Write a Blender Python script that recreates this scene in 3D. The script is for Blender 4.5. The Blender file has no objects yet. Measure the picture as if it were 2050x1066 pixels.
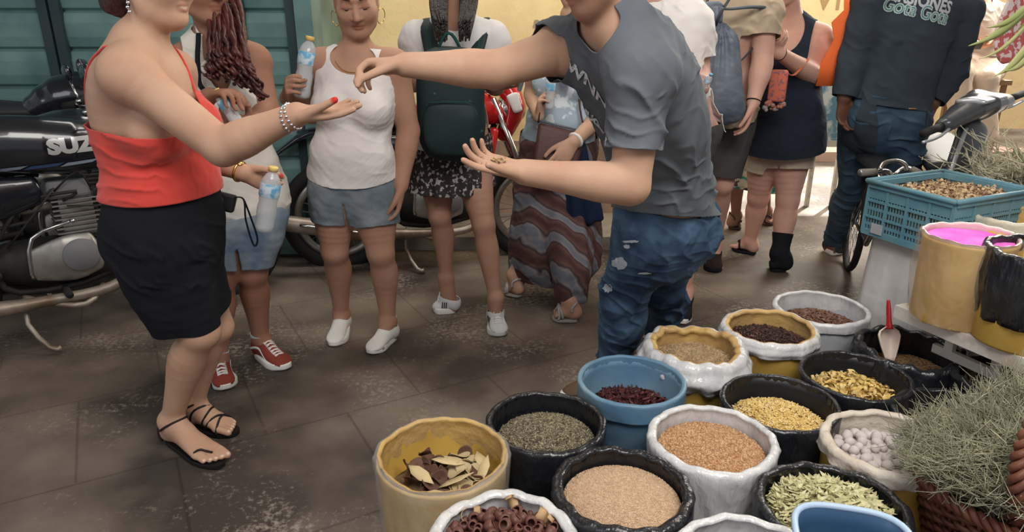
import bpy, bmesh, math, random
import numpy as np
from mathutils import Vector, Matrix
from math import radians, sin, cos, pi, sqrt

# ---------------------------------------------------------------- camera, world, lights, exposure
scene = bpy.context.scene
FPX, PITCH, CAMH = 1427.0, radians(19.8), 1.5
cam_data = bpy.data.cameras.new('camera'); cam = bpy.data.objects.new('camera', cam_data)
scene.collection.objects.link(cam); scene.camera = cam
cam.location = (0, 0, CAMH); cam.rotation_euler = (pi/2 - PITCH, 0, 0)
cam_data.sensor_width = 36; cam_data.lens = FPX/2050*36; cam_data.clip_start = .05; cam_data.clip_end = 200

scene.view_settings.view_transform = 'Standard'; scene.view_settings.look = 'None'
scene.view_settings.gamma = 1; scene.view_settings.use_curve_mapping = False
scene.view_settings.exposure = 0.15

world = bpy.data.worlds.new('sky'); scene.world = world; world.use_nodes = True
wn = world.node_tree.nodes; wl = world.node_tree.links
bg = wn['Background']; bg.inputs[0].default_value = (.93, .95, 1.0, 1); bg.inputs[1].default_value = .34

def lamp(name, kind, loc, target, energy, color=(1, 1, 1), size=1, size_y=None, angle=None):
    l = bpy.data.lights.new(name, kind); l.energy = energy; l.color = color
    if kind == 'AREA':
        l.shape = 'RECTANGLE'; l.size = size; l.size_y = size_y or size
    if angle is not None: l.angle = angle
    o = bpy.data.objects.new(name, l); scene.collection.objects.link(o); o.location = loc
    o.rotation_euler = (Vector(target)-Vector(loc)).to_track_quat('-Z', 'Y').to_euler()
    return o
lamp('sun', 'SUN', (4, 8, 9), (4-.40*9, 8-.50*9, 9-.77*9), 13.0, (1, .95, .86), angle=.02)
lamp('back_wall_fill', 'AREA', (-.2, 3.95, 3.6), (.1, 5.1, 1.3), 60, (1, .96, .9), 3.4, .7)  # added area lamp under the closed canopy, brightens the yellow wall
lamp('overhead_tub_fill', 'AREA', (.75, .25, 3.3), (.45, 1.6, .2), 100, (1, .965, .92), 2.2, 1.4)  # unseen overhead fill for the tubs, hung below the opaque canopy
lamp('back_right_fill', 'AREA', (4.2, 6.6, 3.0), (.6, 2.6, .6), 290, (1, .94, .85), 3.0, 2.0)  # unseen area lamp standing in for daylight from the back right
lamp('far_wall_fill', 'AREA', (4.6, 8.6, 5.2), (4.4, 9.0, 0), 520, (1, .97, .92), 5.0, 1.6)  # extra lamp above the street, put in to brighten the far wall
lamp('near_left_fill', 'AREA', (-3.2, -.4, 2.6), (-.8, 2.6, 1.0), 26, (.96, .97, 1), 1.8, 1.8)  # added soft fill from the near left, no doorway is built

# ---------------------------------------------------------------- geometry of the view (metres)
def ray(x, y):
    u, v = (x-1025)/FPX, (y-533)/FPX
    return np.array([u, cos(PITCH)-v*sin(PITCH), -(sin(PITCH)+v*cos(PITCH))])
def at(x, y, Y):                       # the point that is seen at x, y and lies Y metres in front
    d = ray(x, y); return np.array([0, 0, CAMH])+d*(Y/d[1])
def fl(x, y, h=0.):                    # the point that is seen at x, y and lies at height h
    d = ray(x, y); return np.array([0, 0, CAMH])+d*((h-CAMH)/d[2])
def nrm(v): v = np.asarray(v, float); return v/(np.linalg.norm(v)+1e-12)
A_ = np.array

# ---------------------------------------------------------------- materials
def _n(nt, t, **kw):
    n = nt.nodes.new(t)
    for k, v in kw.items(): setattr(n, k, v)
    return n
def mat(name, col, rough=.7, col2=None, nscale=8., namt=.5, bump=0., bscale=60., metal=0., spec=.4, sss=0.,
        trans=0., alpha=1., sheen=0., tint=False, wave=0., wscale=20., coat=0., stretch=(1, 1, 1), detail=4., ior=1.45,
        emit=None, estr=0., contrast=(.35, .65), speck=None, sscale=80, sthr=.6):
    m = bpy.data.materials.new(name); m.use_nodes = True; nt = m.node_tree; L = nt.links
    b = nt.nodes['Principled BSDF']
    b.inputs['Roughness'].default_value = rough; b.inputs['Metallic'].default_value = metal
    b.inputs['Specular IOR Level'].default_value = spec; b.inputs['IOR'].default_value = ior
    b.inputs['Transmission Weight'].default_value = trans; b.inputs['Alpha'].default_value = alpha
    b.inputs['Sheen Weight'].default_value = sheen; b.inputs['Coat Weight'].default_value = coat
    if sss:
        b.inputs['Subsurface Weight'].default_value = sss; b.inputs['Subsurface Radius'].default_value = (1, .3, .15)
        b.inputs['Subsurface Scale'].default_value = .012
    if emit: b.inputs['Emission Color'].default_value = (*emit, 1); b.inputs['Emission Strength'].default_value = estr
    tc = _n(nt, 'ShaderNodeTexCoord'); mp = _n(nt, 'ShaderNodeMapping'); mp.inputs['Scale'].default_value = stretch
    L.new(tc.outputs['Object'], mp.inputs[0]); co = mp.outputs[0]
    col = tuple(col)+(1,)
    out = None
    if col2 is not None:
        nz = _n(nt, 'ShaderNodeTexNoise'); nz.inputs['Scale'].default_value = nscale; nz.inputs['Detail'].default_value = detail
        L.new(co, nz.inputs['Vector'])
        mr = _n(nt, 'ShaderNodeMapRange'); mr.inputs['From Min'].default_value = contrast[0]; mr.inputs['From Max'].default_value = contrast[1]
        mr.inputs['To Max'].default_value = namt*2
        L.new(nz.outputs['Fac'], mr.inputs['Value'])
        mx = _n(nt, 'ShaderNodeMix', data_type='RGBA'); mx.inputs['A'].default_value = col; mx.inputs['B'].default_value = tuple(col2)+(1,)
        L.new(mr.outputs[0], mx.inputs['Factor']); out = mx.outputs['Result']
    if speck is not None:
        vz = _n(nt, 'ShaderNodeTexNoise'); vz.inputs['Scale'].default_value = sscale; vz.inputs['Detail'].default_value = 2
        L.new(co, vz.inputs['Vector'])
        mr = _n(nt, 'ShaderNodeMapRange'); mr.inputs['From Min'].default_value = sthr; mr.inputs['From Max'].default_value = sthr+.04
        L.new(vz.outputs['Fac'], mr.inputs['Value'])
        mx = _n(nt, 'ShaderNodeMix', data_type='RGBA'); mx.inputs['B'].default_value = tuple(speck)+(1,)
        if out is None: mx.inputs['A'].default_value = col
        else: L.new(out, mx.inputs['A'])
        L.new(mr.outputs[0], mx.inputs['Factor']); out = mx.outputs['Result']
    if tint:
        at_ = _n(nt, 'ShaderNodeAttribute', attribute_name='tint')
        mx = _n(nt, 'ShaderNodeMix', data_type='RGBA', blend_type='MULTIPLY'); mx.inputs['Factor'].default_value = 1
        if out is None: mx.inputs['A'].default_value = col
        else: L.new(out, mx.inputs['A'])
        L.new(at_.outputs['Color'], mx.inputs['B']); out = mx.outputs['Result']
    if out is None: b.inputs['Base Color'].default_value = col
    else: L.new(out, b.inputs['Base Color'])
    if bump or wave:
        prev = None
        if bump:
            nz = _n(nt, 'ShaderNodeTexNoise'); nz.inputs['Scale'].default_value = bscale; nz.inputs['Detail'].default_value = 3
            L.new(co, nz.inputs['Vector'])
            bp = _n(nt, 'ShaderNodeBump'); bp.inputs['Strength'].default_value = bump; bp.inputs['Distance'].default_value = .3/bscale
            L.new(nz.outputs['Fac'], bp.inputs['Height']); prev = bp.outputs[0]
        if wave:
            wv = _n(nt, 'ShaderNodeTexWave'); wv.inputs['Scale'].default_value = wscale; wv.inputs['Distortion'].default_value = 3
            L.new(co, wv.inputs['Vector'])
            bp = _n(nt, 'ShaderNodeBump'); bp.inputs['Strength'].default_value = wave; bp.inputs['Distance'].default_value = .1/wscale
            L.new(wv.outputs['Fac'], bp.inputs['Height'])
            if prev: L.new(prev, bp.inputs['Normal'])
            prev = bp.outputs[0]
        L.new(prev, b.inputs['Normal'])
    return m
def cloth(name, col, k=.75, **kw):
    kw.setdefault('bump', .35); kw.setdefault('bscale', 420.); kw.setdefault('nscale', 14.)
    kw.setdefault('rough', .9); kw.setdefault('spec', .15)
    return mat(name, col, col2=tuple(c*k for c in col), namt=.4, **kw)
def skin(name, col, **kw):
    return mat(name, col, rough=.6, col2=(col[0]*.88, col[1]*.80, col[2]*.78), nscale=9, namt=.4, bump=.2, bscale=200., spec=.28, sss=.25, tint=True, **kw)

# ---------------------------------------------------------------- objects
def wloc(o):
    p = Vector((0, 0, 0))
    while o is not None: p = p+o.location; o = o.parent
    return np.array(p)
def thing(name, label, cat, loc=(0, 0, 0), group=None):
    o = bpy.data.objects.new(name, None); scene.collection.objects.link(o); o.location = tuple(float(c) for c in loc)
    o.empty_display_size = .1
    return tag(o, label, cat, group)
def tag(o, label=None, cat=None, group=None, kind=None):
    if label: o['label'] = label
    if cat: o['category'] = cat
    if group: o['group'] = group
    if kind: o['kind'] = kind
    return o
def mesh_of(name, V, Fc, smooth=True):
    me = bpy.data.meshes.new(name); V = np.asarray(V, np.float32)
    if isinstance(Fc, np.ndarray):
        n, k = Fc.shape
        me.vertices.add(len(V)); me.vertices.foreach_set('co', V.ravel())
        me.loops.add(n*k); me.loops.foreach_set('vertex_index', Fc.astype(np.int32).ravel())
        me.polygons.add(n); me.polygons.foreach_set('loop_start', np.arange(0, n*k, k, dtype=np.int32))
        me.update(calc_edges=True)
    else: me.from_pydata([tuple(map(float, v)) for v in V], [], [list(map(int, f)) for f in Fc]); me.update()
    if smooth: me.polygons.foreach_set('use_smooth', np.ones(len(me.polygons), bool))
    return me
def obj(name, V, Fc, m, parent=None, smooth=True, origin=None, label=None, tints=None):
    V = np.asarray(V, float)
    if parent is not None: base = wloc(parent)
    elif origin is not None: base = np.asarray(origin, float)
    else: base = V.mean(0); base[2] = V[:, 2].min()
    me = mesh_of(name, V-base, Fc, smooth)
    if m is not None: me.materials.append(m)
    if tints is not None:
        a = me.color_attributes.new('tint', 'FLOAT_COLOR', 'POINT')
        a.data.foreach_set('color', np.concatenate([tints, np.ones((len(V), 1))], 1).astype(np.float32).ravel())
    o = bpy.data.objects.new(name, me); scene.collection.objects.link(o)
    if parent is not None: o.parent = parent
    else: o.location = tuple(base)
    if label: o['label'] = label
    return o
def solid(o, t, off=-1.):
    md = o.modifiers.new('thickness', 'SOLIDIFY'); md.thickness = t; md.offset = off; return o
def bevel(o, w, seg=2):
    md = o.modifiers.new('bevel', 'BEVEL'); md.width = w; md.segments = seg; md.limit_method = 'ANGLE'; md.angle_limit = radians(35); return o

class MB:                              # collects shapes that belong to ONE mesh
    def __init__(s): s.V = []; s.F = []
    def add(s, V, Fc):
        n = len(s.V); s.V += [tuple(map(float, v)) for v in V]; s.F += [tuple(int(i)+n for i in f) for f in Fc]; return s
    def box(s, c, size, R=None, taper=1.):
        c = A_(c, float); x, y, z = [q/2 for q in size]
        P = [(-x, -y, -z), (x, -y, -z), (x, y, -z), (-x, y, -z), (-x*taper, -y*taper, z), (x*taper, -y*taper, z), (x*taper, y*taper, z), (-x*taper, y*taper, z)]
        P = [c+(R@A_(p) if R is not None else A_(p)) for p in P]
        return s.add(P, [(0, 3, 2, 1), (4, 5, 6, 7), (0, 1, 5, 4), (1, 2, 6, 5), (2, 3, 7, 6), (3, 0, 4, 7)])
    def hexa(s, P):                    # 8 corners: bottom ring then top ring
        return s.add(P, [(0, 3, 2, 1), (4, 5, 6, 7), (0, 1, 5, 4), (1, 2, 6, 5), (2, 3, 7, 6), (3, 0, 4, 7)])
    def tube(s, pts, r, n=8, closed=False, cap=True, smooth=1, flat=None):
        V, Fc = tube(pts, r, n, closed, cap, smooth, flat); return s.add(V, Fc)
    def lathe(s, prof, c, n=24, R=None, closed=False):
        V, Fc = lathe(prof, n, closed)
        V = [(R@v if R is not None else v)+A_(c, float) for v in V]; return s.add(V, Fc)
    def obj(s, name, m, parent=None, **kw): return obj(name, s.V, s.F, m, parent, **kw)
def catmull(P, n):
    P = [A_(p, float) for p in P]; Q = []
    for i in range(len(P)-1):
        p0, p1, p2, p3 = P[max(i-1, 0)], P[i], P[i+1], P[min(i+2, len(P)-1)]
        for j in range(n):
            t = j/n
            Q.append(.5*(2*p1+(p2-p0)*t+(2*p0-5*p1+4*p2-p3)*t*t+(3*p1-p0-3*p2+p3)*t**3))
    Q.append(P[-1]); return Q
def tube(pts, r, n=8, closed=False, cap=True, smooth=1, flat=None):
    pts = [A_(p, float) for p in pts]
    if smooth > 1:
        rr = r if hasattr(r, '__len__') else [r]*len(pts)
        Q = catmull([np.append(p, q) for p, q in zip(pts, rr)], smooth); pts = [q[:3] for q in Q]; r = [max(q[3], 1e-4) for q in Q]
    m = len(pts); rr = list(r) if hasattr(r, '__len__') else [r]*m
    V = []; up = None
    for i, p in enumerate(pts):
        a = pts[(i-1) % m] if (closed or i > 0) else p; b = pts[(i+1) % m] if (closed or i < m-1) else p
        t = nrm(b-a)
        if up is None: up = nrm(np.cross(t, (0, 0, 1)) if abs(t[2]) < .9 else np.cross(t, (1, 0, 0)))
        up = nrm(up-t*np.dot(up, t)); w = np.cross(t, up)
        fl_ = flat or 1.
        for k in range(n):
            a_ = 2*pi*k/n; V.append(p+rr[i]*(cos(a_)*up+sin(a_)*w*fl_))
    Fc = []
    for i in range(m if closed else m-1):
        j = (i+1) % m
        for k in range(n): Fc.append((i*n+k, i*n+(k+1) % n, j*n+(k+1) % n, j*n+k))
    if cap and not closed:
        Fc.append(tuple(range(n-1, -1, -1))); Fc.append(tuple((m-1)*n+k for k in range(n)))
    return V, Fc
def lathe(prof, n=24, closed=False):
    V = []; Fc = []; m = len(prof)
    for r, z in prof:
        for k in range(n): a = 2*pi*k/n; V.append(A_([r*cos(a), r*sin(a), z]))
    for i in range(m if closed else m-1):
        j = (i+1) % m
        for k in range(n): Fc.append((i*n+k, i*n+(k+1) % n, j*n+(k+1) % n, j*n+k))
    return V, Fc
def frame(n, s=None):                  # rotation whose z column is n
    n = nrm(n); s = A_([1, 0, 0.]) if s is None else A_(s, float)
    if abs(np.dot(n, nrm(s))) > .95: s = A_([0, 1, 0.])
    x = nrm(s-n*np.dot(s, n)); y = np.cross(n, x); return np.stack([x, y, n], 1)
def axang(v, ax, a):
    ax = nrm(ax); v = A_(v, float); return v*cos(a)+np.cross(ax, v)*sin(a)+ax*np.dot(ax, v)*(1-cos(a))
def fbm(P, seed=0, scale=1., oct=3):   # cheap smooth noise from warped sines
    rs = np.random.RandomState(seed); P = np.asarray(P)*scale; out = 0; a = 1.
    for o in range(oct):
        k1 = rs.normal(size=(3, 3))*1.3*2**o; ph = rs.uniform(0, 6.28, 3)
        w = np.sin(P@k1+ph); k2 = rs.normal(size=3)*2**o
        out = out+a*np.sin(P@k2*1.5+w.sum(-1)*1.1+rs.uniform(0, 6.28)); a *= .5
    return out/1.9

# ---------------------------------------------------------------- distance-field modelling: one continuous skin from limbs, trunk, head
class Seg:
    def __init__(s, a, b, ra, rb, side=None):
        s.a = A_(a, float); s.b = A_(b, float)
        s.ra = (ra, ra) if np.isscalar(ra) else tuple(ra); s.rb = (rb, rb) if np.isscalar(rb) else tuple(rb); s.side = side
    def box(s, pad):
        m = max(*s.ra, *s.rb)+pad; return np.minimum(s.a, s.b)-m, np.maximum(s.a, s.b)+m
    def ev(s, X, Y, Z, off):
        ab = s.b-s.a; L = np.linalg.norm(ab)+1e-9; n = ab/L
        px, py, pz = X-s.a[0], Y-s.a[1], Z-s.a[2]
        h = px*n[0]+py*n[1]+pz*n[2]; t = np.clip(h/L, 0, 1)
        qx, qy, qz = px-t*ab[0], py-t*ab[1], pz-t*ab[2]
        r1 = s.ra[0]+(s.rb[0]-s.ra[0])*t+off
        if s.side is None: return np.sqrt(qx*qx+qy*qy+qz*qz)-r1
        r2 = s.ra[1]+(s.rb[1]-s.ra[1])*t+off
        sd = A_(s.side, float); sd = nrm(sd-n*np.dot(sd, n)); w = np.cross(n, sd)
        a = qx*sd[0]+qy*sd[1]+qz*sd[2]; b = qx*w[0]+qy*w[1]+qz*w[2]; c = qx*n[0]+qy*n[1]+qz*n[2]
        rm = np.minimum(r1, r2)
        k0 = np.sqrt((a/r1)**2+(b/r2)**2+(c/rm)**2); k1 = np.sqrt((a/r1**2)**2+(b/r2**2)**2+(c/rm**2)**2)+1e-6
        return k0*(k0-1)/k1
class Ell:
    def __init__(s, c, r, R=None):
        s.c = A_(c, float); s.r = A_([r, r, r] if np.isscalar(r) else r, float); s.R = np.eye(3) if R is None else R
    def box(s, pad): m = s.r.max()+pad; return s.c-m, s.c+m
    def ev(s, X, Y, Z, off):
        px, py, pz = X-s.c[0], Y-s.c[1], Z-s.c[2]; r = s.r+off; R = s.R
        q = [px*R[0, i]+py*R[1, i]+pz*R[2, i] for i in range(3)]
        k0 = np.sqrt(sum((q[i]/r[i])**2 for i in range(3))); k1 = np.sqrt(sum((q[i]/r[i]**2)**2 for i in range(3)))+1e-6
        return k0*(k0-1)/k1
def chain(pts, rad, side=None, k=.02, sub=3, sides=None):
    rad = [(r, r) if np.isscalar(r) else r for r in rad]
    Q = [np.concatenate([A_(p, float), r, (sides[i] if sides is not None else (0, 0, 0))]) for i, (p, r) in enumerate(zip(pts, rad))]
    if sub > 1: Q = catmull(Q, sub)
    rnd = side is None and sides is None
    return ([Seg(Q[i][:3], Q[i+1][:3], Q[i][3:5], Q[i+1][3:5], None if rnd else (side if sides is None else Q[i][5:8]+Q[i+1][5:8])) for i in range(len(Q)-1)], k, 1)
def ell(c, r, R=None, k=.02, sign=1): return ([Ell(c, r, R)], k, sign)
def field_mesh(ops, vox, off=0., koff=0.):
    """ops = [(primitives, blend, sign)] -> vertices, quads"""
    lo = np.min([p.box(off+.03)[0] for g in ops for p in g[0]], 0); hi = np.max([p.box(off+.03)[1] for g in ops for p in g[0]], 0)
    n = np.ceil((hi-lo)/vox).astype(int)+1; A = np.full(n, .06, np.float32)
    ax = [(lo[i]+np.arange(n[i])*vox).astype(np.float32) for i in range(3)]
    def sl(b0, b1):
        i0 = np.clip(np.floor((b0-lo)/vox).astype(int), 0, n-1); i1 = np.clip(np.ceil((b1-lo)/vox).astype(int)+1, 1, n); return i0, i1
    for prims, k, sign in ops:
        pad = k+off+.02
        b0 = np.min([p.box(pad)[0] for p in prims], 0); b1 = np.max([p.box(pad)[1] for p in prims], 0); i0, i1 = sl(b0, b1)
        T = np.full(i1-i0, .06, np.float32)
        for p in prims:
            j0, j1 = sl(*p.box(pad)); g = np.meshgrid(*[ax[q][j0[q]:j1[q]] for q in range(3)], indexing='ij', sparse=True)
            v = p.ev(*g, off if sign > 0 else -off).astype(np.float32); s_ = tuple(slice(j0[q]-i0[q], j1[q]-i0[q]) for q in range(3))
            T[s_] = np.minimum(T[s_], v)
        s_ = tuple(slice(i0[q], i1[q]) for q in range(3)); D = A[s_]; k = k+koff
        if sign > 0: h = np.maximum(k-np.abs(D-T), 0)/k; A[s_] = np.minimum(D, T)-h*h*k*.25
        else: h = np.maximum(k-np.abs(D+T), 0)/k; A[s_] = np.maximum(D, -T)+h*h*k*.25
    return nets(A, lo, vox)
def nets(A, org, v):
    S = A < 0; nx, ny, nz = A.shape; cnt = np.zeros((nx-1, ny-1, nz-1), np.int8)
    off = [(i, j, k) for i in (0, 1) for j in (0, 1) for k in (0, 1)]
    for i, j, k in off: cnt += S[i:nx-1+i, j:ny-1+j, k:nz-1+k]
    act = (cnt > 0) & (cnt < 8); I = np.argwhere(act); idx = np.full(act.shape, -1, np.int32); idx[act] = np.arange(len(I))
    val = {o: A[I[:, 0]+o[0], I[:, 1]+o[1], I[:, 2]+o[2]] for o in off}
    P = np.zeros((len(I), 3)); C = np.zeros(len(I))
    for a in off:
        for ax in range(3):
            if a[ax] == 0:
                b = tuple(1 if q == ax else a[q] for q in range(3)); va, vb = val[a], val[b]; m = (va < 0) != (vb < 0)
                t = np.where(m, va/np.where(m, va-vb, 1), 0)
                for q in range(3): P[:, q] += np.where(m, a[q]+(t if q == ax else 0), 0)
                C += m
    V = org+(I+P/C[:, None])*v; Q = []
    for ax in range(3):
        o1, o2 = [q for q in range(3) if q != ax]
        s0 = [slice(1, -1)]*3; s0[ax] = slice(0, -1); s1 = list(s0); s1[ax] = slice(1, None)
        a, b = S[tuple(s0)], S[tuple(s1)]
        for flip, m in ((False, a & ~b), (True, ~a & b)):
            J = np.argwhere(m)
            if not len(J): continue
            J = J+A_([0 if q == ax else 1 for q in range(3)])
            def cid(d1, d2):
                K = J.copy(); K[:, o1] -= d1; K[:, o2] -= d2; return idx[K[:, 0], K[:, 1], K[:, 2]]
            q = np.stack([cid(0, 0), cid(1, 0), cid(1, 1), cid(0, 1)], 1)
            if flip != (ax == 1): q = q[:, ::-1]
            Q.append(q)
    Q = np.concatenate(Q); Q = Q[(Q >= 0).all(1)]
    return V, Q
def normals(V, Fc):
    if Fc.shape[1] == 4: n = np.cross(V[Fc[:, 2]]-V[Fc[:, 0]], V[Fc[:, 3]]-V[Fc[:, 1]])
    else: n = np.cross(V[Fc[:, 1]]-V[Fc[:, 0]], V[Fc[:, 2]]-V[Fc[:, 0]])
    N = np.zeros_like(V)
    for i in range(Fc.shape[1]): np.add.at(N, Fc[:, i], n)
    return N/(np.linalg.norm(N, axis=1)[:, None]+1e-12)
def relax(V, Fc, it=2, lam=.5):
    k = Fc.shape[1]; E = np.concatenate([Fc[:, [i, (i+1) % k]] for i in range(k)])
    for _ in range(it):
        S = np.zeros_like(V); c = np.zeros(len(V))
        np.add.at(S, E[:, 0], V[E[:, 1]]); np.add.at(S, E[:, 1], V[E[:, 0]]); np.add.at(c, E[:, 0], 1); np.add.at(c, E[:, 1], 1)
        V = V+lam*(S/np.maximum(c, 1)[:, None]-V)
    return V
def clip(V, Fc, f):
    """keep the part of the surface where f > 0, cut exactly along f = 0 -> vertices, triangles"""
    if Fc.shape[1] == 4: Fc = np.concatenate([Fc[:, [0, 1, 2]], Fc[:, [0, 2, 3]]])
    ins = f > 0; c = ins[Fc].sum(1); keep = Fc[c == 3]; newV = []; base = len(V); E = {}
    def cut(i, j):
        key = (i, j) if i < j else (j, i)
        if key not in E:
            t = f[i]/(f[i]-f[j]); E[key] = base+len(newV); newV.append(V[i]+t*(V[j]-V[i]))
        return E[key]
    out = []
    for tri in Fc[(c == 1) | (c == 2)].tolist():
        s = [ins[i] for i in tri]
        for r in range(3):
            a, b, d = tri[r], tri[(r+1) % 3], tri[(r+2) % 3]
            if sum(s) == 1 and ins[a]: out.append((a, cut(a, b), cut(d, a))); break
            if sum(s) == 2 and not ins[a]: p, q = cut(a, b), cut(d, a); out += [(p, b, d), (p, d, q)]; break
    T = np.concatenate([keep, A_(out, int).reshape(-1, 3)]) if out else keep
    VV = np.concatenate([V, A_(newV).reshape(-1, 3)]) if newV else V
    used = np.unique(T); mp = np.full(len(VV), -1); mp[used] = np.arange(len(used))
    return VV[used], mp[T]
# ---------------------------------------------------------------- the place: floor, walls, shutters, added sun-blocking canopy
def floor_material():
    m = mat('worn_concrete', (.235, .188, .148), rough=.6, col2=(.055, .043, .035), nscale=1.3, namt=.55, bump=.35, bscale=30, spec=.35, detail=9, contrast=(.36, .60))
    nt = m.node_tree; L = nt.links; b = nt.nodes['Principled BSDF']; tc = [n for n in nt.nodes if n.type == 'TEX_COORD'][0]
    src = b.inputs['Base Color'].links[0].from_socket
    # pale crumbs and scuffs
    n1 = _n(nt, 'ShaderNodeTexNoise'); n1.inputs['Scale'].default_value = 46; n1.inputs['Detail'].default_value = 5; n1.inputs['Roughness'].default_value = .7
    n2 = _n(nt, 'ShaderNodeTexNoise'); n2.inputs['Scale'].default_value = 2.1; n2.inputs['Detail'].default_value = 3
    L.new(tc.outputs['Object'], n1.inputs['Vector']); L.new(tc.outputs['Object'], n2.inputs['Vector'])
    ad = _n(nt, 'ShaderNodeMath', operation='MULTIPLY'); L.new(n1.outputs['Fac'], ad.inputs[0]); L.new(n2.outputs['Fac'], ad.inputs[1])
    mr = _n(nt, 'ShaderNodeMapRange'); mr.inputs['From Min'].default_value = .29; mr.inputs['From Max'].default_value = .40; mr.inputs['To Max'].default_value = .55
    L.new(ad.outputs[0], mr.inputs['Value'])
    mx = _n(nt, 'ShaderNodeMix', data_type='RGBA'); mx.inputs['B'].default_value = (.46, .40, .32, 1); L.new(mr.outputs[0], mx.inputs['Factor']); L.new(src, mx.inputs['A'])
    # slab joints
    mp = _n(nt, 'ShaderNodeMapping'); mp.inputs['Rotation'].default_value = (0, 0, radians(-29)); mp.inputs['Location'].default_value = (0, .02, 0); L.new(tc.outputs['Object'], mp.inputs[0])
    br = _n(nt, 'ShaderNodeTexBrick'); br.inputs['Scale'].default_value = 1; br.inputs['Mortar Size'].default_value = .006; br.inputs['Brick Width'].default_value = .62; br.inputs['Row Height'].default_value = .62
    br.inputs['Color1'].default_value = (1, 1, 1, 1); br.inputs['Color2'].default_value = (.95, .95, .95, 1); br.inputs['Mortar'].default_value = (.70, .68, .66, 1); br.inputs['Mortar Smooth'].default_value = .4
    L.new(mp.outputs[0], br.inputs['Vector'])
    mm = _n(nt, 'ShaderNodeMix', data_type='RGBA', blend_type='MULTIPLY'); mm.inputs['Factor'].default_value = 1
    L.new(mx.outputs['Result'], mm.inputs['A']); L.new(br.outputs['Color'], mm.inputs['B']); L.new(mm.outputs['Result'], b.inputs['Base Color'])
    return m
def quad(name, P, m, **kw): return obj(name, P, [(0, 1, 2, 3)], m, smooth=False, **kw)
def slab(name, P, t, m, **kw):
    """thick plate: P four corners, t thickness vector"""
    mb = MB().hexa([A_(p, float) for p in P]+[A_(p, float)+A_(t, float) for p in P]); return mb.obj(name, m, smooth=False, **kw)
n = 1
o = slab('floor', [(-6, -2, -.1), (9, -2, -.1), (9, 14, -.1), (-6, 14, -.1)], (0, 0, .1), floor_material(), origin=(0, 0, 0)); tag(o, kind='structure')
M_teal = mat('teal_paint', (.19, .34, .32), rough=.42, col2=(.075, .15, .15), nscale=2.5, namt=.5, bump=.1, bscale=30, contrast=(.3, .7))
M_frame = mat('dark_teal_frame', (.016, .04, .045), rough=.5, col2=(.03, .05, .055), nscale=6)
M_yellow = mat('yellow_plaster', (.94, .74, .38), rough=.85, col2=(.78, .58, .28), nscale=2.6, namt=.5, bump=.25, bscale=25, contrast=(.4, .7), detail=8, speck=(.36, .30, .20), sscale=9, sthr=.70)
M_pink = mat('pinkish_plinth', (.66, .47, .34), rough=.8, col2=(.40, .27, .20), nscale=5, bump=.2, bscale=25)
# wall with the shutters
WY = 4.35
o = slab('wall_left', [(-6, WY+.12, 0), (-1.13, WY+.12, 0), (-1.13, WY+.9, 0), (-6, WY+.9, 0)], (0, 0, 3.6), M_teal, origin=(0, WY, 0)); tag(o, kind='structure')
def shutter(x0, x1, label, lean=0):
    z = .02; prof = []
    while z < 3.0:                         # one roll-down curtain pressed from horizontal slats
        prof += [(0, z), (-.022, z+.012), (-.03, z+.06), (-.03, z+.135), (-.022, z+.183), (0, z+.195), (.006, z+.2), (.006, z+.207)]; z += .212
    V = []; Fc = []
    for d, zz in prof: V += [(x0, WY+d, zz), (x1, WY+d, zz)]
    for i in range(len(prof)-1): Fc.append((2*i, 2*i+1, 2*i+3, 2*i+2))
    t = thing('roller_shutter', label, 'shutter', ((x0+x1)/2, WY, 0))
    s = obj('shutter_curtain', V, Fc, M_teal, t, smooth=False); solid(s, .01, 1)
    for x in (x0, x1):
        MB().box((x, WY-.02, 1.5), (.055, .09, 3.0)).obj('guide_rail', M_frame, t, smooth=False)
    return t
xa = at(118, 60, WY)[0]; xb = at(476, 60, WY)[0]; xc = at(590, 60, WY)[0]
shutter(-4.6, xa-.035, 'teal roll-down metal shutter at the far left behind the parked black motorcycle')
shutter(xa+.035, xb-.04, 'teal roll-down metal shutter behind the woman in the red top')
shutter(xb+.04, xc, 'narrow teal slatted shutter panel next to the yellow wall')
MB().box(((xc-1.13)/2+.02, WY+.0, 1.75), (-1.13-xc-.03, .2, 3.5)).obj('trim_1', M_teal, smooth=False)['kind'] = 'structure'
# wall with the yellow plaster
YW = 5.1
o = slab('wall_back', [(-1.13, YW, 0), (1.50, YW, 0), (1.50, YW+.3, 0), (-1.13, YW+.3, 0)], (0, 0, 3.6), M_yellow, origin=(0, YW, 0)); tag(o, kind='structure')
o = slab('trim_2', [(-1.12, YW-.03, 0), (1.50, YW-.03, 0), (1.50, YW-.001, 0), (-1.12, YW-.001, 0)], (0, 0, .62), M_pink); tag(o, kind='structure')
# low kerb step in front of the yellow wall
o = slab('trim_3', [(-1.1, YW-.62, 0), (1.0, YW-.62, 0), (1.0, YW-.031, 0), (-1.1, YW-.031, 0)], (0, 0, .09), mat('kerb', (.36, .31, .25), rough=.8, col2=(.22, .19, .16), nscale=6, bump=.3)); tag(o, kind='structure')
# far sunlit facade across the street
M_far = mat('pale_yellow_plaster', (.86, .66, .34), rough=.85, col2=(.78, .58, .32), nscale=1.4, bump=.15, bscale=12, contrast=(.4, .7))
o = slab('wall_far', [(.6, 9.6, 0), (9, 9.6, 0), (9, 9.9, 0), (.6, 9.9, 0)], (0, 0, 3.8), M_far, origin=(3, 9.6, 0)); tag(o, kind='structure')
# unseen canopy, added to block the sun everywhere but the street behind
o = slab('sun_block_canopy', [(-6, -2, 3.75), (9, -2, 3.75), (9, 7.75, 3.75), (-6, 7.75, 3.75)], (0, 0, .06), mat('sun_block_sheet', (.5, .47, .42), rough=.8, col2=(.4, .38, .34))); tag(o, kind='structure')

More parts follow.
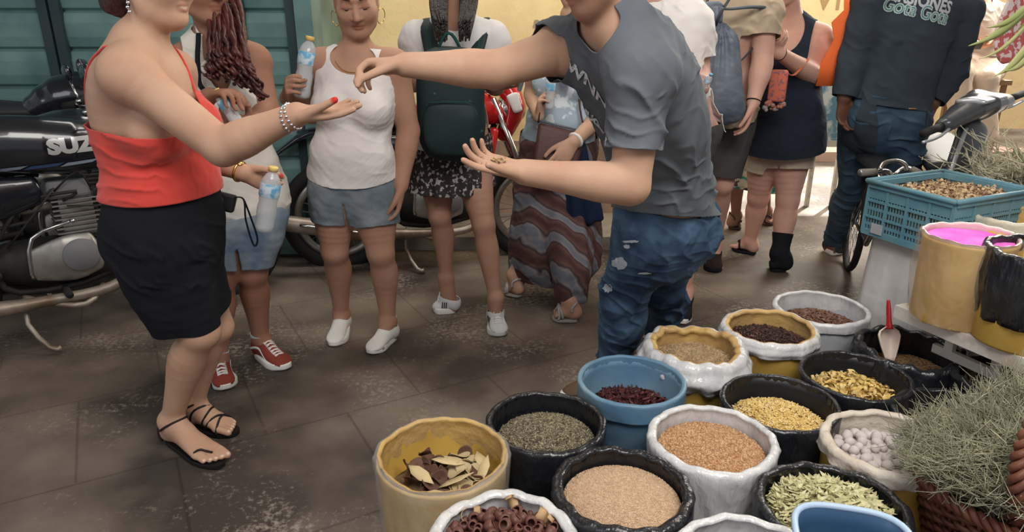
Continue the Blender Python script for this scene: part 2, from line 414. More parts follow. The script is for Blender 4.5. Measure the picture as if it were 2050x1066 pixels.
def text_mesh(s, size, bold=0.):
    cu = bpy.data.curves.new('t', 'FONT'); cu.body = s; cu.size = size; cu.offset = bold; cu.align_x = 'CENTER'; cu.resolution_u = 3
    o = bpy.data.objects.new('t', cu); scene.collection.objects.link(o); dg = bpy.context.evaluated_depsgraph_get(); me = bpy.data.meshes.new_from_object(o.evaluated_get(dg))
    bpy.data.objects.remove(o); bm = bmesh.new(); bm.from_mesh(me); bmesh.ops.triangulate(bm, faces=bm.faces)
    for _ in range(3):
        es = [e for e in bm.edges if e.calc_length() > size*.09]
        if not es: break
        bmesh.ops.subdivide_edges(bm, edges=es, cuts=1); bmesh.ops.triangulate(bm, faces=[f for f in bm.faces if len(f.verts) > 3])
    V = A_([v.co[:] for v in bm.verts]); Fc = [tuple(v.index for v in f.verts) for f in bm.faces]; bm.free(); return V, Fc
V, Fc = text_mesh('Vita', .42, .004)
c = at(1688, -6, 9.55); obj('wall_lettering', V@A_([[1, 0, 0], [0, 0, 1], [0, 0, 0.]])+A_([c[0], 9.595, c[2]-.14]), Fc, mat('faded_brown_paint', (.42, .28, .12), rough=.9), smooth=False, origin=(c[0], 9.6, c[2]))
tag(bpy.data.objects['wall_lettering'], 'faded brown painted lettering on the far sunlit wall', 'lettering')
# ---------------------------------------------------------------- spice tubs
rnd = random.Random(7)
M_ydrum = mat('yellow_plastic', (.62, .40, .09), rough=.45, col2=(.50, .30, .06), nscale=6, bump=.1, bscale=20, spec=.4)
M_blue = mat('blue_plastic', (.10, .20, .31), rough=.42, col2=(.20, .31, .38), nscale=4, bump=.12, bscale=14, spec=.5)
M_wdrum = mat('frosted_white_plastic', (.50, .52, .56), rough=.4, col2=(.40, .42, .47), nscale=5, bump=.1, bscale=14)
M_bldrum = mat('black_plastic', (.012, .013, .016), rough=.45, spec=.5)
M_bbag = mat('black_plastic_bag', (.012, .013, .017), rough=.3, spec=.75, bump=1., bscale=26, stretch=(1, 1, .5))
M_wbag = mat('clear_white_plastic_bag', (.80, .79, .78), rough=.2, col2=(.62, .62, .64), nscale=12, spec=.8, bump=1., bscale=42, stretch=(1, 1, .45), trans=.15)
M_fbag = mat('frosted_film', (.74, .72, .66), rough=.3, col2=(.6, .58, .54), nscale=10, spec=.6, bump=.8, bscale=28, stretch=(1, 1, .4), alpha=.15)
M_inyel = mat('yellow_lined_film', (.56, .36, .12), rough=.4, col2=(.46, .30, .13), nscale=7, spec=.5, bump=.6, bscale=22)

def tub(x, y, label, drum, bag, R=.172, h=.36, hang=.30, thick=.006, wr=1., seed=0, depth=.12, cat='tub', name='lined_tub', group='lined spice tubs on the floor', z0=0., inner=None, tilt=0., puff=0.):
    t = thing(name, label, cat, (x, y, z0), group); n = 96; rs = np.random.RandomState(seed)
    rb = R*.9
    body = [(rb*.96, 0), (rb, .008), (R-.008, h-.03), (R-.004, h-.012), (R-.004, h-.004), (R-.012, h-.004), (R-.014, h-.03), (rb-.014, .03), (0.001, .028)]
    V, Fc = lathe([(0.001, 0)]+body, 48); V = A_(V)+A_([x, y, z0]); obj('drum', V, Fc, drum, t)
    # bag: outside up, over the rim, down the inside
    prof = []
    for i in range(13): q = i/12; prof.append((0, h-hang+q*hang))
    for i in range(1, 6): a = pi*i/6; prof.append((1, a))
    for i in range(10): q = i/9; prof.append((2, h-q*(depth+.05)))
    V = []; th = np.arange(n)*2*pi/n; ph = rs.uniform(0, 6.28, 8)
    wav = sum(np.sin(th*k+ph[j])/(1+.25*j) for j, k in enumerate((2, 5, 9, 14, 23, 37)))*.0011*wr
    rimz = sum(np.sin(th*k+ph[7-j]) for j, k in enumerate((2, 3, 7, 15)))*.0017*wr
    Rw = R+.003+wav
    for kind, q in prof:
        for k in range(n):
            if kind == 0:
                f = (q-(h-hang))/max(hang, .01); base = rb+(R-rb)*(q/h)+.004
                rr = base+(wav[k]+.0009*sin(th[k]*17+q*60+ph[1])*wr)*(1.0 if f > .25 else 1.6)+.0026*wr*(1-abs(sin(th[k]*6.5+ph[4]+1.5*sin(q*22+th[k]*3))))**3+.004*wr*(1-f)**2*sin(th[k]*9+ph[2])+puff*sin(pi*f)**2
                zz = q+rimz[k]*f
            elif kind == 1:
                rr = R+.004-(thick+.006)*(1-cos(q))/1.+wav[k]; zz = h+rimz[k]+(thick+.004)*sin(q)
            else:
                f = (h-q)/(depth+.05); rr = R-.010-thick+wav[k]*(1-f)*.8+.0014*wr*sin(th[k]*11+q*50+ph[3])*f; zz = q+rimz[k]*(1-f)
            V.append((x+rr*cos(th[k]), y+rr*sin(th[k]), z0+zz))
    m = len(prof); Fc = [(i*n+k, i*n+(k+1) % n, (i+1)*n+(k+1) % n, (i+1)*n+k) for i in range(m-1) for k in range(n)]
    o = obj('plastic_bag', V, Fc, bag, t)
    if inner is not None:
        o.data.materials.append(inner); sp = 15*n
        for p in o.data.polygons:
            if p.index >= sp: p.material_index = 1
    solid(o, .0012)
    return t
def mound(x, y, z, R, h, amp=.004, seed=0, n=56, rings=16, dish=0., lean=(0, 0)):
    """heap surface: heights as a function so that grains can be dropped on it"""
    def H(px, py):
        q = np.minimum(np.hypot(px, py)/R, 1); P = np.stack([px, py, 0*px], -1)
        return z+h*(1-q**2)-dish*np.exp(-(q/.45)**2)+amp*fbm(P, seed, 22)*(1-.5*q)+lean[0]*px+lean[1]*py
    V = [(x, y, float(H(A_(0.), A_(0.))))]; Fc = []
    for i in range(1, rings+1):
        r = R*i/rings
        for k in range(n): a = 2*pi*k/n; V.append((x+r*cos(a), y+r*sin(a), float(H(A_(r*cos(a)), A_(r*sin(a))))))
    for k in range(n): Fc.append((0, 1+k, 1+(k+1) % n))
    for i in range(rings-1):
        for k in range(n): a = 1+i*n+k; b = 1+i*n+(k+1) % n; Fc.append((a, a+n, b+n, b))
    k0 = len(V)
    for k in range(n): a = 2*pi*k/n; V.append((x+R*.98*cos(a), y+R*.98*sin(a), z-.07))
    for k in range(n): a = 1+(rings-1)*n+k; b = 1+(rings-1)*n+(k+1) % n; Fc.append((a, k0+k, k0+(k+1) % n, b))
    Fc.append(tuple(k0+k for k in range(n-1, -1, -1)))
    return V, Fc, H
def shape(kind):
    if kind == 'seed':
        V = [(0, 0, 1), (1, 0, 0), (0, 1, 0), (-1, 0, 0), (0, -1, 0), (0, 0, -1)]; Fc = [(0, 1, 2), (0, 2, 3), (0, 3, 4), (0, 4, 1), (5, 2, 1), (5, 3, 2), (5, 4, 3), (5, 1, 4)]
        bm = bmesh.new(); vs = [bm.verts.new(v) for v in V]; [bm.faces.new([vs[i] for i in f]) for f in Fc]
        bmesh.ops.subdivide_edges(bm, edges=bm.edges, cuts=1, use_grid_fill=True); 
        V = A_([nrm(v.co[:]) for v in bm.verts]); Fc = [tuple(v.index for v in f.verts) for f in bm.faces]; bm.verts.index_update(); Fc = [tuple(v.index for v in f.verts) for f in bm.faces]; bm.free(); return V, Fc
    if kind == 'leaf':
        P = [(-1, 0, 0), (-.45, .3, .1), (-.45, 0, 0), (-.45, -.3, .1), (.2, .33, .14), (.2, 0, .05), (.2, -.33, .14), (1, 0, .2)]
        return A_(P), [(0, 2, 1), (0, 3, 2), (1, 2, 5, 4), (2, 3, 6, 5), (4, 5, 7), (5, 6, 7)]
    if kind == 'clove':
        V1, F1 = tube([(-1, 0, 0), (.3, 0, 0), (.55, 0, 0), (.8, 0, 0), (1, 0, 0)], [.14, .2, .42, .4, .1], 6); return A_(V1), F1
    if kind == 'curl':
        V = []; Fc = []
        for i in range(7):
            a = -1.9+3.8*i/6; r = .55+.04*i
            for j in range(3): w = (-.45, 0, .45)[j]*(1-.25*abs(i-3)/3); V.append((r*cos(a)*.9, w*(1+.1*sin(i)), r*sin(a)))
        for i in range(6):
            for j in range(2): Fc.append((i*3+j, i*3+j+1, i*3+j+4, i*3+j+3))
        return A_(V), Fc
SHAPES = {k: shape(k) for k in ('seed', 'leaf', 'clove', 'curl')}
def scatter(kind, n, x, y, H, R, size, seed=0, flat=(1, .5, .4), up=.35, lift=.3, mask=None, center=0.):
    """n grains of one kind lying on a heap, merged: V, F"""
    rs = np.random.RandomState(seed); S, SF = SHAPES[kind]; r = R*np.sqrt(rs.uniform(center, 1, n))*.985; a = rs.uniform(0, 6.2832, n)
    px, py = r*np.cos(a), r*np.sin(a)
    if mask is not None: k = mask(px, py); px, py = px[k], py[k]; n = len(px)
    q = rs.normal(size=(n, 4)); yaw = rs.uniform(0, 6.2832, n); pit = rs.normal(0, up, n); rol = rs.normal(0, up, n); s = size*rs.uniform(.7, 1.25, n)
    P = S*A_(flat)
    cy, sy, cp, sp_, cr, sr = np.cos(yaw), np.sin(yaw), np.cos(pit), np.sin(pit), np.cos(rol), np.sin(rol)
    Rz = np.stack([np.stack([cy, -sy, 0*cy], -1), np.stack([sy, cy, 0*cy], -1), np.stack([0*cy, 0*cy, 1+0*cy], -1)], 1)
    Ry = np.stack([np.stack([cp, 0*cp, sp_], -1), np.stack([0*cp, 1+0*cp, 0*cp], -1), np.stack([-sp_, 0*cp, cp], -1)], 1)
    Rx = np.stack([np.stack([1+0*cr, 0*cr, 0*cr], -1), np.stack([0*cr, cr, -sr], -1), np.stack([0*cr, sr, cr], -1)], 1)
    M = Rz@Ry@Rx; W = np.einsum('nij,vj->nvi', M, P)*s[:, None, None]
    W[:, :, 0] += (x+px)[:, None]; W[:, :, 1] += (y+py)[:, None]; W[:, :, 2] += (H(px, py)+lift*size*rs.uniform(0, 1, n))[:, None]
    V = W.reshape(-1, 3); m = len(S)
    Fc = [tuple(i+m*j for i in f) for j in range(n) for f in SF]; return V, Fc
def heap(name, label, cat, x, y, z, R, h, base, grains, amp=.004, seed=0, dish=0., lean=(0, 0), group=None):
    V, Fc, H = mound(x, y, z, R, h, amp, seed, dish=dish, lean=lean); mb = MB().add(V, Fc); nb = len(Fc); cnt = [(nb, 0)]
    o = None; mats = [base]; idx = [0]*nb
    for i, g in enumerate(grains):
        m = g.pop('m'); V2, F2 = scatter(x=x, y=y, H=H, R=R, seed=seed*7+i, **g); mb.add(V2, F2)
        if m not in mats: mats.append(m)
        idx += [mats.index(m)]*len(F2)
    o = obj(name, mb.V, mb.F, None, origin=(x, y, z))
    for m in mats: o.data.materials.append(m)
    o.data.polygons.foreach_set('material_index', idx)
    sm = [True]*len(o.data.polygons); o.data.polygons.foreach_set('use_smooth', sm)
    tag(o, label, cat, group, kind='stuff'); return o, H
def gm(name, c, c2=None, rough=.75, **kw): return mat(name, c, rough=rough, col2=c2 or tuple(q*.6 for q in c), nscale=kw.pop('nscale', 90), namt=.5, **kw)

# -- tea-dark granules, top left black tub
tub(.10, 1.81, 'black bag-lined tub of grey-brown dried herb grains, left of the blue tub', M_bldrum, M_bbag, seed=1, wr=.8)
m1 = gm('herb_brown', (.20, .17, .11)); m1b = gm('herb_straw', (.42, .36, .22)); m1c = gm('herb_dark', (.08, .065, .045))
heap('dried_herb', 'grey-brown crumbled dried herb filling the black tub left of the blue tub', 'herb', .10, 1.81, .305, .145, .03, m1c,
     [dict(kind='seed', n=2600, size=.0032, flat=(1.7, .6, .5), m=m1), dict(kind='seed', n=1300, size=.003, flat=(2, .5, .5), m=m1b), dict(kind='seed', n=900, size=.003, m=m1c)], seed=1)
# -- blue tub
tub(.385, 2.035, 'blue plastic tub holding dark red dried petals', M_blue, M_blue, seed=2, wr=.35, hang=.06, thick=.003, R=.170, h=.375, depth=.24)
mr1 = gm('petal_dark', (.075, .022, .022)); mr2 = gm('petal_red', (.16, .045, .04)); mr3 = gm('petal_pale', (.34, .17, .13))
heap('dried_petals', 'dark red dried petals deep inside the blue tub', 'petals', .385, 2.035, .258, .148, .03, mr1,
     [dict(kind='leaf', n=700, size=.013, flat=(1, 1, 1), up=.8, lift=1., m=mr1), dict(kind='leaf', n=420, size=.012, flat=(1, 1, 1), up=.8, lift=1.2, m=mr2), dict(kind='leaf', n=60, size=.01, flat=(1, 1, 1), up=.8, lift=1.2, m=mr3)], seed=2)
# -- tan crumble, white bag over yellow drum
tub(.645, 2.27, 'yellow tub with a white bag folded over its rim, heaped with tan crumbs', M_ydrum, M_wbag, seed=3, wr=2.4, hang=.085, thick=.02, R=.176, h=.37, depth=.10, puff=.022, inner=M_inyel)
mt1 = gm('tan_crumb', (.45, .31, .17)); mt2 = gm('tan_pale', (.60, .46, .27)); mt3 = gm('tan_brown', (.26, .15, .08))
heap('cumin_seed', 'tan brown seed heap in the white bag beside the man in jeans', 'seeds', .645, 2.27, .325, .146, .02, mt1,
     [dict(kind='seed', n=2400, size=.0028, flat=(1.8, .6, .5), m=mt1), dict(kind='seed', n=1500, size=.0028, flat=(1.8, .6, .5), m=mt2), dict(kind='seed', n=500, size=.003, m=mt3, mask=lambda a, b: fbm(np.stack([a, b, 0*a], -1), 4, 14) > .3)], seed=3, amp=.009)
# -- cloves
tub(.965, 2.435, 'yellow tub with a white bag rolled over the rim, full of dark cloves', M_ydrum, M_wbag, seed=4, wr=1.1, hang=.04, thick=.012, R=.174, h=.37, depth=.12, inner=M_inyel, puff=.006)
mc1 = gm('clove_dark', (.045, .022, .018)); mc2 = gm('clove_brown', (.10, .045, .032)); mc3 = gm('clove_red', (.28, .11, .10))
heap('cloves', 'dark brown cloves heaped in the yellow tub with the rolled white rim', 'cloves', .965, 2.435, .312, .147, .035, mc1,
     [dict(kind='clove', n=1500, size=.009, flat=(1, 1, 1), up=.5, lift=.6, m=mc1), dict(kind='clove', n=700, size=.009, flat=(1, 1, 1), up=.6, lift=.8, m=mc2),
      dict(kind='clove', n=130, size=.009, flat=(1, 1, 1), up=.6, lift=1.2, m=mc3, mask=lambda a, b: (a < -.03) & (b > -.02))], seed=4, amp=.01)
# -- white tub at the back
tub(1.25, 2.655, 'translucent white tub of brown seed pods, furthest back by the white sheet', M_wdrum, M_wbag, seed=5, wr=.7, hang=.03, thick=.006, R=.182, h=.36, depth=.15)
mp1 = gm('pod_brown', (.17, .085, .055)); mp2 = gm('pod_tan', (.27, .15, .10))
heap('brown_pods', 'small brown seed pods in the white tub nearest the white sheet', 'seeds', 1.25, 2.655, .285, .155, .03, mp1,
     [dict(kind='seed', n=900, size=.0075, flat=(1.2, .55, .5), lift=1., m=mp1), dict(kind='seed', n=500, size=.0075, flat=(1.2, .55, .5), lift=1.2, m=mp2)], seed=5, amp=.008)
# -- black tub with the scoop
tub(1.415, 2.29, 'black bag-lined tub with a red-handled scoop standing in it', M_bldrum, M_bbag, seed=6, wr=2.6, hang=.16, thick=.010, R=.176, h=.36, depth=.17, puff=.012)
heap('brown_powder', 'low layer of brown powder in the black tub with the scoop', 'powder', 1.415, 2.29, .275, .148, .01, gm('powder_brown', (.26, .16, .07)),
     [dict(kind='seed', n=1500, size=.003, m=mt3), dict(kind='seed', n=900, size=.003, m=gm('ochre', (.46, .28, .10)))], seed=6, amp=.01)
# -- yellow dried flowers
tub(1.135, 2.095, 'black bag-lined tub of yellow dried flower curls, right of the fine yellow one', M_bldrum, M_bbag, seed=7, wr=.6, hang=.28, thick=.003, R=.172, depth=.14)
my1 = gm('flower_yellow', (.72, .52, .17), (.55, .36, .10)); my2 = gm('flower_pale', (.80, .63, .30), (.62, .44, .16)); my3 = gm('flower_brown', (.33, .17, .06))
heap('yellow_flowers', 'loose curled yellow dried flowers in the black tub behind the white balls', 'flowers', 1.135, 2.095, .268, .145, .055, my3,
     [dict(kind='curl', n=260, size=.017, flat=(1, .8, 1), up=.9, lift=1., m=my1), dict(kind='curl', n=200, size=.016, flat=(1, .8, 1), up=.9, lift=1.4, m=my2), dict(kind='leaf', n=160, size=.018, flat=(1, 1, 1), up=.8, lift=1, m=my1), dict(kind='curl', n=70, size=.014, up=.9, m=my3)], seed=7, amp=.012)
# -- fine yellow
tub(.825, 1.925, 'black bag-lined tub of fine yellow granules in the middle of the tubs', M_bldrum, M_bbag, seed=8, wr=.6, hang=.28, thick=.003, R=.174, depth=.13)
mg1 = gm('granule_yellow', (.78, .56, .20), (.60, .40, .12)); mg2 = gm('granule_pale', (.84, .68, .36), (.7, .5, .2)); mg3 = gm('granule_brown', (.30, .12, .06))
heap('yellow_granules', 'fine yellow granules heaped in the middle black tub', 'granules', .825, 1.925, .285, .147, .045, mg1,
     [dict(kind='seed', n=1700, size=.0044, flat=(1.5, .6, .5), m=mg1, lift=.8), dict(kind='seed', n=1100, size=.0042, flat=(1.6, .6, .5), m=mg2, lift=1), dict(kind='seed', n=260, size=.0040, m=mg3, lift=1.2),
      dict(kind='seed', n=900, size=.0042, m=mg3, lift=1.3, mask=lambda a, b: (a < -.075) & (b > -.05))], seed=8, amp=.008)
# -- coriander-like seeds, white bag
tub(.555, 1.70, 'tub lined with a cloudy white bag and full of orange-brown round seeds', M_bldrum, M_wbag, seed=9, wr=1.0, hang=.20, thick=.008, R=.174, h=.375, depth=.09)
ms1 = gm('seed_orange', (.52, .30, .15), (.38, .20, .10)); ms2 = gm('seed_tan', (.64, .42, .24), (.5, .3, .16)); ms3 = gm('seed_dark', (.24, .11, .05))
heap('round_seeds', 'orange-brown round seeds in the white-lined tub at the centre', 'seeds', .555, 1.70, .338, .147, .02, ms1,
     [dict(kind='seed', n=3300, size=.0030, flat=(1, .95, .9), m=ms1, lift=.5), dict(kind='seed', n=1500, size=.003, flat=(1, .95, .9), m=ms2, lift=.8), dict(kind='seed', n=350, size=.0026, m=ms3)], seed=9, amp=.003)
# -- tan powder, black bag
tub(.275, 1.485, 'black bag-lined tub brimming with smooth pale tan grain', M_bldrum, M_bbag, seed=10, wr=1.3, hang=.22, thick=.010, R=.174, h=.37, depth=.06)
mo1 = gm('grain_tan', (.58, .40, .26), (.48, .32, .20)); mo2 = gm('grain_pale', (.68, .50, .34), (.56, .4, .26))
heap('tan_grain', 'smooth pale tan grain brimming in the front black tub', 'grain', .275, 1.485, .338, .148, .028, mo1,
     [dict(kind='seed', n=4200, size=.0019, flat=(1, .9, .8), m=mo1, lift=.5), dict(kind='seed', n=3000, size=.0019, flat=(1, .9, .8), m=mo2, lift=.6)], seed=10, amp=.002)
# -- green leaves
tub(.775, 1.425, 'black bag-lined tub overfull with pale green dried leaves', M_bldrum, M_bbag, seed=11, wr=1.2, hang=.25, thick=.008, R=.176, h=.365, depth=.07)
ml1 = gm('leaf_green', (.50, .46, .24), (.36, .34, .16)); ml2 = gm('leaf_pale', (.68, .62, .38), (.46, .45, .22)); ml3 = gm('leaf_brown', (.35, .23, .10))
heap('senna_leaves', 'pale green dried leaves heaped above the rim of the front right black tub', 'leaves', .775, 1.425, .332, .148, .04, ml1,
     [dict(kind='leaf', n=900, size=.021, flat=(1, .75, 1), up=.32, lift=.7, m=ml1), dict(kind='leaf', n=800, size=.020, flat=(1, .75, 1), up=.32, lift=.9, m=ml2), dict(kind='leaf', n=60, size=.014, flat=(1, .7, 1), up=.3, lift=1, m=ml3)], seed=11, amp=.006)
# -- white balls in a cloth-lined yellow tub
tub(1.045, 1.70, 'yellow tub lined with off-white cloth, holding white balls', M_ydrum, mat('offwhite_cloth_bag', (.70, .64, .55), rough=.6, col2=(.58, .50, .42), nscale=10, bump=.8, bscale=26, spec=.3), seed=12, wr=1.2, hang=.03, thick=.010, R=.172, h=.36, depth=.12)
mw = mat('chalky_white', (.66, .60, .58), rough=.6, col2=(.56, .50, .48), nscale=30, bump=.3, bscale=80)
V, Fc, Hb = mound(1.045, 1.70, .298, .146, .03, .004, 12)
tag(obj('seed_bed', V, Fc, mw, origin=(1.045, 1.70, .255)), 'lower layer of white balls filling the cloth-lined yellow tub', 'white balls', kind='stuff')
def ico(r, sub=2):
    bm = bmesh.new(); bmesh.ops.create_icosphere(bm, subdivisions=sub, radius=r); bm.verts.index_update(); V = A_([v.co[:] for v in bm.verts]); Fc = A_([[v.index for v in f.verts] for f in bm.faces]); bm.free(); return V, Fc
V, Fc = ico(1, 3); V = V*(1+.04*fbm(V, 3, 2)[:, None]); ball0 = None; placed = []
for i in range(1500):
    if len(placed) >= 105: break
    r = .134*sqrt(rnd.random()); a = rnd.uniform(0, 6.283); px, py = r*cos(a), r*sin(a); s = rnd.uniform(.0125, .0165)
    z = float(Hb(A_(px), A_(py)))+s*.75
    lay = [p for p in placed if hypot2(p, (px, py)) < (s+p[2])**2*.93] if False else [p for p in placed if (p[0]-px)**2+(p[1]-py)**2 < (s+p[2])**2*.85]
    if lay: continue
    placed.append((px, py, s))
    if ball0 is None:
        ball0 = obj('white_ball', V, Fc, mw, origin=(0, 0, 0)); o = ball0
    else: o = ball0.copy(); scene.collection.objects.link(o)
    o.location = (1.045+px, 1.70+py, z); o.scale = (s*rnd.uniform(.95, 1.25), s, s*rnd.uniform(.85, 1)); o.rotation_euler = (rnd.uniform(-.4, .4), rnd.uniform(-.4, .4), rnd.uniform(0, 6))
    tag(o, 'chalky white ball lying among its like in the cloth-lined yellow tub', 'ball', 'white balls in the yellow tub')
# -- dark curled pods, white bag, front
PX, PY = -.02, 1.29
tub(PX, PY, 'white bag-lined tub heaped with dark curled pods at the bottom edge', M_ydrum, M_wbag, seed=13, wr=1.6, hang=.30, thick=.012, R=.176, h=.37, depth=.09)
mk = gm('pod_maroon', (.095, .035, .028), (.17, .075, .055), rough=.45, nscale=30); mk2 = gm('pod_peel', (.55, .36, .20), (.42, .26, .12), rough=.6)
V, Fc, Hp = mound(PX, PY, .335, .148, .05, .006, 13)
tag(obj('pod_bed', V, Fc, mk, origin=(PX, PY, .30)), 'lower layer of dark pods filling the white-lined tub at the bottom edge', 'pods', kind='stuff')
def pod_shell():                       # open bowl-like husk with a curled lip
    prof = [(.001, -.9), (.5, -.8), (.85, -.35), (1, .15), (.9, .55), (.62, .72), (.5, .60), (.72, .45), (.82, .12), (.7, -.3), (.4, -.6), (.001, -.7)]
    V, Fc = lathe(prof, 14); V = A_(V); V = V*(1+.10*fbm(V, 9, 1.4)[:, None]); return V, Fc
V, Fc = pod_shell(); pod0 = None; placed = []
for i in range(3000):
    if len(placed) >= 95: break
    r = .140*sqrt(rnd.random()); a = rnd.uniform(0, 6.283); px, py = r*cos(a), r*sin(a); s = rnd.uniform(.012, .0175)
    if any((p[0]-px)**2+(p[1]-py)**2 < (s+p[2])**2*.55 for p in placed): continue
    placed.append((px, py, s))
    if pod0 is None: pod0 = obj('dried_pod', V, Fc, mk, origin=(0, 0, 0)); o = pod0
    else: o = pod0.copy(); scene.collection.objects.link(o)
    o.location = (PX+px, PY+py, float(Hp(A_(px), A_(py)))+s*.7+rnd.uniform(0, .008)); o.scale = (s, s*rnd.uniform(.8, 1), s*rnd.uniform(.8, 1.1)); o.rotation_euler = (rnd.uniform(-1.1, 1.1), rnd.uniform(-1.1, 1.1), rnd.uniform(0, 6))
    tag(o, 'dark maroon open seed pod among its like in the front white-lined tub', 'pod', 'dark pods in the front tub')
S_, SF_ = SHAPES['curl']; pl0 = None
PEEL = ['at the far left of', 'left of the raised one on', 'raised highest at the back of', 'right of the raised one on', 'at the far right of', 'nearest the middle of']
for i, (dx, dy, s) in enumerate([(-.085, .10, .026), (-.065, .12, .022), (.02, .135, .026), (.085, .10, .028), (.10, .075, .026), (.05, -.05, .02)]):
    if pl0 is None: pl0 = obj('peel_curl', S_, SF_, mk2, origin=(0, 0, 0)); solid(pl0, .06); o = pl0
    else: o = pl0.copy(); scene.collection.objects.link(o)
    o.location = (PX+dx, PY+dy, float(Hp(A_(dx), A_(dy)))+.022+(.016 if i == 2 else 0)); o.scale = (s,)*3; o.rotation_euler = (rnd.uniform(-.8, .8), rnd.uniform(-.6, .6), rnd.uniform(0, 6))
    tag(o, 'pale orange peel curl %s the dark pods' % PEEL[i], 'peel', 'pale peel curls on the pods')
# -- yellow-lined tub at the left with dried slices
tub(-.185, 1.615, 'tall tub wrapped in frosted film holding dried slices and leaves, leftmost of the tubs', M_ydrum, M_fbag, seed=14, wr=1.1, hang=.33, thick=.006, R=.178, h=.385, depth=.17, inner=M_inyel)
V, Fc, Hs = mound(-.185, 1.615, .268, .152, .03, .01, 14)
tag(obj('slice_bed', V, Fc, gm('slice_dark', (.08, .045, .03), (.30, .22, .12), nscale=30), origin=(-.185, 1.615, .22)), 'broken slices at the bottom of the leftmost tub', 'dried slices', kind='stuff')
msd = gm('slice_brown', (.085, .04, .028), (.15, .08, .05), nscale=60); msp = gm('slice_pale', (.55, .45, .27), (.40, .30, .16), nscale=40); msc = gm('leaf_cream', (.66, .54, .30), (.5, .38, .2), nscale=40)
def slice_mesh():
    V = []; Fc = []; n = 16
    for i, r in enumerate((0, .3, .6, .85, 1)):
        for k in range(n):
            a = 2*pi*k/n; rr = r*(1+.08*sin(3*a)); V.append((rr*cos(a), rr*sin(a)*.85, .35*(rr*cos(a))**2+.12*sin(2*a)*rr))
    for i in range(4):
        for k in range(n): Fc.append((i*n+k, i*n+(k+1) % n, (i+1)*n+(k+1) % n, (i+1)*n+k))
    return V, Fc
V, Fc = slice_mesh(); sl = {}
def drop(kind, m, dx, dy, s, rot, dz=.012, label='', name='dried_slice', grp='', cat='slice'):
    if kind not in sl: sl[kind] = solid(obj(name, V if 'leaf' not in kind else SHAPES['leaf'][0], Fc if 'leaf' not in kind else SHAPES['leaf'][1], m, origin=(0, 0, 0)), .05); o = sl[kind]
    else: o = sl[kind].copy(); scene.collection.objects.link(o)
    o.location = (-.185+dx, 1.615+dy, float(Hs(A_(dx), A_(dy)))+dz); o.scale = (s,)*3; o.rotation_euler = rot; tag(o, label, cat, grp)
for i in range(46):
    r = .125*sqrt(rnd.random()); a = rnd.uniform(1.9, 5.6) if i < 22 else rnd.uniform(0, 6.28)
    drop('dark', msd, r*cos(a), r*sin(a), rnd.uniform(.017, .030), (rnd.uniform(-1.1, 1.1), rnd.uniform(-1.1, 1.1), rnd.uniform(0, 6)), .014+rnd.uniform(0, .024), 'dark brown curled dried slice lying in the leftmost tub', grp='dark dried slices in the leftmost tub')
for i in range(15):
    r = .12*sqrt(rnd.random()); a = rnd.uniform(-1.5, 1.2)
    drop('pale', msp, r*cos(a), r*sin(a)-.02, rnd.uniform(.022, .036), (rnd.uniform(-.5, .5), rnd.uniform(-.5, .5), rnd.uniform(0, 6)), .025+rnd.uniform(0, .016), 'pale translucent dried slice lying in the leftmost tub', grp='pale dried slices in the leftmost tub')
LF = iter(['pointing down at the left of', 'lying level at the back of', 'lowest at the front of', 'standing at the right edge of', 'in the middle of', 'leaning on the back right wall of'])
for dx, dy, s, rz in ((-.055, -.03, .05, -.7), (.02, .03, .055, .05), (-.02, -.10, .05, .3), (.11, .01, .045, 1.3), (.04, -.06, .05, .2), (.10, .05, .05, 1.9)):
    drop('leafc', msc, dx, dy, s, (rnd.uniform(-.4, .4), rnd.uniform(-.3, .3), rz), .045, 'cream dried leaf %s the leftmost tub' % next(LF), 'dried_leaf', 'cream leaves in the leftmost tub', 'leaf')
# -- white-lined tub cut by the bottom edge
tub(.515, 1.215, 'white-lined tub cut by the bottom edge of the frame', M_bldrum, M_wbag, seed=15, wr=1.1, hang=.25, thick=.008, R=.172, h=.37, depth=.2)
heap('dark_spice', 'dark spice low in the white-lined tub at the bottom edge', 'spice', .515, 1.215, .18, .147, .02, mc2, [dict(kind='seed', n=700, size=.006, m=mc2)], seed=15)
# -- two black tubs behind the basket
tub(1.32, 1.86, 'black bag-lined tub of brown herb half hidden behind the bundle of grey stems', M_bldrum, M_bbag, seed=16, wr=1.0, hang=.25, thick=.005, R=.165, h=.35, depth=.10)
heap('brown_herb', 'brown dried herb in the black tub half hidden by the grey stems', 'herb', 1.32, 1.86, .27, .14, .02, mp1, [dict(kind='leaf', n=700, size=.011, m=mp1, up=.6), dict(kind='leaf', n=300, size=.01, m=m1b, up=.6)], seed=16)
tub(1.62, 2.04, 'black bag-lined tub under the white table edge, stems of dried herb standing in it', M_bldrum, M_bbag, seed=17, wr=1.4, hang=.25, thick=.006, R=.17, h=.37, depth=.08)
heap('herb_tips', 'grey-brown herb tips filling the black tub by the table edge', 'herb', 1.62, 2.04, .32, .145, .05, m1, [dict(kind='leaf', n=900, size=.013, m=m1, up=.8, lift=2), dict(kind='leaf', n=500, size=.012, m=mt2, up=.8, lift=2)], seed=17, amp=.01)
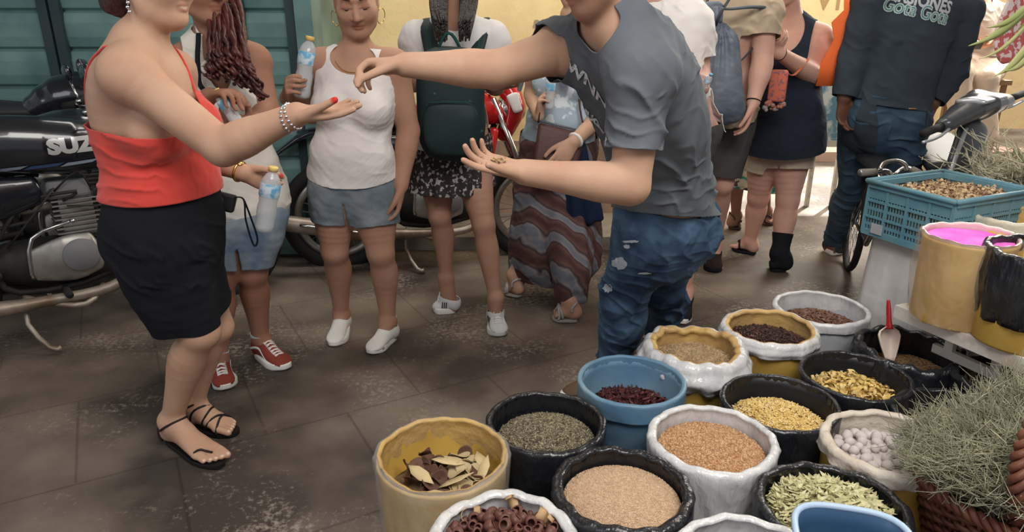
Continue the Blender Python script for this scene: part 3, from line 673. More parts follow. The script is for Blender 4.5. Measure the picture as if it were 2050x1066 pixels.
# -- scoop
def scoop():
    tip = at(1782, 724, 2.29); top = at(1779, 620, 2.37); ax = nrm(top-tip); side = nrm(np.cross(ax, (0, 1, 0)))
    t = thing('scoop', 'white plastic scoop with a red handle standing in the black tub', 'scoop', tip)
    b = tip; L = .125; V = []; Fc = []; dep = np.cross(side, ax)
    for i in range(9):
        q = i/8; w = .043*sin(min(q*1.1+.35, 1.57))*(1 if q < .75 else 1-.75*((q-.75)/.25)**2)
        for k in range(9): a = -1.75+3.5*k/8; V.append(b+ax*L*q+side*w*sin(a)+dep*w*cos(a)*.8)
    for i in range(8):
        for k in range(8): Fc.append((i*9+k, i*9+k+1, (i+1)*9+k+1, (i+1)*9+k))
    solid(obj('scoop_bowl', V, Fc, mat('cream_plastic', (.80, .66, .56), rough=.4, sss=.0), t), .003)
    c = b+ax*L*.92
    obj('handle', *tube([c, c+ax*.03, c+ax*.075, c+ax*.105], [.020, .013, .012, .008], 10, smooth=3, flat=.6), mat('red_plastic', (.45, .02, .025), rough=.35), t, label='red handle')
scoop()
# -- blue basin at the bottom edge
def basin():
    # rounded rectangular basin, near rim high above the tubs
    c = fl(1712, 1090, .47); t = thing('plastic_basin', 'blue plastic basin with a pale rim in front of the green leaves', 'basin', (c[0], c[1], .0))
    n = 48; prof = [(.80, .19), (.93, .40), (.96, .462), (1.02, .466), (1.03, .472), (1.0, .478), (.94, .474), (.9, .44), (.76, .21), (.001, .205)]
    V = []
    R = Matrix.Rotation(radians(-14), 3, 'Z')
    for s, z in prof:
        for k in range(n):
            a = 2*pi*k/n; ca, sa = cos(a), sin(a); p = 3.2; q = (abs(ca)**p+abs(sa)**p)**(-1/p)
            v = R@Vector((.115*s*q*ca, .105*s*q*sa, 0)); V.append((c[0]+v.x, c[1]+v.y, z))
    Fc = [(i*n+k, i*n+(k+1) % n, (i+1)*n+(k+1) % n, (i+1)*n+k) for i in range(len(prof)-1) for k in range(n)]
    o = obj('basin_body', V, Fc, mat('basin_blue', (.035, .085, .17), rough=.35, col2=(.05, .11, .2), nscale=4), t)
    o2 = obj('rim', *tube([V[5*n+k] for k in range(n)], .0075, 8, closed=True), mat('basin_rim_pale', (.42, .55, .72), rough=.3), t, label='pale rim')
    V2, F2 = lathe([(.001, 0), (.085, 0), (.07, .19), (.001, .19)], 24); obj('foot', A_(V2)+A_([c[0], c[1], 0]), F2, M_bldrum, t)
basin()
# ---------------------------------------------------------------- people: skeleton -> one continuous body, clothes cut from the same shapes
UP = A_([0, 0, 1.])
class Fig:
    def __init__(s, label, loc, skinmat, vox=.005, sc=1.):
        s.root = thing('person', label, 'person', (loc[0], loc[1], 0)); s.ops = {}; s.extra = {}; s.skin = skinmat; s.vox = vox; s.sc = sc; s.tints = []; s.J = {}
    def add(s, tagname, *ops): s.ops.setdefault(tagname, []).extend(ops); return s
    def trunk(s, pel, neck, hipside, shside, bend=(0, 0, 0), fem=True, w=1., d=1., belly=0., chest=1., neckto=None, neckr=.052, sh_w=1.):
        """spine from the pelvis to the neck base; hipside and shside point to the figure's right"""
        pel, neck = A_(pel, float), A_(neck, float); hs, ss = nrm(hipside), nrm(shside); k = s.sc; mid = (pel+neck)/2+A_(bend, float)
        S = lambda t: (1-t)**2*pel+2*t*(1-t)*mid+t*t*neck
        if fem: T = [(-.15, .140, .105), (0, .172, .122), (.16, .158, .108), (.34, .130, .094), (.52, .136, .10), (.68, .150, .108), (.82, .150, .092), (.93, .115, .070), (1.0, .066, .056)]
        else: T = [(-.15, .130, .105), (0, .158, .118), (.16, .152, .112), (.34, .146, .108), (.52, .156, .112), (.68, .172, .118), (.82, .178, .104), (.93, .135, .080), (1.0, .070, .062)]
        pts = []; rad = []; sd = []
        for t, a, b in T:
            c = S(t) if t >= 0 else pel+(S(0)-S(.15))*(-t/.15)
            q = nrm(hs*(1-max(t, 0))+ss*max(t, 0)); pts.append(c); f = sh_w if t > .6 and t < .95 else 1.
            rad.append((a*k*w*f, b*k*d*(chest if .5 < t < .9 else 1))); sd.append(q)
        s.S = S; s.pel = pel; s.neck = neck; s.hs = hs; s.ss = ss
        s.hf = nrm(np.cross(UP if abs(hs[2]) < .9 else A_([0, 1, 0]), hs)); up = nrm(neck-S(.7)); s.sf = nrm(np.cross(up, ss)); s.up = up
        lo = nrm(S(.2)-pel); s.hf = nrm(np.cross(lo, hs))
        s.add('trunk', chain(pts, rad, k=.03, sub=3, sides=sd))
        if belly: s.add('trunk', ell(S(.26)+s.hf*(.055*k*d), A_([.13*w, .075, .10])*k*belly, np.stack([hs, s.hf, lo], 1), .05))
        for sg in (-1, 1):
            s.add('trunk', ell(pel+hs*sg*.078*k*w-s.hf*.062*k*d-lo*.03*k, A_([.085*w, .078, .09])*k*(1 if fem else .92), np.stack([hs, s.hf, lo], 1), .04))
        if neckto is not None:
            s.add('neck', chain([neck-(neck-S(.9))*.4, (neck+A_(neckto))/2, neckto], [neckr*k*1.12, neckr*k, neckr*k*.98], k=.03, sub=2))
        return s
    def bust(s, r=.062, out=.075, sep=.072, t=.66, drop=0.):
        k = s.sc
        for sg in (-1, 1):
            c = s.S(t)+s.sf*out*k+s.ss*sg*sep*k-s.up*drop
            s.add('trunk', ell(c, A_([r*1.05, r*.95, r])*k, np.stack([s.ss, s.sf, s.up], 1), .03))
        return s
    def arm(s, side, sh, el, wr, fat=1., men=False, shr=None):
        k = s.sc*fat; sh, el, wr = A_(sh, float), A_(el, float), A_(wr, float); m = 1.12 if men else 1.
        inn = sh+(s.S(.84)-sh)*.45
        a = lambda p, q, t: p+(q-p)*t
        s.J['sh'+side] = sh; s.J['el'+side] = el; s.J['wr'+side] = wr
        r0 = (shr or .054)*m*k
        s.add('arm'+side, chain([inn, sh, a(sh, el, .28), a(sh, el, .62), el], [r0*1.05, r0, .048*m*k, .044*m*k, .039*m*k], k=.035, sub=3))
        s.add('fore'+side, chain([el, a(el, wr, .12), a(el, wr, .32), a(el, wr, .68), wr], [.038*m*k, .041*m*k, .041*m*k, .031*m*k, (.026*m)*k], k=.018, sub=3))
        s.add('trap', chain([a(s.neck, s.S(.9), .0)+s.up*.02, a(s.neck, sh, .5)+s.up*.012, sh], [.045*k, .040*k, r0*.85], k=.04, sub=2))
        return s
    def leg(s, side, hip, kn, an, fat=1., men=False, foot=None):
        k = s.sc*fat; hip, kn, an = A_(hip, float), A_(kn, float), A_(an, float); a = lambda p, q, t: p+(q-p)*t; m = .95 if men else 1.
        s.J['hip'+side] = hip; s.J['kn'+side] = kn; s.J['an'+side] = an
        d = nrm(an-kn); back = foot if foot is not None else s.hf; back = -nrm(back-d*np.dot(back, d))
        s.add('leg'+side, chain([hip, a(hip, kn, .25), a(hip, kn, .6), a(hip, kn, .9), kn], [.092*k*m, .090*k*m, .073*k*m, .057*k, .054*k], k=.04, sub=3))
        s.add('calf'+side, chain([kn, a(kn, an, .15)+back*.008, a(kn, an, .33)+back*.016, a(kn, an, .62)+back*.008, a(kn, an, .9), an], [.052*k, .051*k, .056*k, .043*k, .034*k, .036*k], k=.02, sub=3))
        return s
    def hand(s, side, d, n, t=None, curl=((.25, .3, .2),)*4, thumb=(.6, .75, .25), tcurl=.3, k_=1., spread=.06):
        """d wrist->fingers, n palm normal, t towards the thumb; curl = bends of index..little"""
        k = s.sc*k_; w = s.J['wr'+side]; d = nrm(d); n = A_(n, float); n = nrm(n-d*np.dot(n, d)); t = np.cross(d, n) if side == 'R' else np.cross(n, d)
        ops = [chain([w-d*.01*k, w+d*.03*k, w+d*.065*k, w+d*.088*k], [(.026*k, .020*k), (.033*k, .019*k), (.039*k, .016*k), (.037*k, .012*k)], side=t, k=.012, sub=2)]
        offs = (.0285, .0095, -.0095, -.027); ln = (.070, .078, .073, .057); base = (.088, .091, .087, .079); rr = (.0088, .0090, .0086, .0076)
        for i in range(4):
            p = w+d*base[i]*k+t*offs[i]*k-n*.001*k; dr = nrm(d+t*(1.5-i)*spread); pts = [p-dr*.02*k, p]; a = 0; cv = curl[i] if i < len(curl) else curl[-1]
            for j, f in enumerate((.43, .31, .26)):
                dr = axang(dr, np.cross(dr, n), cv[j]); p = p+dr*ln[i]*f*k; pts.append(p)
            ops.append(chain(pts, [rr[i]*k*1.05, rr[i]*k*1.06, rr[i]*k, rr[i]*k*.93, rr[i]*k*.8], k=.005, sub=2)); s.J['tip%s%d' % (side, i)] = pts[-1]; s.J['nail%s%d' % (side, i)] = pts[-1]-n*.006*k
        p = w+d*.022*k+t*.022*k+n*.004*k; dr = nrm(d*thumb[0]+t*thumb[1]+n*thumb[2]); pts = [p]
        for j, f in enumerate((.046, .034, .027)):
            p = p+dr*f*k; pts.append(p); dr = axang(dr, np.cross(dr, nrm(d+n*.4)), tcurl)
        ops.append(chain(pts, [.0155*k, .0115*k, .0098*k, .0082*k], k=.010, sub=2)); s.J['tip%s4' % side] = pts[-1]
        s.add('hand'+side, *ops); s.J['palm'+side] = w+d*.05*k+n*.016*k; return s
    def foot(s, side, toe, k_=1., bare=True, lift=0.):
        """heel under the ankle, toes towards toe (a point on the ground)"""
        an = s.J['an'+side]; toe = A_(toe, float); d = toe-an; d[2] = 0; L = np.linalg.norm(d); d = nrm(d); z0 = lift; k = s.sc*k_
        heel = A_([an[0], an[1], z0])-d*.035*k; r = nrm(np.cross(d, UP)); s.J['heel'+side] = heel; s.J['fd'+side] = d; s.J['fl'+side] = L+.035*k
        g = lambda f, lat, h: heel+d*f*(L+.035*k)+r*lat*k+UP*h*k
        ops = [chain([g(.07, 0, .030), g(.30, 0, .040), g(.55, 0, .030), g(.74, 0, .019)], [(.030*k, .030*k), (.031*k, .038*k), (.040*k, .028*k), (.045*k, .016*k)], side=r, k=.02, sub=3),
               chain([an, g(.14, 0, .05), g(.08, 0, .03)], [.034*k, .032*k, .030*k], k=.02), chain([an+d*.01, g(.36, 0, .058)], [.032*k, .026*k], k=.03, sub=1)]
        if bare:
            sgn = 1 if side == 'L' else -1
            for i in range(5):
                la = (.032, .014, -.002, -.017, -.031)[i]*sgn; f = (1., .985, .96, .93, .885)[i]; rr = (.0125, .009, .0085, .008, .0078)[i]
                ops.append(chain([g(.72, la*1.05, .016), g((.72+f)/2, la*1.05, .016), g(f-.03, la, .011)], [rr*1.05*k, rr*k, rr*.95*k], k=.006, sub=2)); s.J['toe%s%d' % (side, i)] = g(f-.01, la, .018)
        s.add('foot'+side, *ops); return s
    def head(s, c, fwd, up, k_=1., face=True):
        k = s.sc*k_; c = A_(c, float); f = nrm(fwd); u = A_(up, float); u = nrm(u-f*np.dot(u, f)); r = np.cross(f, u); R = np.stack([r, f, u], 1)
        s.H = (c, r, f, u, k); P = lambda x, y, z: c+(r*x+f*y+u*z)*k; s.P = P; E = lambda p, rr, kk=.012, sg=1: ell(P(*p), A_(rr)*k, R, kk*k, sg)
        o = [E((0, -.018, .030), (.074, .092, .082)), E((0, .026, -.022), (.062, .066, .082), .03), E((0, .060, -.092), (.027, .026, .020), .03)]
        o += [chain([P(sg*.056, -.002, -.045), P(sg*.046, .03, -.078), P(sg*.012, .062, -.098)], [.018*k, .018*k, .016*k], k=.03*k, sub=2) for sg in (-1, 1)]
        if face:
            o += [E((sg*.031, .092, .010), (.019, .012, .013), .012, -1) for sg in (-1, 1)]
            o += [E((sg*.031, .0745, .008), (.0155, .0145, .0135), .004) for sg in (-1, 1)]
            o += [E((sg*.036, .060, -.026), (.026, .024, .024), .045) for sg in (-1, 1)]
            o += [chain([P(0, .080, .018), P(0, .096, -.008), P(0, .108, -.030)], [.008*k, .0095*k, .0115*k], k=.012*k, sub=3)]
            o += [E((sg*.0125, .094, -.034), (.0085, .011, .0075), .006) for sg in (-1, 1)]
            o += [E((0, .0845, -.0585), (.022, .0105, .0062), .006), E((0, .083, -.0695), (.019, .0115, .0072), .006), E((0, .078, -.050), (.016, .012, .012), .012)]
            o += [E((0, .099, -.0640), (.022, .010, .0011), .003, -1), E((0, .082, .030), (.046, .010, .007), .015)]
        o += [E((sg*.074, -.012, -.010), (.010, .019, .031), .006) for sg in (-1, 1)]+[E((sg*.082, -.008, -.008), (.006, .011, .019), .006, -1) for sg in (-1, 1)]
        for sg in (-1, 1):
            s.paint(P(sg*.031, .098, .0015), A_([.0165, .03, .0036])*k, (.16, .12, .12), R, .35); s.paint(P(sg*.034, .09, .035), A_([.021, .03, .0042])*k, (.22, .15, .13), R, .4)
        s.paint(P(0, .095, -.064), A_([.023, .03, .0115])*k, (.88, .70, .70), R, .3)
        s.add('head', *o); return s
    def paint(s, c, r, col, R=None, soft=.25): s.tints.append((A_(c, float), A_([r]*3 if np.isscalar(r) else r, float), col, R, soft)); return s
    def body(s, tags=None, vox=None, name='body', label=None):
        tags = tags or list(s.ops); V, Fc = field_mesh([o for t in tags for o in s.ops[t]], vox or s.vox); V = relax(V, Fc, 1, .3)
        T = np.ones((len(V), 3))
        for c, r, col, R, soft in s.tints:
            q = V-c; q = q@(R if R is not None else np.eye(3)); d = np.sqrt(((q/r)**2).sum(1)); w = np.clip((1+soft-d)/(2*soft), 0, 1)[:, None]; T = T*(1-w)+A_(col)*w
        return obj(name, V, Fc, s.skin, s.root, tints=T, label=label)
    def wear(s, name, m, tags, off, keeps, extra=(), vox=None, wr=(.004, 14, 0), thick=.0025, label=None, smooth=2, koff=0., parent=None, fold=None):
        """cloth: the named body shapes grown by off, cut where any keep function is negative"""
        offs = off if isinstance(off, dict) else {t: off for t in tags}; ops = []
        for t in tags:
            for prims, k, sg in s.ops[t]: ops.append((grown(prims, offs[t]), k+.005, sg))
        ops += list(extra); V, Fc = field_mesh(ops, vox or s.vox); V = relax(V, Fc, smooth, .5); N = normals(V, Fc)
        if wr: V = V+N*(wr[0]*fbm(V, wr[2], wr[1], 3))[:, None]
        if fold is not None: V = V+N*fold(V)[:, None]
        f = np.min([k(V) for k in keeps], 0) if keeps else np.ones(len(V)); V, T = clip(V, Fc, f)
        V, T = biggest(V, T)
        o = obj(name, V, T, m, parent or s.root, label=label); solid(o, thick, -1); s.last = (V, T); return o
def biggest(V, T, frac=.04):
    par = np.arange(len(V)); E = np.concatenate([T[:, [0, 1]], T[:, [1, 2]]])
    for _ in range(200):
        m = np.minimum(par[E[:, 0]], par[E[:, 1]]); p2 = par.copy(); np.minimum.at(p2, E[:, 0], m); np.minimum.at(p2, E[:, 1], m); p2 = p2[p2]
        if (p2 == par).all(): break
        par = p2
    u, inv, c = np.unique(par, return_inverse=True, return_counts=True); ok = c[inv] > frac*len(V); keepT = ok[T].all(1); T = T[keepT]; used = np.unique(T); mp = np.full(len(V), -1); mp[used] = np.arange(len(used)); return V[used], mp[T]
def grown(prims, off):
    out = []
    for p in prims:
        if isinstance(p, Seg): out.append(Seg(p.a, p.b, (p.ra[0]+off, p.ra[1]+off), (p.rb[0]+off, p.rb[1]+off), p.side))
        else: out.append(Ell(p.c, p.r+off, p.R))
    return out
def crease(d, freq, amp, seed=0, warp=2.2, cover=.35):
    """sharp-ridged cloth folds running across direction d"""
    d = nrm(d)
    def f(V):
        w = fbm(V, seed+11, 5)*warp; r = (1-np.abs(np.sin(V@d*freq+w)))**2.2; m = np.clip(fbm(V, seed+5, 4.5)*1.4+cover, 0, 1); return amp*(r-.22)*m
    return f
# keep functions (positive = cloth stays)
def above(p, n=(0, 0, 1)): p = A_(p, float); n = nrm(n); return lambda V: (V-p)@n
def below(p, n=(0, 0, 1)): p = A_(p, float); n = nrm(n); return lambda V: -((V-p)@n)
def outside(c, r, R=None): c = A_(c, float); r = A_([r]*3 if np.isscalar(r) else r, float); return lambda V: (np.sqrt(((((V-c)@(R if R is not None else np.eye(3)))/r)**2).sum(1))-1)*r.min()
def cuff(a, b, t, rad=.12, hard=9.):            # cut a sleeve or trouser leg at fraction t from a to b, only near that limb
    a, b = A_(a, float), A_(b, float); ax = b-a; L = np.linalg.norm(ax); n = ax/L
    def f(V):
        h = (V-a)@n; q = V-a-np.outer(np.clip(h, 0, 9), n); return np.minimum(np.maximum(t*L-h, np.linalg.norm(q, axis=1)-rad), t*L+hard-h)
    return f
def either(*fs): return lambda V: np.max([f(V) for f in fs], 0)
def both(*fs): return lambda V: np.min([f(V) for f in fs], 0)
def band(p, n, w): p = A_(p, float); n = nrm(n); return lambda V: w-np.abs((V-p)@n)

# ---------------------------------------------------------------- footwear
def shoe(fig, side, m, msole, k=1., style='low', mlace=None, stripe=None, L=None, label=None, name='shoe', sock=None):
    h = fig.J['heel'+side]; d = fig.J['fd'+side]; L = L or fig.J['fl'+side]+.012; r = nrm(np.cross(d, UP)); an = fig.J['an'+side]
    g = lambda f, lat, z: h-d*.012+d*f*L+r*lat*k+UP*z*k
    sgn = -1 if side == 'L' else 1
    # sole outline
    n = 40; V = []; pts = []
    for i in range(n):
        a = 2*pi*i/n; y = (1-cos(a))/2; wv = .0
        w = .034+.012*math.exp(-((y-.72)/.22)**2)+.0*y; w = w*(max(1-(2*y-1)**2, 0))**.32*1.12
        lat = w*(1 if a < pi else -1)+.006*sgn*sin(pi*y)*-1
        pts.append((y, lat))
    for z, s_ in ((0, .97), (.006, 1.0), (.024, 1.0), (.030, .96)):
        for y, lat in pts: V.append(g(y*1.0+.0, lat*s_, z+(.008*max(0, y-.8)/.2 if z < .01 else .0)))
    Fc = [(i*n+k_, i*n+(k_+1) % n, (i+1)*n+(k_+1) % n, (i+1)*n+k_) for i in range(3) for k_ in range(n)]+[tuple(range(n-1, -1, -1)), tuple(3*n+i for i in range(n))]
    ops = [chain([g(.14, 0, .045), g(.35, 0, .046), g(.60, 0, .036), g(.80, 0, .030), g(.90, 0, .026)], [(.034*k, .036*k), (.035*k, .042*k), (.041*k, .030*k), (.043*k, .022*k), (.034*k, .016*k)], side=r, k=.02, sub=3),
           chain([g(.13, 0, .05), an*A_([1, 1, 0])+UP*(.085*k+h[2])], [.036*k, .040*k], k=.025, sub=1), chain([g(.22, 0, .06), g(.42, 0, .055)], [.036*k, .030*k], k=.02, sub=1)]
    V1, F1 = field_mesh(ops, .004); cut = A_([an[0], an[1], h[2]])+UP*(.083*k)
    V1, F1 = clip(V1, F1, np.minimum(above(h+UP*.015)(V1), below(cut, nrm(UP-d*.22))(V1)))
    up = obj(name, V1, F1, m, fig.root, label=label); solid(up, .003)
    so = obj('sole', V, Fc, msole, up)
    if mlace is not None:
        for i in range(6):
            y = .40+.065*i; z = .093-.0085*i*1.0; w = .019
            mb = MB(); top = lambda yy, la: drop_on(V1, F1, g(yy, la, .2))
            mb.tube([top(y, -w), top(y+.012, 0), top(y+.035, w)], .0032, 6); mb.tube([top(y+.035, -w), top(y+.018, 0), top(y, w)], .0032, 6); mb.obj('lace', mlace, up)
    if stripe is not None:
        for sg in (-1, 1): stripe(up, g, sg, V1, F1)
    return up
def drop_on(V, Fc, p, dr=(0, 0, -1)):
    """where the ray from p along dr first meets the surface, nudged outwards"""
    from mathutils.bvhtree import BVHTree
    key = id(V)
    if key not in drop_on.c: drop_on.c.clear(); drop_on.c[key] = (V, BVHTree.FromPolygons([tuple(v) for v in V.tolist()], [tuple(f) for f in Fc.tolist()]))
    h = drop_on.c[key][1].ray_cast(Vector(p), Vector(dr)); return A_(h[0])+A_(h[1])*.0018*(1 if np.dot(h[1], dr) < 0 else -1) if h[0] is not None else A_(p)+A_(dr, float)*.1
drop_on.c = {}
def project(V, surf, dr, off=.0045):
    from mathutils.bvhtree import BVHTree
    b = BVHTree.FromPolygons([tuple(v) for v in surf[0].tolist()], [tuple(f) for f in surf[1].tolist()]); out = []; ok = []
    for p in V:
        h = b.ray_cast(Vector(p), Vector(dr)); ok.append(h[0] is not None); out.append(A_(h[0])-A_(dr, float)*off if h[0] is not None else A_(p))
    return A_(out), ok
def print_on(fig, parent, surf, s, size, c, right, up, dr, m, bold=.0, name='print', arc=None, xs=1., parts=None):
    V, Fc = text_mesh(s, size, bold); V = V*A_([xs, 1, 1]); x, y = V[:, 0].copy(), V[:, 1].copy()
    if arc: y = y-arc*(x/size)**2*size
    P = A_(c, float)+np.outer(x, nrm(right))+np.outer(y, nrm(up)); P, ok = project(P, surf, nrm(dr)); Fc = [f for f in Fc if all(ok[i] for i in f)]
    return obj(name, P, Fc, m, parent, smooth=True)
def sandal(fig, side, m, straps, label=None, thick=.014, name='sandal', L=None, strapr=.0035):
    h = fig.J['heel'+side]; d = fig.J['fd'+side]; L = (L or fig.J['fl'+side])+.014; r = nrm(np.cross(d, UP)); n = 36; V = []
    g = lambda f, lat, z: h-d*.008+d*f*L+r*lat+UP*z
    for z, s_ in ((-thick, .96), (-thick+.003, 1), (-.002, 1), (.001, .97)):
        for i in range(n):
            a = 2*pi*i/n; y = (1-cos(a))/2; w = (.033+.014*math.exp(-((y-.74)/.25)**2))*(max(1-(2*y-1)**2, 0))**.33*1.08; V.append(g(y, w*s_*(1 if a < pi else -1), z))
    Fc = [(i*n+k_, i*n+(k_+1) % n, (i+1)*n+(k_+1) % n, (i+1)*n+k_) for i in range(3) for k_ in range(n)]+[tuple(range(n-1, -1, -1)), tuple(3*n+i for i in range(n))]
    so = obj(name, V, Fc, m, fig.root, label=label, smooth=False)
    fv = field_mesh([o for t in ('foot'+side, 'calf'+side) for o in fig.ops[t]], .006); P, N = fv[0], normals(*fv)
    for st in straps:
        pts = [g(*q) for q in st]; pts = [A_(q) for q in catmull(pts, 6)]
        out = []
        for q in pts:
            i = np.argmin(((P-q)**2).sum(1)); out.append(P[i]+N[i]*strapr*1.0 if np.linalg.norm(P[i]-q) < .05 else q)
        for _ in range(1): out = [out[0]]+[(out[i-1]+out[i]*2+out[i+1])/4 for i in range(1, len(out)-1)]+[out[-1]]
        obj('strap', *tube(out, strapr, 7, flat=1.), m, so)
    return so

def inside(c, r, R=None): g = outside(c, r, R); return lambda V: -g(V)
def split_legs(f, c, h=.30, w=.010):   # keeps the two legs of a garment apart
    return ell(c, (w, .20, h), np.stack([f.hs, f.hf, np.cross(f.hs, f.hf)], 1), .012, -1)
# ---------------------------------------------------------------- shared people materials and held things
SK_light = skin('skin_light', (.52, .325, .225)); SK_tan = skin('skin_tan', (.43, .245, .17)); SK_brown = skin('skin_brown', (.34, .175, .115)); SK_fair = skin('skin_fair', (.62, .37, .29)); SK_dark = skin('skin_dark', (.17, .08, .05))
M_black = mat('black_cloth', (.010, .011, .015), rough=.85, spec=.2, bump=.3, bscale=300)
M_gold = mat('gold', (.75, .50, .16), rough=.25, metal=1.); M_silver = mat('silver', (.7, .7, .72), rough=.22, metal=1.)
M_hair = mat('dark_hair', (.022, .014, .012), rough=.42, spec=.5, bump=.8, bscale=30, stretch=(4, 4, .5))
M_white = cloth('white_cotton', (.78, .76, .74), .92); M_sole = mat('white_rubber', (.74, .72, .68), rough=.5)
M_lace = mat('white_lace', (.8, .78, .74), rough=.8)
M_clear = mat('clear_plastic', (.86, .90, .93), rough=.10, spec=.9, alpha=.26); M_water = mat('water', (.80, .84, .86), rough=.05, spec=.8, alpha=.30)
M_lbl = mat('blue_label', (.16, .45, .68), rough=.4, col2=(.62, .76, .86), nscale=22, contrast=(.46, .54), namt=.5)
def bottle(label, base, top, k=1., cap=(.75, .52, .16), water=.6, group=None):
    base, top = A_(base, float), A_(top, float); ax = nrm(top-base); k = np.linalg.norm(top-base)/.225; R = frame(ax)
    t = thing('water_bottle', label, 'bottle', base, group)
    pr = [(.001, .004), (.022, .0), (.030, .006), (.032, .02), (.0305, .045), (.032, .06), (.032, .085), (.0295, .10), (.0315, .115), (.033, .13), (.0325, .165), (.028, .182), (.020, .196), (.0135, .203), (.0125, .208), (.0155, .209), (.0155, .211), (.0125, .212), (.0125, .218)]
    def put(name, prof, m, **kw):
        V, Fc = lathe([(r*k, z*k) for r, z in prof], 28); return obj(name, A_(V)@R.T+base, Fc, m, t, **kw)
    solid(put('bottle_body', pr, M_clear), .0007)
    put('label_band', [(.0322, .122), (.0336, .125), (.0336, .166), (.0325, .168)], M_lbl)
    if water: 
        wz = water*.2; wp = [(r-.0016, z+.0015) for r, z in pr[1:] if z < wz]; put('water', [(.0005, .005)]+wp+[(wp[-1][0], wz), (.0005, wz)], M_water)
    c = [(.0005, .224)]+[(.0145, .224), (.0158, .222)]+[(.0160, .209), (.0135, .209)]
    put('cap', c[::-1], mat('cap', cap, rough=.4)); return t
def ring(name, c, n, r, tr, m, parent, seg=40, sx=1., side=None):
    R = frame(n, side); pts = [A_(c, float)+R@A_([r*sx*cos(2*pi*i/seg), r*sin(2*pi*i/seg), 0]) for i in range(seg)]
    return obj(name, *tube(pts, tr, 8, closed=True), m, parent)
def hug(V, pts, off, it=3):
    """lay a line of points on a body surface"""
    P, N = V; out = []
    for q in pts:
        i = np.argmin(((P-q)**2).sum(1)); out.append(P[i]+N[i]*off)
    for _ in range(it): out = [out[0]]+[(out[i-1]+2*out[i]+out[i+1])/4 for i in range(1, len(out)-1)]+[out[-1]]
    return out
def denim(name, c, c2, **kw):
    return mat(name, c, rough=.85, col2=c2, nscale=7, namt=.5, contrast=(.38, .62), bump=.5, bscale=350, spec=.2, speck=kw.pop('speck', None), **kw)

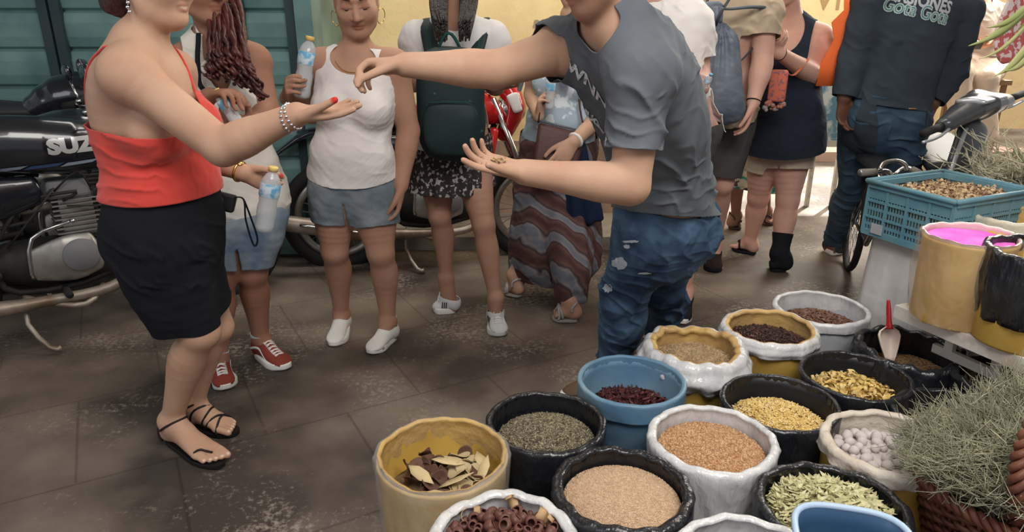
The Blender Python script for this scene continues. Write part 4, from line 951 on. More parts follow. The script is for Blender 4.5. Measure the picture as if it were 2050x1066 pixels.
# ---------------------------------------------------------------- woman in the white tank top
def woman_white():
    f = Fig('woman in a white tank top, denim shorts and gold hoop earrings looking down', fl(715, 700), SK_tan, .005)
    Y = 3.10; hs = (-1, .05, 0)
    f.trunk(at(708, 362, Y), at(714, 118, Y), hs, (-1, .02, .02), bend=(0, -.015, 0), w=1.12, d=1.12, belly=1.05, neckto=at(712, 62, Y-.02), neckr=.056, sh_w=.98)
    f.bust(.070, .082, .078, .62)
    f.arm('R', at(646, 128, Y), at(622, 226, Y+.13), at(574, 196, Y-.03), fat=1.18); f.arm('L', at(789, 130, Y), at(818, 262, Y+.03), at(803, 372, Y-.04), fat=1.22)
    f.leg('R', at(670, 392, Y), at(670, 502, Y-.02), at(684, 628, 3.22), fat=1.12, foot=nrm((-.15, -1, 0))); f.leg('L', at(746, 394, Y), at(762, 506, Y-.06), at(777, 642, 3.10), fat=1.12, foot=nrm((-.3, -1, 0)))
    f.hand('L', (-.18, -.10, -1), (-1, -.2, .1), (0, -1, 0), curl=((.35, .35, .2), (.4, .4, .3), (.45, .45, .3), (.5, .5, .3)), thumb=(.85, .3, .3), k_=1.08)
    bt, bb = at(621, 72, Y-.04), at(603, 196, Y-.06); bm = (bt*.45+bb*.55); bax = nrm(bt-bb)
    f.hand('R', (.35, -.80, .62), (.9, .25, -.1), bax, curl=((.75, .8, .6), (.75, .85, .6), (.75, .85, .6), (.7, .8, .6)), thumb=(.35, .7, .75), tcurl=.25, k_=1.1)
    f.foot('R', fl(667, 697), bare=False); f.foot('L', fl(740, 712), bare=False)
    f.head(at(712, -2, Y-.05), (.16, -.90, -.36), (.0, -.35, 1), k_=1.12)
    P = f.P; R = np.stack(f.H[1:4], 1); k = f.H[4]
    f.paint(P(0, .095, -.064), A_([.024, .03, .0135])*k, (.80, .62, .62), R, .25); 
    for sg in (-1, 1):
        f.paint(P(sg*.031, .10, .0015), A_([.0185, .03, .0035])*k, (.14, .10, .10), R, .35); f.paint(P(sg*.031, .09, .012), A_([.020, .03, .012])*k, (.80, .70, .68), R, .6)
        f.paint(P(sg*.034, .09, .034), A_([.022, .03, .0042])*k, (.18, .12, .1), R, .4)
    f.paint(P(0, .095, -.0640), A_([.021, .03, .0018])*k, (.5, .3, .3), R, .5)
    f.body(vox=.0042)
    for sg in (-1, 1):
        obj('eyelashes', *tube([P(sg*(.031+x), y, z) for x, y, z in ((-.015, .082, .004), (-.007, .0905, -.002), (.001, .0925, -.0035), (.009, .089, -.001), (.017, .079, .005))], [.0008*k, .0018*k, .0022*k, .002*k, .0008*k], 6, smooth=3), M_black, f.root)
        obj('eyebrow', *tube([P(sg*(.031+x), y, z) for x, y, z in ((-.018, .0905, .027), (-.006, .092, .033), (.008, .086, .035), (.020, .072, .029))], [.001*k, .0028*k, .0026*k, .0008*k], 6, smooth=3), M_hair, f.root)
    # hair drawn back
    E = lambda p, r, kk=.02: ell(P(*p), A_(r)*k, R, kk)
    V, Fc = field_mesh([E((0, -.026, .040), (.079, .094, .084)), E((0, -.12, .03), (.045, .05, .06))], .006); V, Fc = clip(V, Fc, np.minimum(outside(P(0, .085, -.015), A_([.075, .085, .075])*k, R)(V), outside(P(0, .02, -.09), A_([.09, .09, .075])*k, R)(V)))
    solid(obj('hair', V, Fc, M_hair, f.root), .003)
    for sg in (-1, 1): ring('hoop_earring', P(sg*.082, -.004, -.068), f.H[1]*.8+f.H[2]*.5*sg, .027*k, .0016, M_gold, f.root)
    # necklace
    bV = (np.array([v.co[:] for v in bpy.data.objects[-1].data.vertices]),) if False else None
    fv = field_mesh([o for t in ('trunk', 'neck', 'trap') for o in f.ops[t]], .007); S_ = (fv[0], normals(*fv))
    c = f.neck; pts = [c+f.ss*.085*cos(a)+f.sf*(.02+.085*sin(a))+UP*(.025-.075*max(sin(a), -.3)) for a in np.linspace(-.5, pi+.5, 26)]
    obj('necklace', *tube(hug(S_, pts, .003), .002, 6), M_gold, f.root)
    # tank top
    nb = f.neck; sf, ss, up = f.sf, f.ss, nrm(f.neck-f.S(.3)); ax = lambda lat: f.S(.72)+ss*lat
    arms = either(below(f.S(.58), up), lambda V: .156+.25*np.clip((nb-V)@up-.06, 0, 1)-np.abs((V-nb)@ss))
    scoop = outside(nb+sf*.085+up*.004, (.096, .13, .064), np.stack([ss, sf, up], 1))
    scoopb = outside(nb-sf*.09-up*.0, (.094, .10, .08), np.stack([ss, sf, up], 1))
    hem = above(at(705, 345, Y)-UP*0, (0, -.28, 1))
    f.wear('tank_top', cloth('white_tank_cotton', (.72, .68, .66), .93), ['trunk', 'trap'], {'trunk': .012, 'trap': .007}, [arms, scoop, scoopb, hem, below(nb+up*.05, up), band(nb, ss, .26)], wr=(.003, 15, 4), fold=crease((.3, 0, 1), 40, .0028, 5))
    # shorts
    kn = f.J; m = denim('pale_denim', (.24, .275, .30), (.14, .175, .21))
    f.wear('denim_shorts', m, ['trunk', 'legR', 'legL'], {'trunk': .006, 'legR': .012, 'legL': .012}, [below(at(705, 330, Y), (0, -.2, 1)), cuff(f.J['hipR'], f.J['knR'], .46, .14, .05), cuff(f.J['hipL'], f.J['knL'], .52, .14, .05)], wr=(.004, 18, 2), thick=.004, extra=[split_legs(f, at(710, 500, Y))])
    ms = cloth('white_canvas', (.80, .77, .72), .93)
    sk = cloth('white_sock', (.72, .70, .70), .9)
    for s in 'RL':
        shoe(f, s, ms, ms, label=None)
        a, k_ = f.J['an'+s], f.J['kn'+s]; d = nrm(k_-a); f.wear('sock', sk, ['calf'+s], .0035, [below(a+d*.022, d)], wr=None)
    bottle('clear water bottle with blue label held up beside the white tank top', bb, bt)
    return f
woman_white()
# ---------------------------------------------------------------- woman in the red top
def woman_red():
    f = Fig('woman in a coral red strappy top and black skirt holding out her palm', fl(370, 880), SK_light, .005)
    Y = 2.20; fw = nrm((.95, -.30, 0)); rt = nrm(np.cross(fw, UP))
    f.trunk(at(334, 448, Y), at(278, 100, Y-.02), rt, rt, bend=(-.035, 0, 0), w=1.05, d=1.36, belly=1.15, neckr=.060, neckto=at(306, 30, Y-.03), sh_w=.96)
    f.bust(.080, .105, .075, .60)
    f.arm('R', at(258, 150, Y-.17), at(446, 296, Y-.22), at(594, 230, Y-.26), fat=1.30, shr=.060)
    f.arm('L', at(352, 140, Y+.17), at(385, 310, Y+.26), at(486, 346, Y+.20), fat=1.1)
    f.leg('R', at(322, 450, Y-.07), at(402, 664, Y-.04), fl(342, 842, .10), fat=1.13, foot=nrm((1, -.5, 0))); f.leg('L', at(350, 450, Y+.09), at(434, 655, Y+.14), fl(388, 810, .10), fat=1.05, foot=nrm((1, -.2, 0)))
    f.hand('R', (1, -.03, .10), (-.05, -.28, 1), curl=((.10, .12, .08), (.08, .12, .1), (.12, .12, .1), (.15, .15, .1)), thumb=(1, .28, .42), tcurl=.1, k_=1.06, spread=.03)
    bt, bb = at(548, 333, Y+.13), at(527, 462, Y+.12)
    f.hand('L', (.80, .42, -.42), (.42, -.85, .05), curl=((.55, .75, .6), (.6, .8, .6), (.6, .8, .6), (.6, .8, .6)), thumb=(.75, .35, .75), tcurl=.35)
    f.foot('R', fl(443, 938, .0), k_=1.12, lift=.018); f.foot('L', fl(474, 872, .0), k_=1.05, lift=.018)
    f.head(at(303, -48, Y-.02), (.96, -.22, -.12), (.05, 0, 1), k_=1.12)
    P = f.P; R = np.stack(f.H[1:4], 1); k = f.H[4]
    f.paint(P(0, .095, -.064), A_([.024, .03, .0125])*k, (.86, .66, .66), R, .25); f.paint(P(0, .104, -.0640), A_([.017, .03, .003])*k, (1.25, 1.6, 1.9), R, .3)
    red = (1.1, .10, .12)
    for i in range(4): f.paint(f.J['nailR%d' % i], .0055, red); f.paint(f.J['nailL%d' % i], .006, red)
    f.paint(f.J['tipR4'], .012, red); f.paint(f.J['tipL4'], .010, red)
    for i in range(5):
        for s in 'RL': f.paint(f.J['toe%s%d' % (s, i)], .006, (1.35, 1.7, 1.9))
    rr = random.Random(3)
    for i in range(26): f.paint(f.S(rr.uniform(.62, .99))-f.sf*.10+f.ss*rr.uniform(-.05, .13), (rr.uniform(.006, .02), .06, rr.uniform(.004, .014)), (.62, .62, .66), None, .5)   # tattoo on the shoulder blade
    f.body(vox=.0042)
    E = lambda p, r, kk=.02: ell(P(*p), A_(r)*k, R, kk)
    V, Fc = field_mesh([E((0, -.030, .036), (.084, .100, .092)), E((0, -.075, -.035), (.070, .060, .060)), E((.045, -.01, .02), (.045, .05, .05)), E((0, -.088, -.075), (.066, .040, .070))], .006)
    N = normals(V, Fc); V = V+N*(.004*fbm(V*A_([1, 1, .25]), 5, 60))[:, None]
    V, Fc = clip(V, Fc, np.minimum(outside(P(0, .085, -.03), A_([.12, .085, .095])*k, R)(V), above(P(0, -.03, -.125), (.5, 0, 1))(V))); solid(obj('hair', V, Fc, mat('reddish_brown_hair', (.045, .016, .014), rough=.4, bump=.8, bscale=30, stretch=(4, 4, .5)), f.root), .004)
    e = P(.080, -.012, -.045); mb = MB()
    for i in range(5): V, Fc = ico(.0055, 2); mb.add(V*A_([1, .5, 1])+e-UP*.012*i+A_([.0015*(-1)**i, 0, 0]), Fc)
    mb.tube([e+UP*.01, e-UP*.055], .0012, 6); mb.obj('drop_earring', M_silver, f.root)
    # dangling beads bracelet and watch
    w = f.J['wrR']; d = nrm(w-f.J['elR']); mb = MB()
    for j in range(2):
        c = w-d*(.012+.016*j); R_ = frame(d+A_([.1*j, 0, -.15*j]))
        for i in range(18): a = 2*pi*i/18; V, Fc = ico(.0056, 1); mb.add(V+c+R_@A_([.036*cos(a), .034*sin(a), 0]), Fc)
    mb.obj('bracelet', M_silver, f.root)
    w = f.J['wrL']; d = nrm(w-f.J['elL']); ring('watch_strap', w-d*.012, d, .033, .005, M_gold, f.root); V, Fc = lathe([(.001, 0), (.014, 0), (.014, .006), (.001, .006)], 20); n_ = nrm(A_([.2, -.3, 1])); obj('watch', A_(V)@frame(n_).T+w-d*.012+n_*.031, Fc, M_gold, f.root)
    # red top
    up = nrm(f.neck-f.S(.3)); ss, sf = f.ss, f.sf; M_red = cloth('coral_red_jersey', (.66, .068, .052), .8, nscale=5, sheen=.2)
    cup = [inside(f.S(.62)+sf*.10+ss*sg*.07+up*.01, (.085, .13, .092), np.stack([ss, sf, up], 1)) for sg in (-1, 1)]
    f.wear('top', M_red, ['trunk'], .015, [either(below(f.S(.60), nrm(up+sf*.0)), *[both(c_, above(f.S(.5)+sf*(.20 if j_ else .10), sf)) for j_, c_ in enumerate(cup)]), outside(f.neck+sf*.13-up*.09, (.055, .12, .135), np.stack([ss, sf, up], 1)), above(at(334, 384, Y), (0, 0, 1)), outside(f.J['shR']-UP*.03, .085)], wr=(.003, 12, 6), fold=lambda V, c_=crease((.15, .3, 1), 60, .008, 2): c_(V)+.002*np.sin((V@up)*95+3*np.sin(V@sf*9)+2*np.sin(V[:, 1]*17))*np.exp(-((V@up-(f.S(.44)@up))/.07)**2))
    fv = field_mesh([o for t in ('trunk', 'neck', 'trap', 'armR', 'armL') for o in f.ops[t]], .007); S_ = (fv[0], normals(*fv)); c = f.neck
    for sg in (1, -1):
        pts = [f.S(.58)-sf*.16+ss*sg*.10, f.S(.75)-sf*.14+ss*sg*.105, f.S(.93)-sf*.07+ss*sg*.115, c+ss*sg*.115+up*.0, f.S(.9)+sf*.08+ss*sg*.105, f.S(.74)+sf*.15+ss*sg*.085, f.S(.68)+sf*.18+ss*sg*.07]
        obj('shoulder_strap', *tube(hug(S_, catmull(pts, 6), .003), .0042, 8), M_red, f.root)
    # black skirt
    ex = [chain([at(333, 430, Y), at(334, 470, Y), at(348, 540, Y+.01), at(374, 602, Y+.03), at(396, 655, Y+.05)], [(.190, .150), (.192, .152), (.180, .132), (.165, .112), (.155, .090)], side=rt, k=.03)]
    f.wear('skirt', M_black, ['trunk', 'legR', 'legL'], {'trunk': .003, 'legR': .007, 'legL': .007}, [below(at(330, 364, Y), (0, 0, 1)), above(at(395, 634, Y+.03), (-.05, -.12, 1))], wr=(.003, 9, 8), extra=ex, thick=.004, fold=lambda V, c_=crease((.5, .2, 1), 26, .008, 6): c_(V)*np.clip((.93-V[:, 2])*7, 0, 1))
    ms = mat('black_leather', (.012, .010, .010), rough=.5)
    sandal(f, 'R', ms, [[(.12, .05, .06), (.2, .04, .075), (.30, 0, .10), (.2, -.04, .075), (.12, -.05, .06)], [(.10, .045, .005), (.05, .03, .05), (0, 0, .06), (.05, -.03, .05), (.10, -.045, .005)], [(.66, .055, .0), (.74, .02, .04), (.84, .0, .02)]], strapr=.004)
    sandal(f, 'L', ms, [[(.2, .05, .0), (.35, .02, .09), (.5, -.05, .0)], [(.42, .055, .0), (.5, .0, .07), (.28, -.05, .0)], [(.5, .055, .0), (.66, .0, .06), (.78, -.055, .0)], [(.78, .055, .0), (.7, 0, .05), (.62, -.055, 0)], [(.12, .05, .06), (.26, 0, .10), (.12, -.05, .06)]], strapr=.004)
    bottle('water bottle with a yellow cap held low against the red top', bb, bt, cap=(.78, .60, .22), water=.7)
    # compact camera hanging by a wrist strap
    c = at(440, 402, Y+.10); t = thing('camera', 'black compact camera with a wrist strap hanging beside the black skirt', 'camera', c)
    R_ = frame((.2, -1, .15), (1, .3, -.35)); o = MB().box(c, (.10, .06, .035), R_).obj('camera_body', mat('camera_black', (.014, .014, .016), rough=.35), t, smooth=False); bevel(o, .008, 3)
    V, Fc = lathe([(.001, .03), (.018, .03), (.021, .028), (.022, .0), (.026, -.01), (.001, -.01)], 24); obj('lens', A_(V)@R_.T+c+R_@A_([-.008, 0, .02]), Fc, mat('lens_ring', (.25, .25, .27), rough=.2, metal=.8), t)
    p = [at(470, 395, Y+.09), at(488, 400, Y+.08), at(492, 440, Y+.08), at(505, 485, Y+.08), at(512, 492, Y+.085), at(515, 475, Y+.09), at(500, 430, Y+.10), at(489, 402, Y+.10)]
    obj('wrist_strap', *tube(p, .0042, 8, smooth=5, flat=.5), M_black, t)
    return f
woman_red()
# ---------------------------------------------------------------- man in the grey T-shirt and ripped jeans
def man_grey():
    f = Fig('man in a grey T-shirt and ripped jeans leaning over the tubs', (.5, 2.7), SK_light, .005, sc=1.06)
    fw = nrm((-.82, -.57, -.1)); fh = nrm((-.93, -.36, 0)); rs, rh = nrm(np.cross(fw, UP)), nrm(np.cross(fh, UP))
    pel = at(1326, 440, 2.40); nb = at(1232, 52, 2.03)
    f.trunk(pel, nb, rh, rs, bend=(.07, .06, .02), fem=False, w=1.04, d=1.12, belly=.0, neckr=.064, neckto=at(1206, -20, 2.0), sh_w=.90)
    f.arm('L', at(1283, 150, 1.93), at(1262, 372, 1.88), at(1050, 345, 1.84), men=True, fat=1.12, shr=.062)
    f.arm('R', at(1128, 98, 2.22), at(992, 140, 2.12), at(812, 130, 2.06), men=True, fat=1.12, shr=.060)
    f.leg('L', at(1302, 455, 2.34), at(1248, 590, 2.48), A_([.42, 2.66, .10]), men=True, foot=fh); f.leg('R', at(1352, 455, 2.52), at(1328, 575, 2.74), A_([.68, 2.98, .10]), men=True, foot=fh)
    f.hand('L', (-1, -.12, .30), (-.20, -.35, .9), curl=((.05, .2, .15), (.2, .35, .3), (.30, .45, .3), (.35, .5, .3)), thumb=(.70, .60, .35), tcurl=.1, k_=1.02, spread=.10)
    f.hand('R', (-1, .0, -.06), (-.25, -.42, -.86), curl=((.75, .85, .35), (.7, .8, .5), (.65, .8, .5), (.6, .8, .5)), thumb=(.95, .22, .50), tcurl=.20, k_=1.05)
    f.foot('L', (.20, 2.55, 0), bare=False); f.foot('R', (.45, 2.9, 0), bare=False)
    f.head(at(1186, -86, 1.99), (-.88, -.25, -.42), (-.35, 0, 1), k_=1.06); P = f.P; R = np.stack(f.H[1:4], 1); k = f.H[4]
    f.paint(P(0, .045, -.085), A_([.07, .07, .045])*k, (.66, .60, .60), R, .5); f.paint(P(0, .095, -.064), A_([.022, .03, .011])*k, (.85, .66, .66), R, .25)
    f.body(vox=.0042)
    E = lambda p, r, kk=.02: ell(P(*p), A_(r)*k, R, kk)
    V, Fc = field_mesh([E((0, -.026, .036), (.080, .097, .088))], .007); V, Fc = clip(V, Fc, np.minimum(outside(P(0, .085, -.02), A_([.085, .09, .085])*k, R)(V), above(P(0, -.03, -.05), f.H[3]+f.H[2]*.3)(V))); solid(obj('hair', V, Fc, M_hair, f.root), .004)
    # t-shirt
    M = cloth('heather_grey_jersey', (.118, .131, .148), .85, nscale=6, bscale=500)
    up = nrm(nb-f.S(.5)); ss, sf = f.ss, f.sf; sl = f.J
    c1_, c2_, c3_ = crease((.55, .1, .75), 38, .016, 1), crease((.2, -.3, 1), 55, .010, 4), crease((.9, .2, .2), 48, .010, 8)
    fold = lambda V: (c1_(V)+c2_(V)+c3_(V)*np.clip((.98-V[:, 2])*4, 0, 1)+.003*np.sin((V@nrm(A_([.55, .1, .6])))*46+2.5*np.sin(V[:, 2]*8)+2*np.sin(V[:, 0]*11))*np.clip((V[:, 0]-.33)*4, 0, 1)+.005*np.sin(V@nrm(ss*.9+up*.2)*95+1.5*np.sin(V[:, 2]*14))*np.exp(-(((V-(f.S(.78)+sf*.11+ss*.05))/A_([.16, .16, .16]))**2).sum(1)))
    sh = f.wear('t_shirt', M, ['trunk', 'trap', 'armL', 'armR'], {'trunk': .020, 'trap': .012, 'armL': .020, 'armR': .017},
           [cuff(sl['shL'], sl['elL'], .66, .13, .2), cuff(sl['shR'], sl['elR'], .24, .14, 9), outside(nb+sf*.035+up*.045, (.078, .088, .07), np.stack([ss, sf, up], 1)), above(at(1300, 432, 2.33), (.10, -.25, 1))],
           wr=(.006, 9, 11), fold=fold, thick=.003, extra=[chain([f.S(.25), f.S(.10), pel+(pel-f.S(.2))*.2], [(.180, .155), (.186, .158), (.188, .158)], side=rh, k=.03, sub=1)])
    MP = mat('white_print', (.56, .58, .60), rough=.9, speck=(.2, .22, .25), sscale=120, sthr=.58); dr = -nrm(sf+ss*-.15)
    surf = f.last; rt = nrm(-ss*.75-up*.75); u2 = nrm(up*.9-ss*.55)
    for tx, sz, (x, y), arc in (('BIWNNDX', .060, (1186, 186), .05), ('THUGS', .036, (1180, 236), .06), ('LIFT', .034, (1186, 268), .06)):
        h = drop_on(surf[0], surf[1], (0, 0, CAMH), nrm(ray(x, y))); dd = nrm(-(sf-ss*.75)); print_on(f, sh, surf, tx, sz, h-dd*.25, rt, u2, dd, MP, bold=.0020, arc=arc, xs=1.0)
    # jeans
    J = f.J; md = denim('ripped_denim', (.080, .145, .235), (.022, .042, .080))
    offs = {'trunk': .014, 'legL': .026, 'legR': .026}
    j = f.wear('jeans', md, ['trunk', 'legL', 'legR', 'calfL', 'calfR'], {**offs, 'calfL': .034, 'calfR': .034}, [below(at(1310, 392, 2.35), (.1, -.2, 1)), cuff(J['knL'], J['anL'], .93, .2, .3), cuff(J['knR'], J['anR'], .93, .2, .3)], wr=(.005, 10, 5), thick=.003,
        fold=lambda V, a=crease((.25, 0, 1), 62, .013, 3), b=crease((.7, .3, .5), 40, .010, 9): a(V)*np.clip((.75-V[:, 2])*4, .2, 1)+b(V))
    surf = f.last; mw = mat('white_threads', (.62, .64, .66), rough=.95, col2=(.30, .38, .48), nscale=120, stretch=(1, 1, 6))
    rr = random.Random(5)
    for (x, y, w, h) in ((1240, 527, 22, 18), (1216, 578, 15, 13), (1254, 494, 10, 6), (1262, 484, 24, 4), (1290, 548, 18, 3), (1188, 700, 8, 22), (1190, 480, 5, 10)):
        V = []; Fc = []; n = 18; V.append((x, y))
        for r_ in (.5, 1):
            for i in range(n): a = 2*pi*i/n; q_ = r_*(rr.uniform(.75, 1.15) if r_ == 1 else 1); V.append((x+w*1.15*q_*cos(a), y+h*1.15*q_*sin(a)))
        Fc = [(0, 1+i, 1+(i+1) % n) for i in range(n)]+[(1+i, 1+n+i, 1+n+(i+1) % n, 1+(i+1) % n) for i in range(n)]
        W = [ray(*v)*1.5+A_([0, 0, CAMH]) for v in V]; dd = ray(x, y); Q, ok = project(W, surf, nrm(dd)); Fc = [g for g in Fc if all(ok[i] for i in g)]
        if Fc: obj('rip', Q, Fc, mw, j)
    # pocket seam and belt loops
    for s in 'LR': shoe(f, s, cloth('brown_suede', (.12, .08, .05)), M_sole)
    pinch = f.J['tipR0']*.5+f.J['tipR4']*.5
    o = obj('spice_pinch', *scatter('leaf', 14, pinch[0], pinch[1], lambda a, b: 0*a+pinch[2]-.004, .008, .007, 3, (1, 1, 1), 1), my2, origin=pinch); tag(o, 'pinch of pale dried flowers between the fingertips of the man in grey', 'spice', kind='stuff')
    pc = f.J['palmL']; o = obj('spice_in_palm', *scatter('leaf', 40, pc[0]-.02, pc[1], lambda a, b: 0*a+pc[2]+.004, .022, .008, 4, (1, 1, 1), .5), gm('palm_spice', (.5, .33, .16)), origin=pc); tag(o, 'crumbs of dried spice on the open palm of the man in grey', 'spice', kind='stuff')
    return f
man_grey()
# ---------------------------------------------------------------- woman with long curly braids behind the red top
def braid(mb, pts, r, amp, turns, seed, n=6):
    rs = random.Random(seed); Q = catmull(pts, 14); out = []; rr = []; L = len(Q); ph = rs.uniform(0, 6.28)
    for i, q in enumerate(Q):
        t = i/(L-1); a = ph+turns*2*pi*t; am = amp*max(0, (t-.25)/.75); out.append(q+A_([am*cos(a), am*sin(a), am*.4*sin(2*a)])); rr.append(r*(1-.35*t)*(1+.12*sin(i*2.1)))
    mb.tube(out, rr, n)
def woman_braids():
    f = Fig('woman with long dark reddish curls, white lace-up top, denim shorts and red sneakers', fl(500, 740), SK_brown, .0055)
    Y = 2.88; fw = nrm((.42, -.90, 0)); rt = nrm(np.cross(fw, UP))
    f.trunk(at(478, 405, Y), at(428, 88, Y), rt, rt, bend=(0, -.01, 0), w=1.12, d=1.2, belly=1.0, neckto=at(415, 30, Y-.03), neckr=.055)
    f.bust(.078, .092, .075, .60)
    f.arm('L', at(507, 122, Y+.02), at(535, 222, Y-.05), at(505, 252, Y-.20), fat=1.2); f.arm('R', at(368, 125, Y-.05), at(372, 235, Y-.16), at(420, 192, Y-.27), fat=1.15)
    f.leg('L', at(507, 430, Y), at(505, 545, Y-.02), fl(522, 676, .10), fat=1.15, foot=nrm((.4, -1, 0))); f.leg('R', at(452, 430, Y-.05), at(440, 560, Y-.10), fl(437, 715, .10), fat=1.15, foot=nrm((.1, -1, 0)))
    bt, bb = at(432, 178, Y-.30), at(486, 262, Y-.30); ax = nrm(bt-bb)
    f.hand('R', (.75, -.35, .15), (.15, -.1, -1), curl=((.7, .8, .5), (.7, .9, .5), (.75, .9, .5), (.8, .9, .5)), thumb=(.7, .6, .5), k_=1.05)
    f.hand('L', (-.55, -.50, .35), (-.55, .1, .9), curl=((.6, .8, .5),)*4, thumb=(.5, .6, .7), k_=1.0)
    f.foot('L', fl(578, 742), bare=False); f.foot('R', fl(453, 784), bare=False)
    f.head(at(398, -32, Y-.05), (.80, -.58, -.10), (0, 0, 1), k_=1.12); P = f.P; R = np.stack(f.H[1:4], 1); k = f.H[4]
    f.paint(P(0, .095, -.064), A_([.024, .03, .0125])*k, (.90, .72, .74), R, .25)
    f.body(vox=.0048)
    mb = MB(); rs = random.Random(2); hm = mat('reddish_dark_curls', (.035, .010, .009), rough=.4, col2=(.10, .028, .022), nscale=14, spec=.5)
    E = lambda p, r, kk=.02: ell(P(*p), A_(r)*k, R, kk)
    V, Fc = field_mesh([E((0, -.035, .030), (.088, .100, .092))], .008); V, Fc = clip(V, Fc, outside(P(0, .085, -.03), A_([.095, .085, .10])*k, R)(V)); h = obj('hair', V, Fc, hm, f.root)
    for i in range(40):                # falling over the shoulder to the right and down the front
        s = rs.random(); x0, y0 = 405+60*s+rs.uniform(-8, 8), rs.uniform(-30, 20); x1, y1 = 425+75*s+rs.uniform(-10, 10), 80+rs.uniform(0, 30); x2, y2 = 440+92*s+rs.uniform(-10, 10), 130+60*s*rs.uniform(.7, 1.1)+rs.uniform(0, 22)
        if s < .35 and rs.random() < .6: x1, x2 = x1-8, x2-25; y2 = 140+rs.uniform(0, 20)
        Y1 = Y-.16-.05*rs.random(); braid(mb, [at(x0, y0, Y-.02), at((x0+x1)/2+6, (y0+y1)/2-6, Y-.10), at(x1, y1, Y1), at((x1+x2)/2, (y1+y2)/2, Y1-.03), at(x2, y2, Y1-.02)], .0075+.003*rs.random(), .010, 5+2*rs.random(), i)
    mb.obj('braids', hm, f.root)
    up = nrm(f.neck-f.S(.3)); ss, sf = f.ss, f.sf; M = cloth('cream_white_jersey', (.66, .62, .56), .9, nscale=6)
    tp = f.wear('lace_up_top', M, ['trunk', 'trap'], {'trunk': .016, 'trap': .006}, [either(below(f.S(.62), up), band(f.neck, ss, .115)), outside(f.neck+sf*.08-up*.05, (.05, .12, .14), np.stack([ss, sf, up], 1)), outside(f.neck+up*.02, .085), above(at(478, 422, Y), (0, -.25, 1)), band(f.neck, ss, .26)], wr=(.004, 11, 3), fold=crease((.3, .1, 1), 44, .008, 3))
    fv = field_mesh([(grown(p, .008), k_, g) for p, k_, g in f.ops['trunk']], .008); S_ = (fv[0], normals(*fv))
    for (a, b) in (((372, 112), (405, 138)), ((405, 108), (374, 140)), ((385, 125), (412, 145))):
        pts = [at(a[0]+(b[0]-a[0])*t, a[1]+(b[1]-a[1])*t, Y-.2) for t in np.linspace(0, 1, 8)]; obj('lacing', *tube(hug(S_, pts, .014), .006, 6), M, tp)
    pts = [at(400+q[0], q[1], Y-.1) for q in ((-8, 60), (-3, 90), (2, 120), (6, 150), (14, 200), (30, 260), (50, 330))]; obj('bag_strap', *tube(hug(S_, catmull(pts, 5), .020), .009, 8, flat=.6), M_black, f.root)
    J = f.J; f.wear('denim_shorts', denim('blue_denim', (.13, .19, .28), (.30, .36, .40)), ['trunk', 'legL', 'legR'], {'trunk': .010, 'legL': .020, 'legR': .018}, [below(at(478, 404, Y), (0, -.2, 1)), cuff(J['hipL'], J['knL'], .86, .14, .05), cuff(J['hipR'], J['knR'], .80, .14, .05)], wr=(.004, 12, 2), thick=.006, extra=[split_legs(f, at(478, 560, Y))])
    mr = cloth('brick_red_canvas', (.26, .055, .038), .8); mw = mat('white_leather', (.78, .76, .72), rough=.5); sk = cloth('pale_blue_sock', (.62, .70, .76), .9)
    def stripe(up_, g, sg, V1, F1):
        V = []; Fc = []; n = 26
        for i in range(n+1):
            t = i/n; y = .10+.55*t; z = .052+.016*sin(pi*min(t*1.3, 1))-.030*max(0, t-.45)/.55
            for w in (-.0055, .0055): V.append(g(y, sg*.16, z+w))
        dr = g(0, 0, 0)-g(0, sg*1., 0); Q, ok = project(V, (V1, F1), nrm(dr), .0015); Fc = [q for q in [(2*i, 2*i+1, 2*i+3, 2*i+2) for i in range(n)] if all(ok[j] for j in q)]
        if Fc: solid(obj('stripe', Q, Fc, mw, up_), .0015)
    for s in 'LR':
        shoe(f, s, mr, M_sole, mlace=M_lace, stripe=stripe, k=1.05); a, k_ = J['an'+s], J['kn'+s]; d = nrm(k_-a); f.wear('sock', sk, ['calf'+s], .004, [below(a+d*.03, d)], wr=None)
    bottle('water bottle tilted in both hands of the woman with curls', bb, bt, water=.5)
    return f
woman_braids()
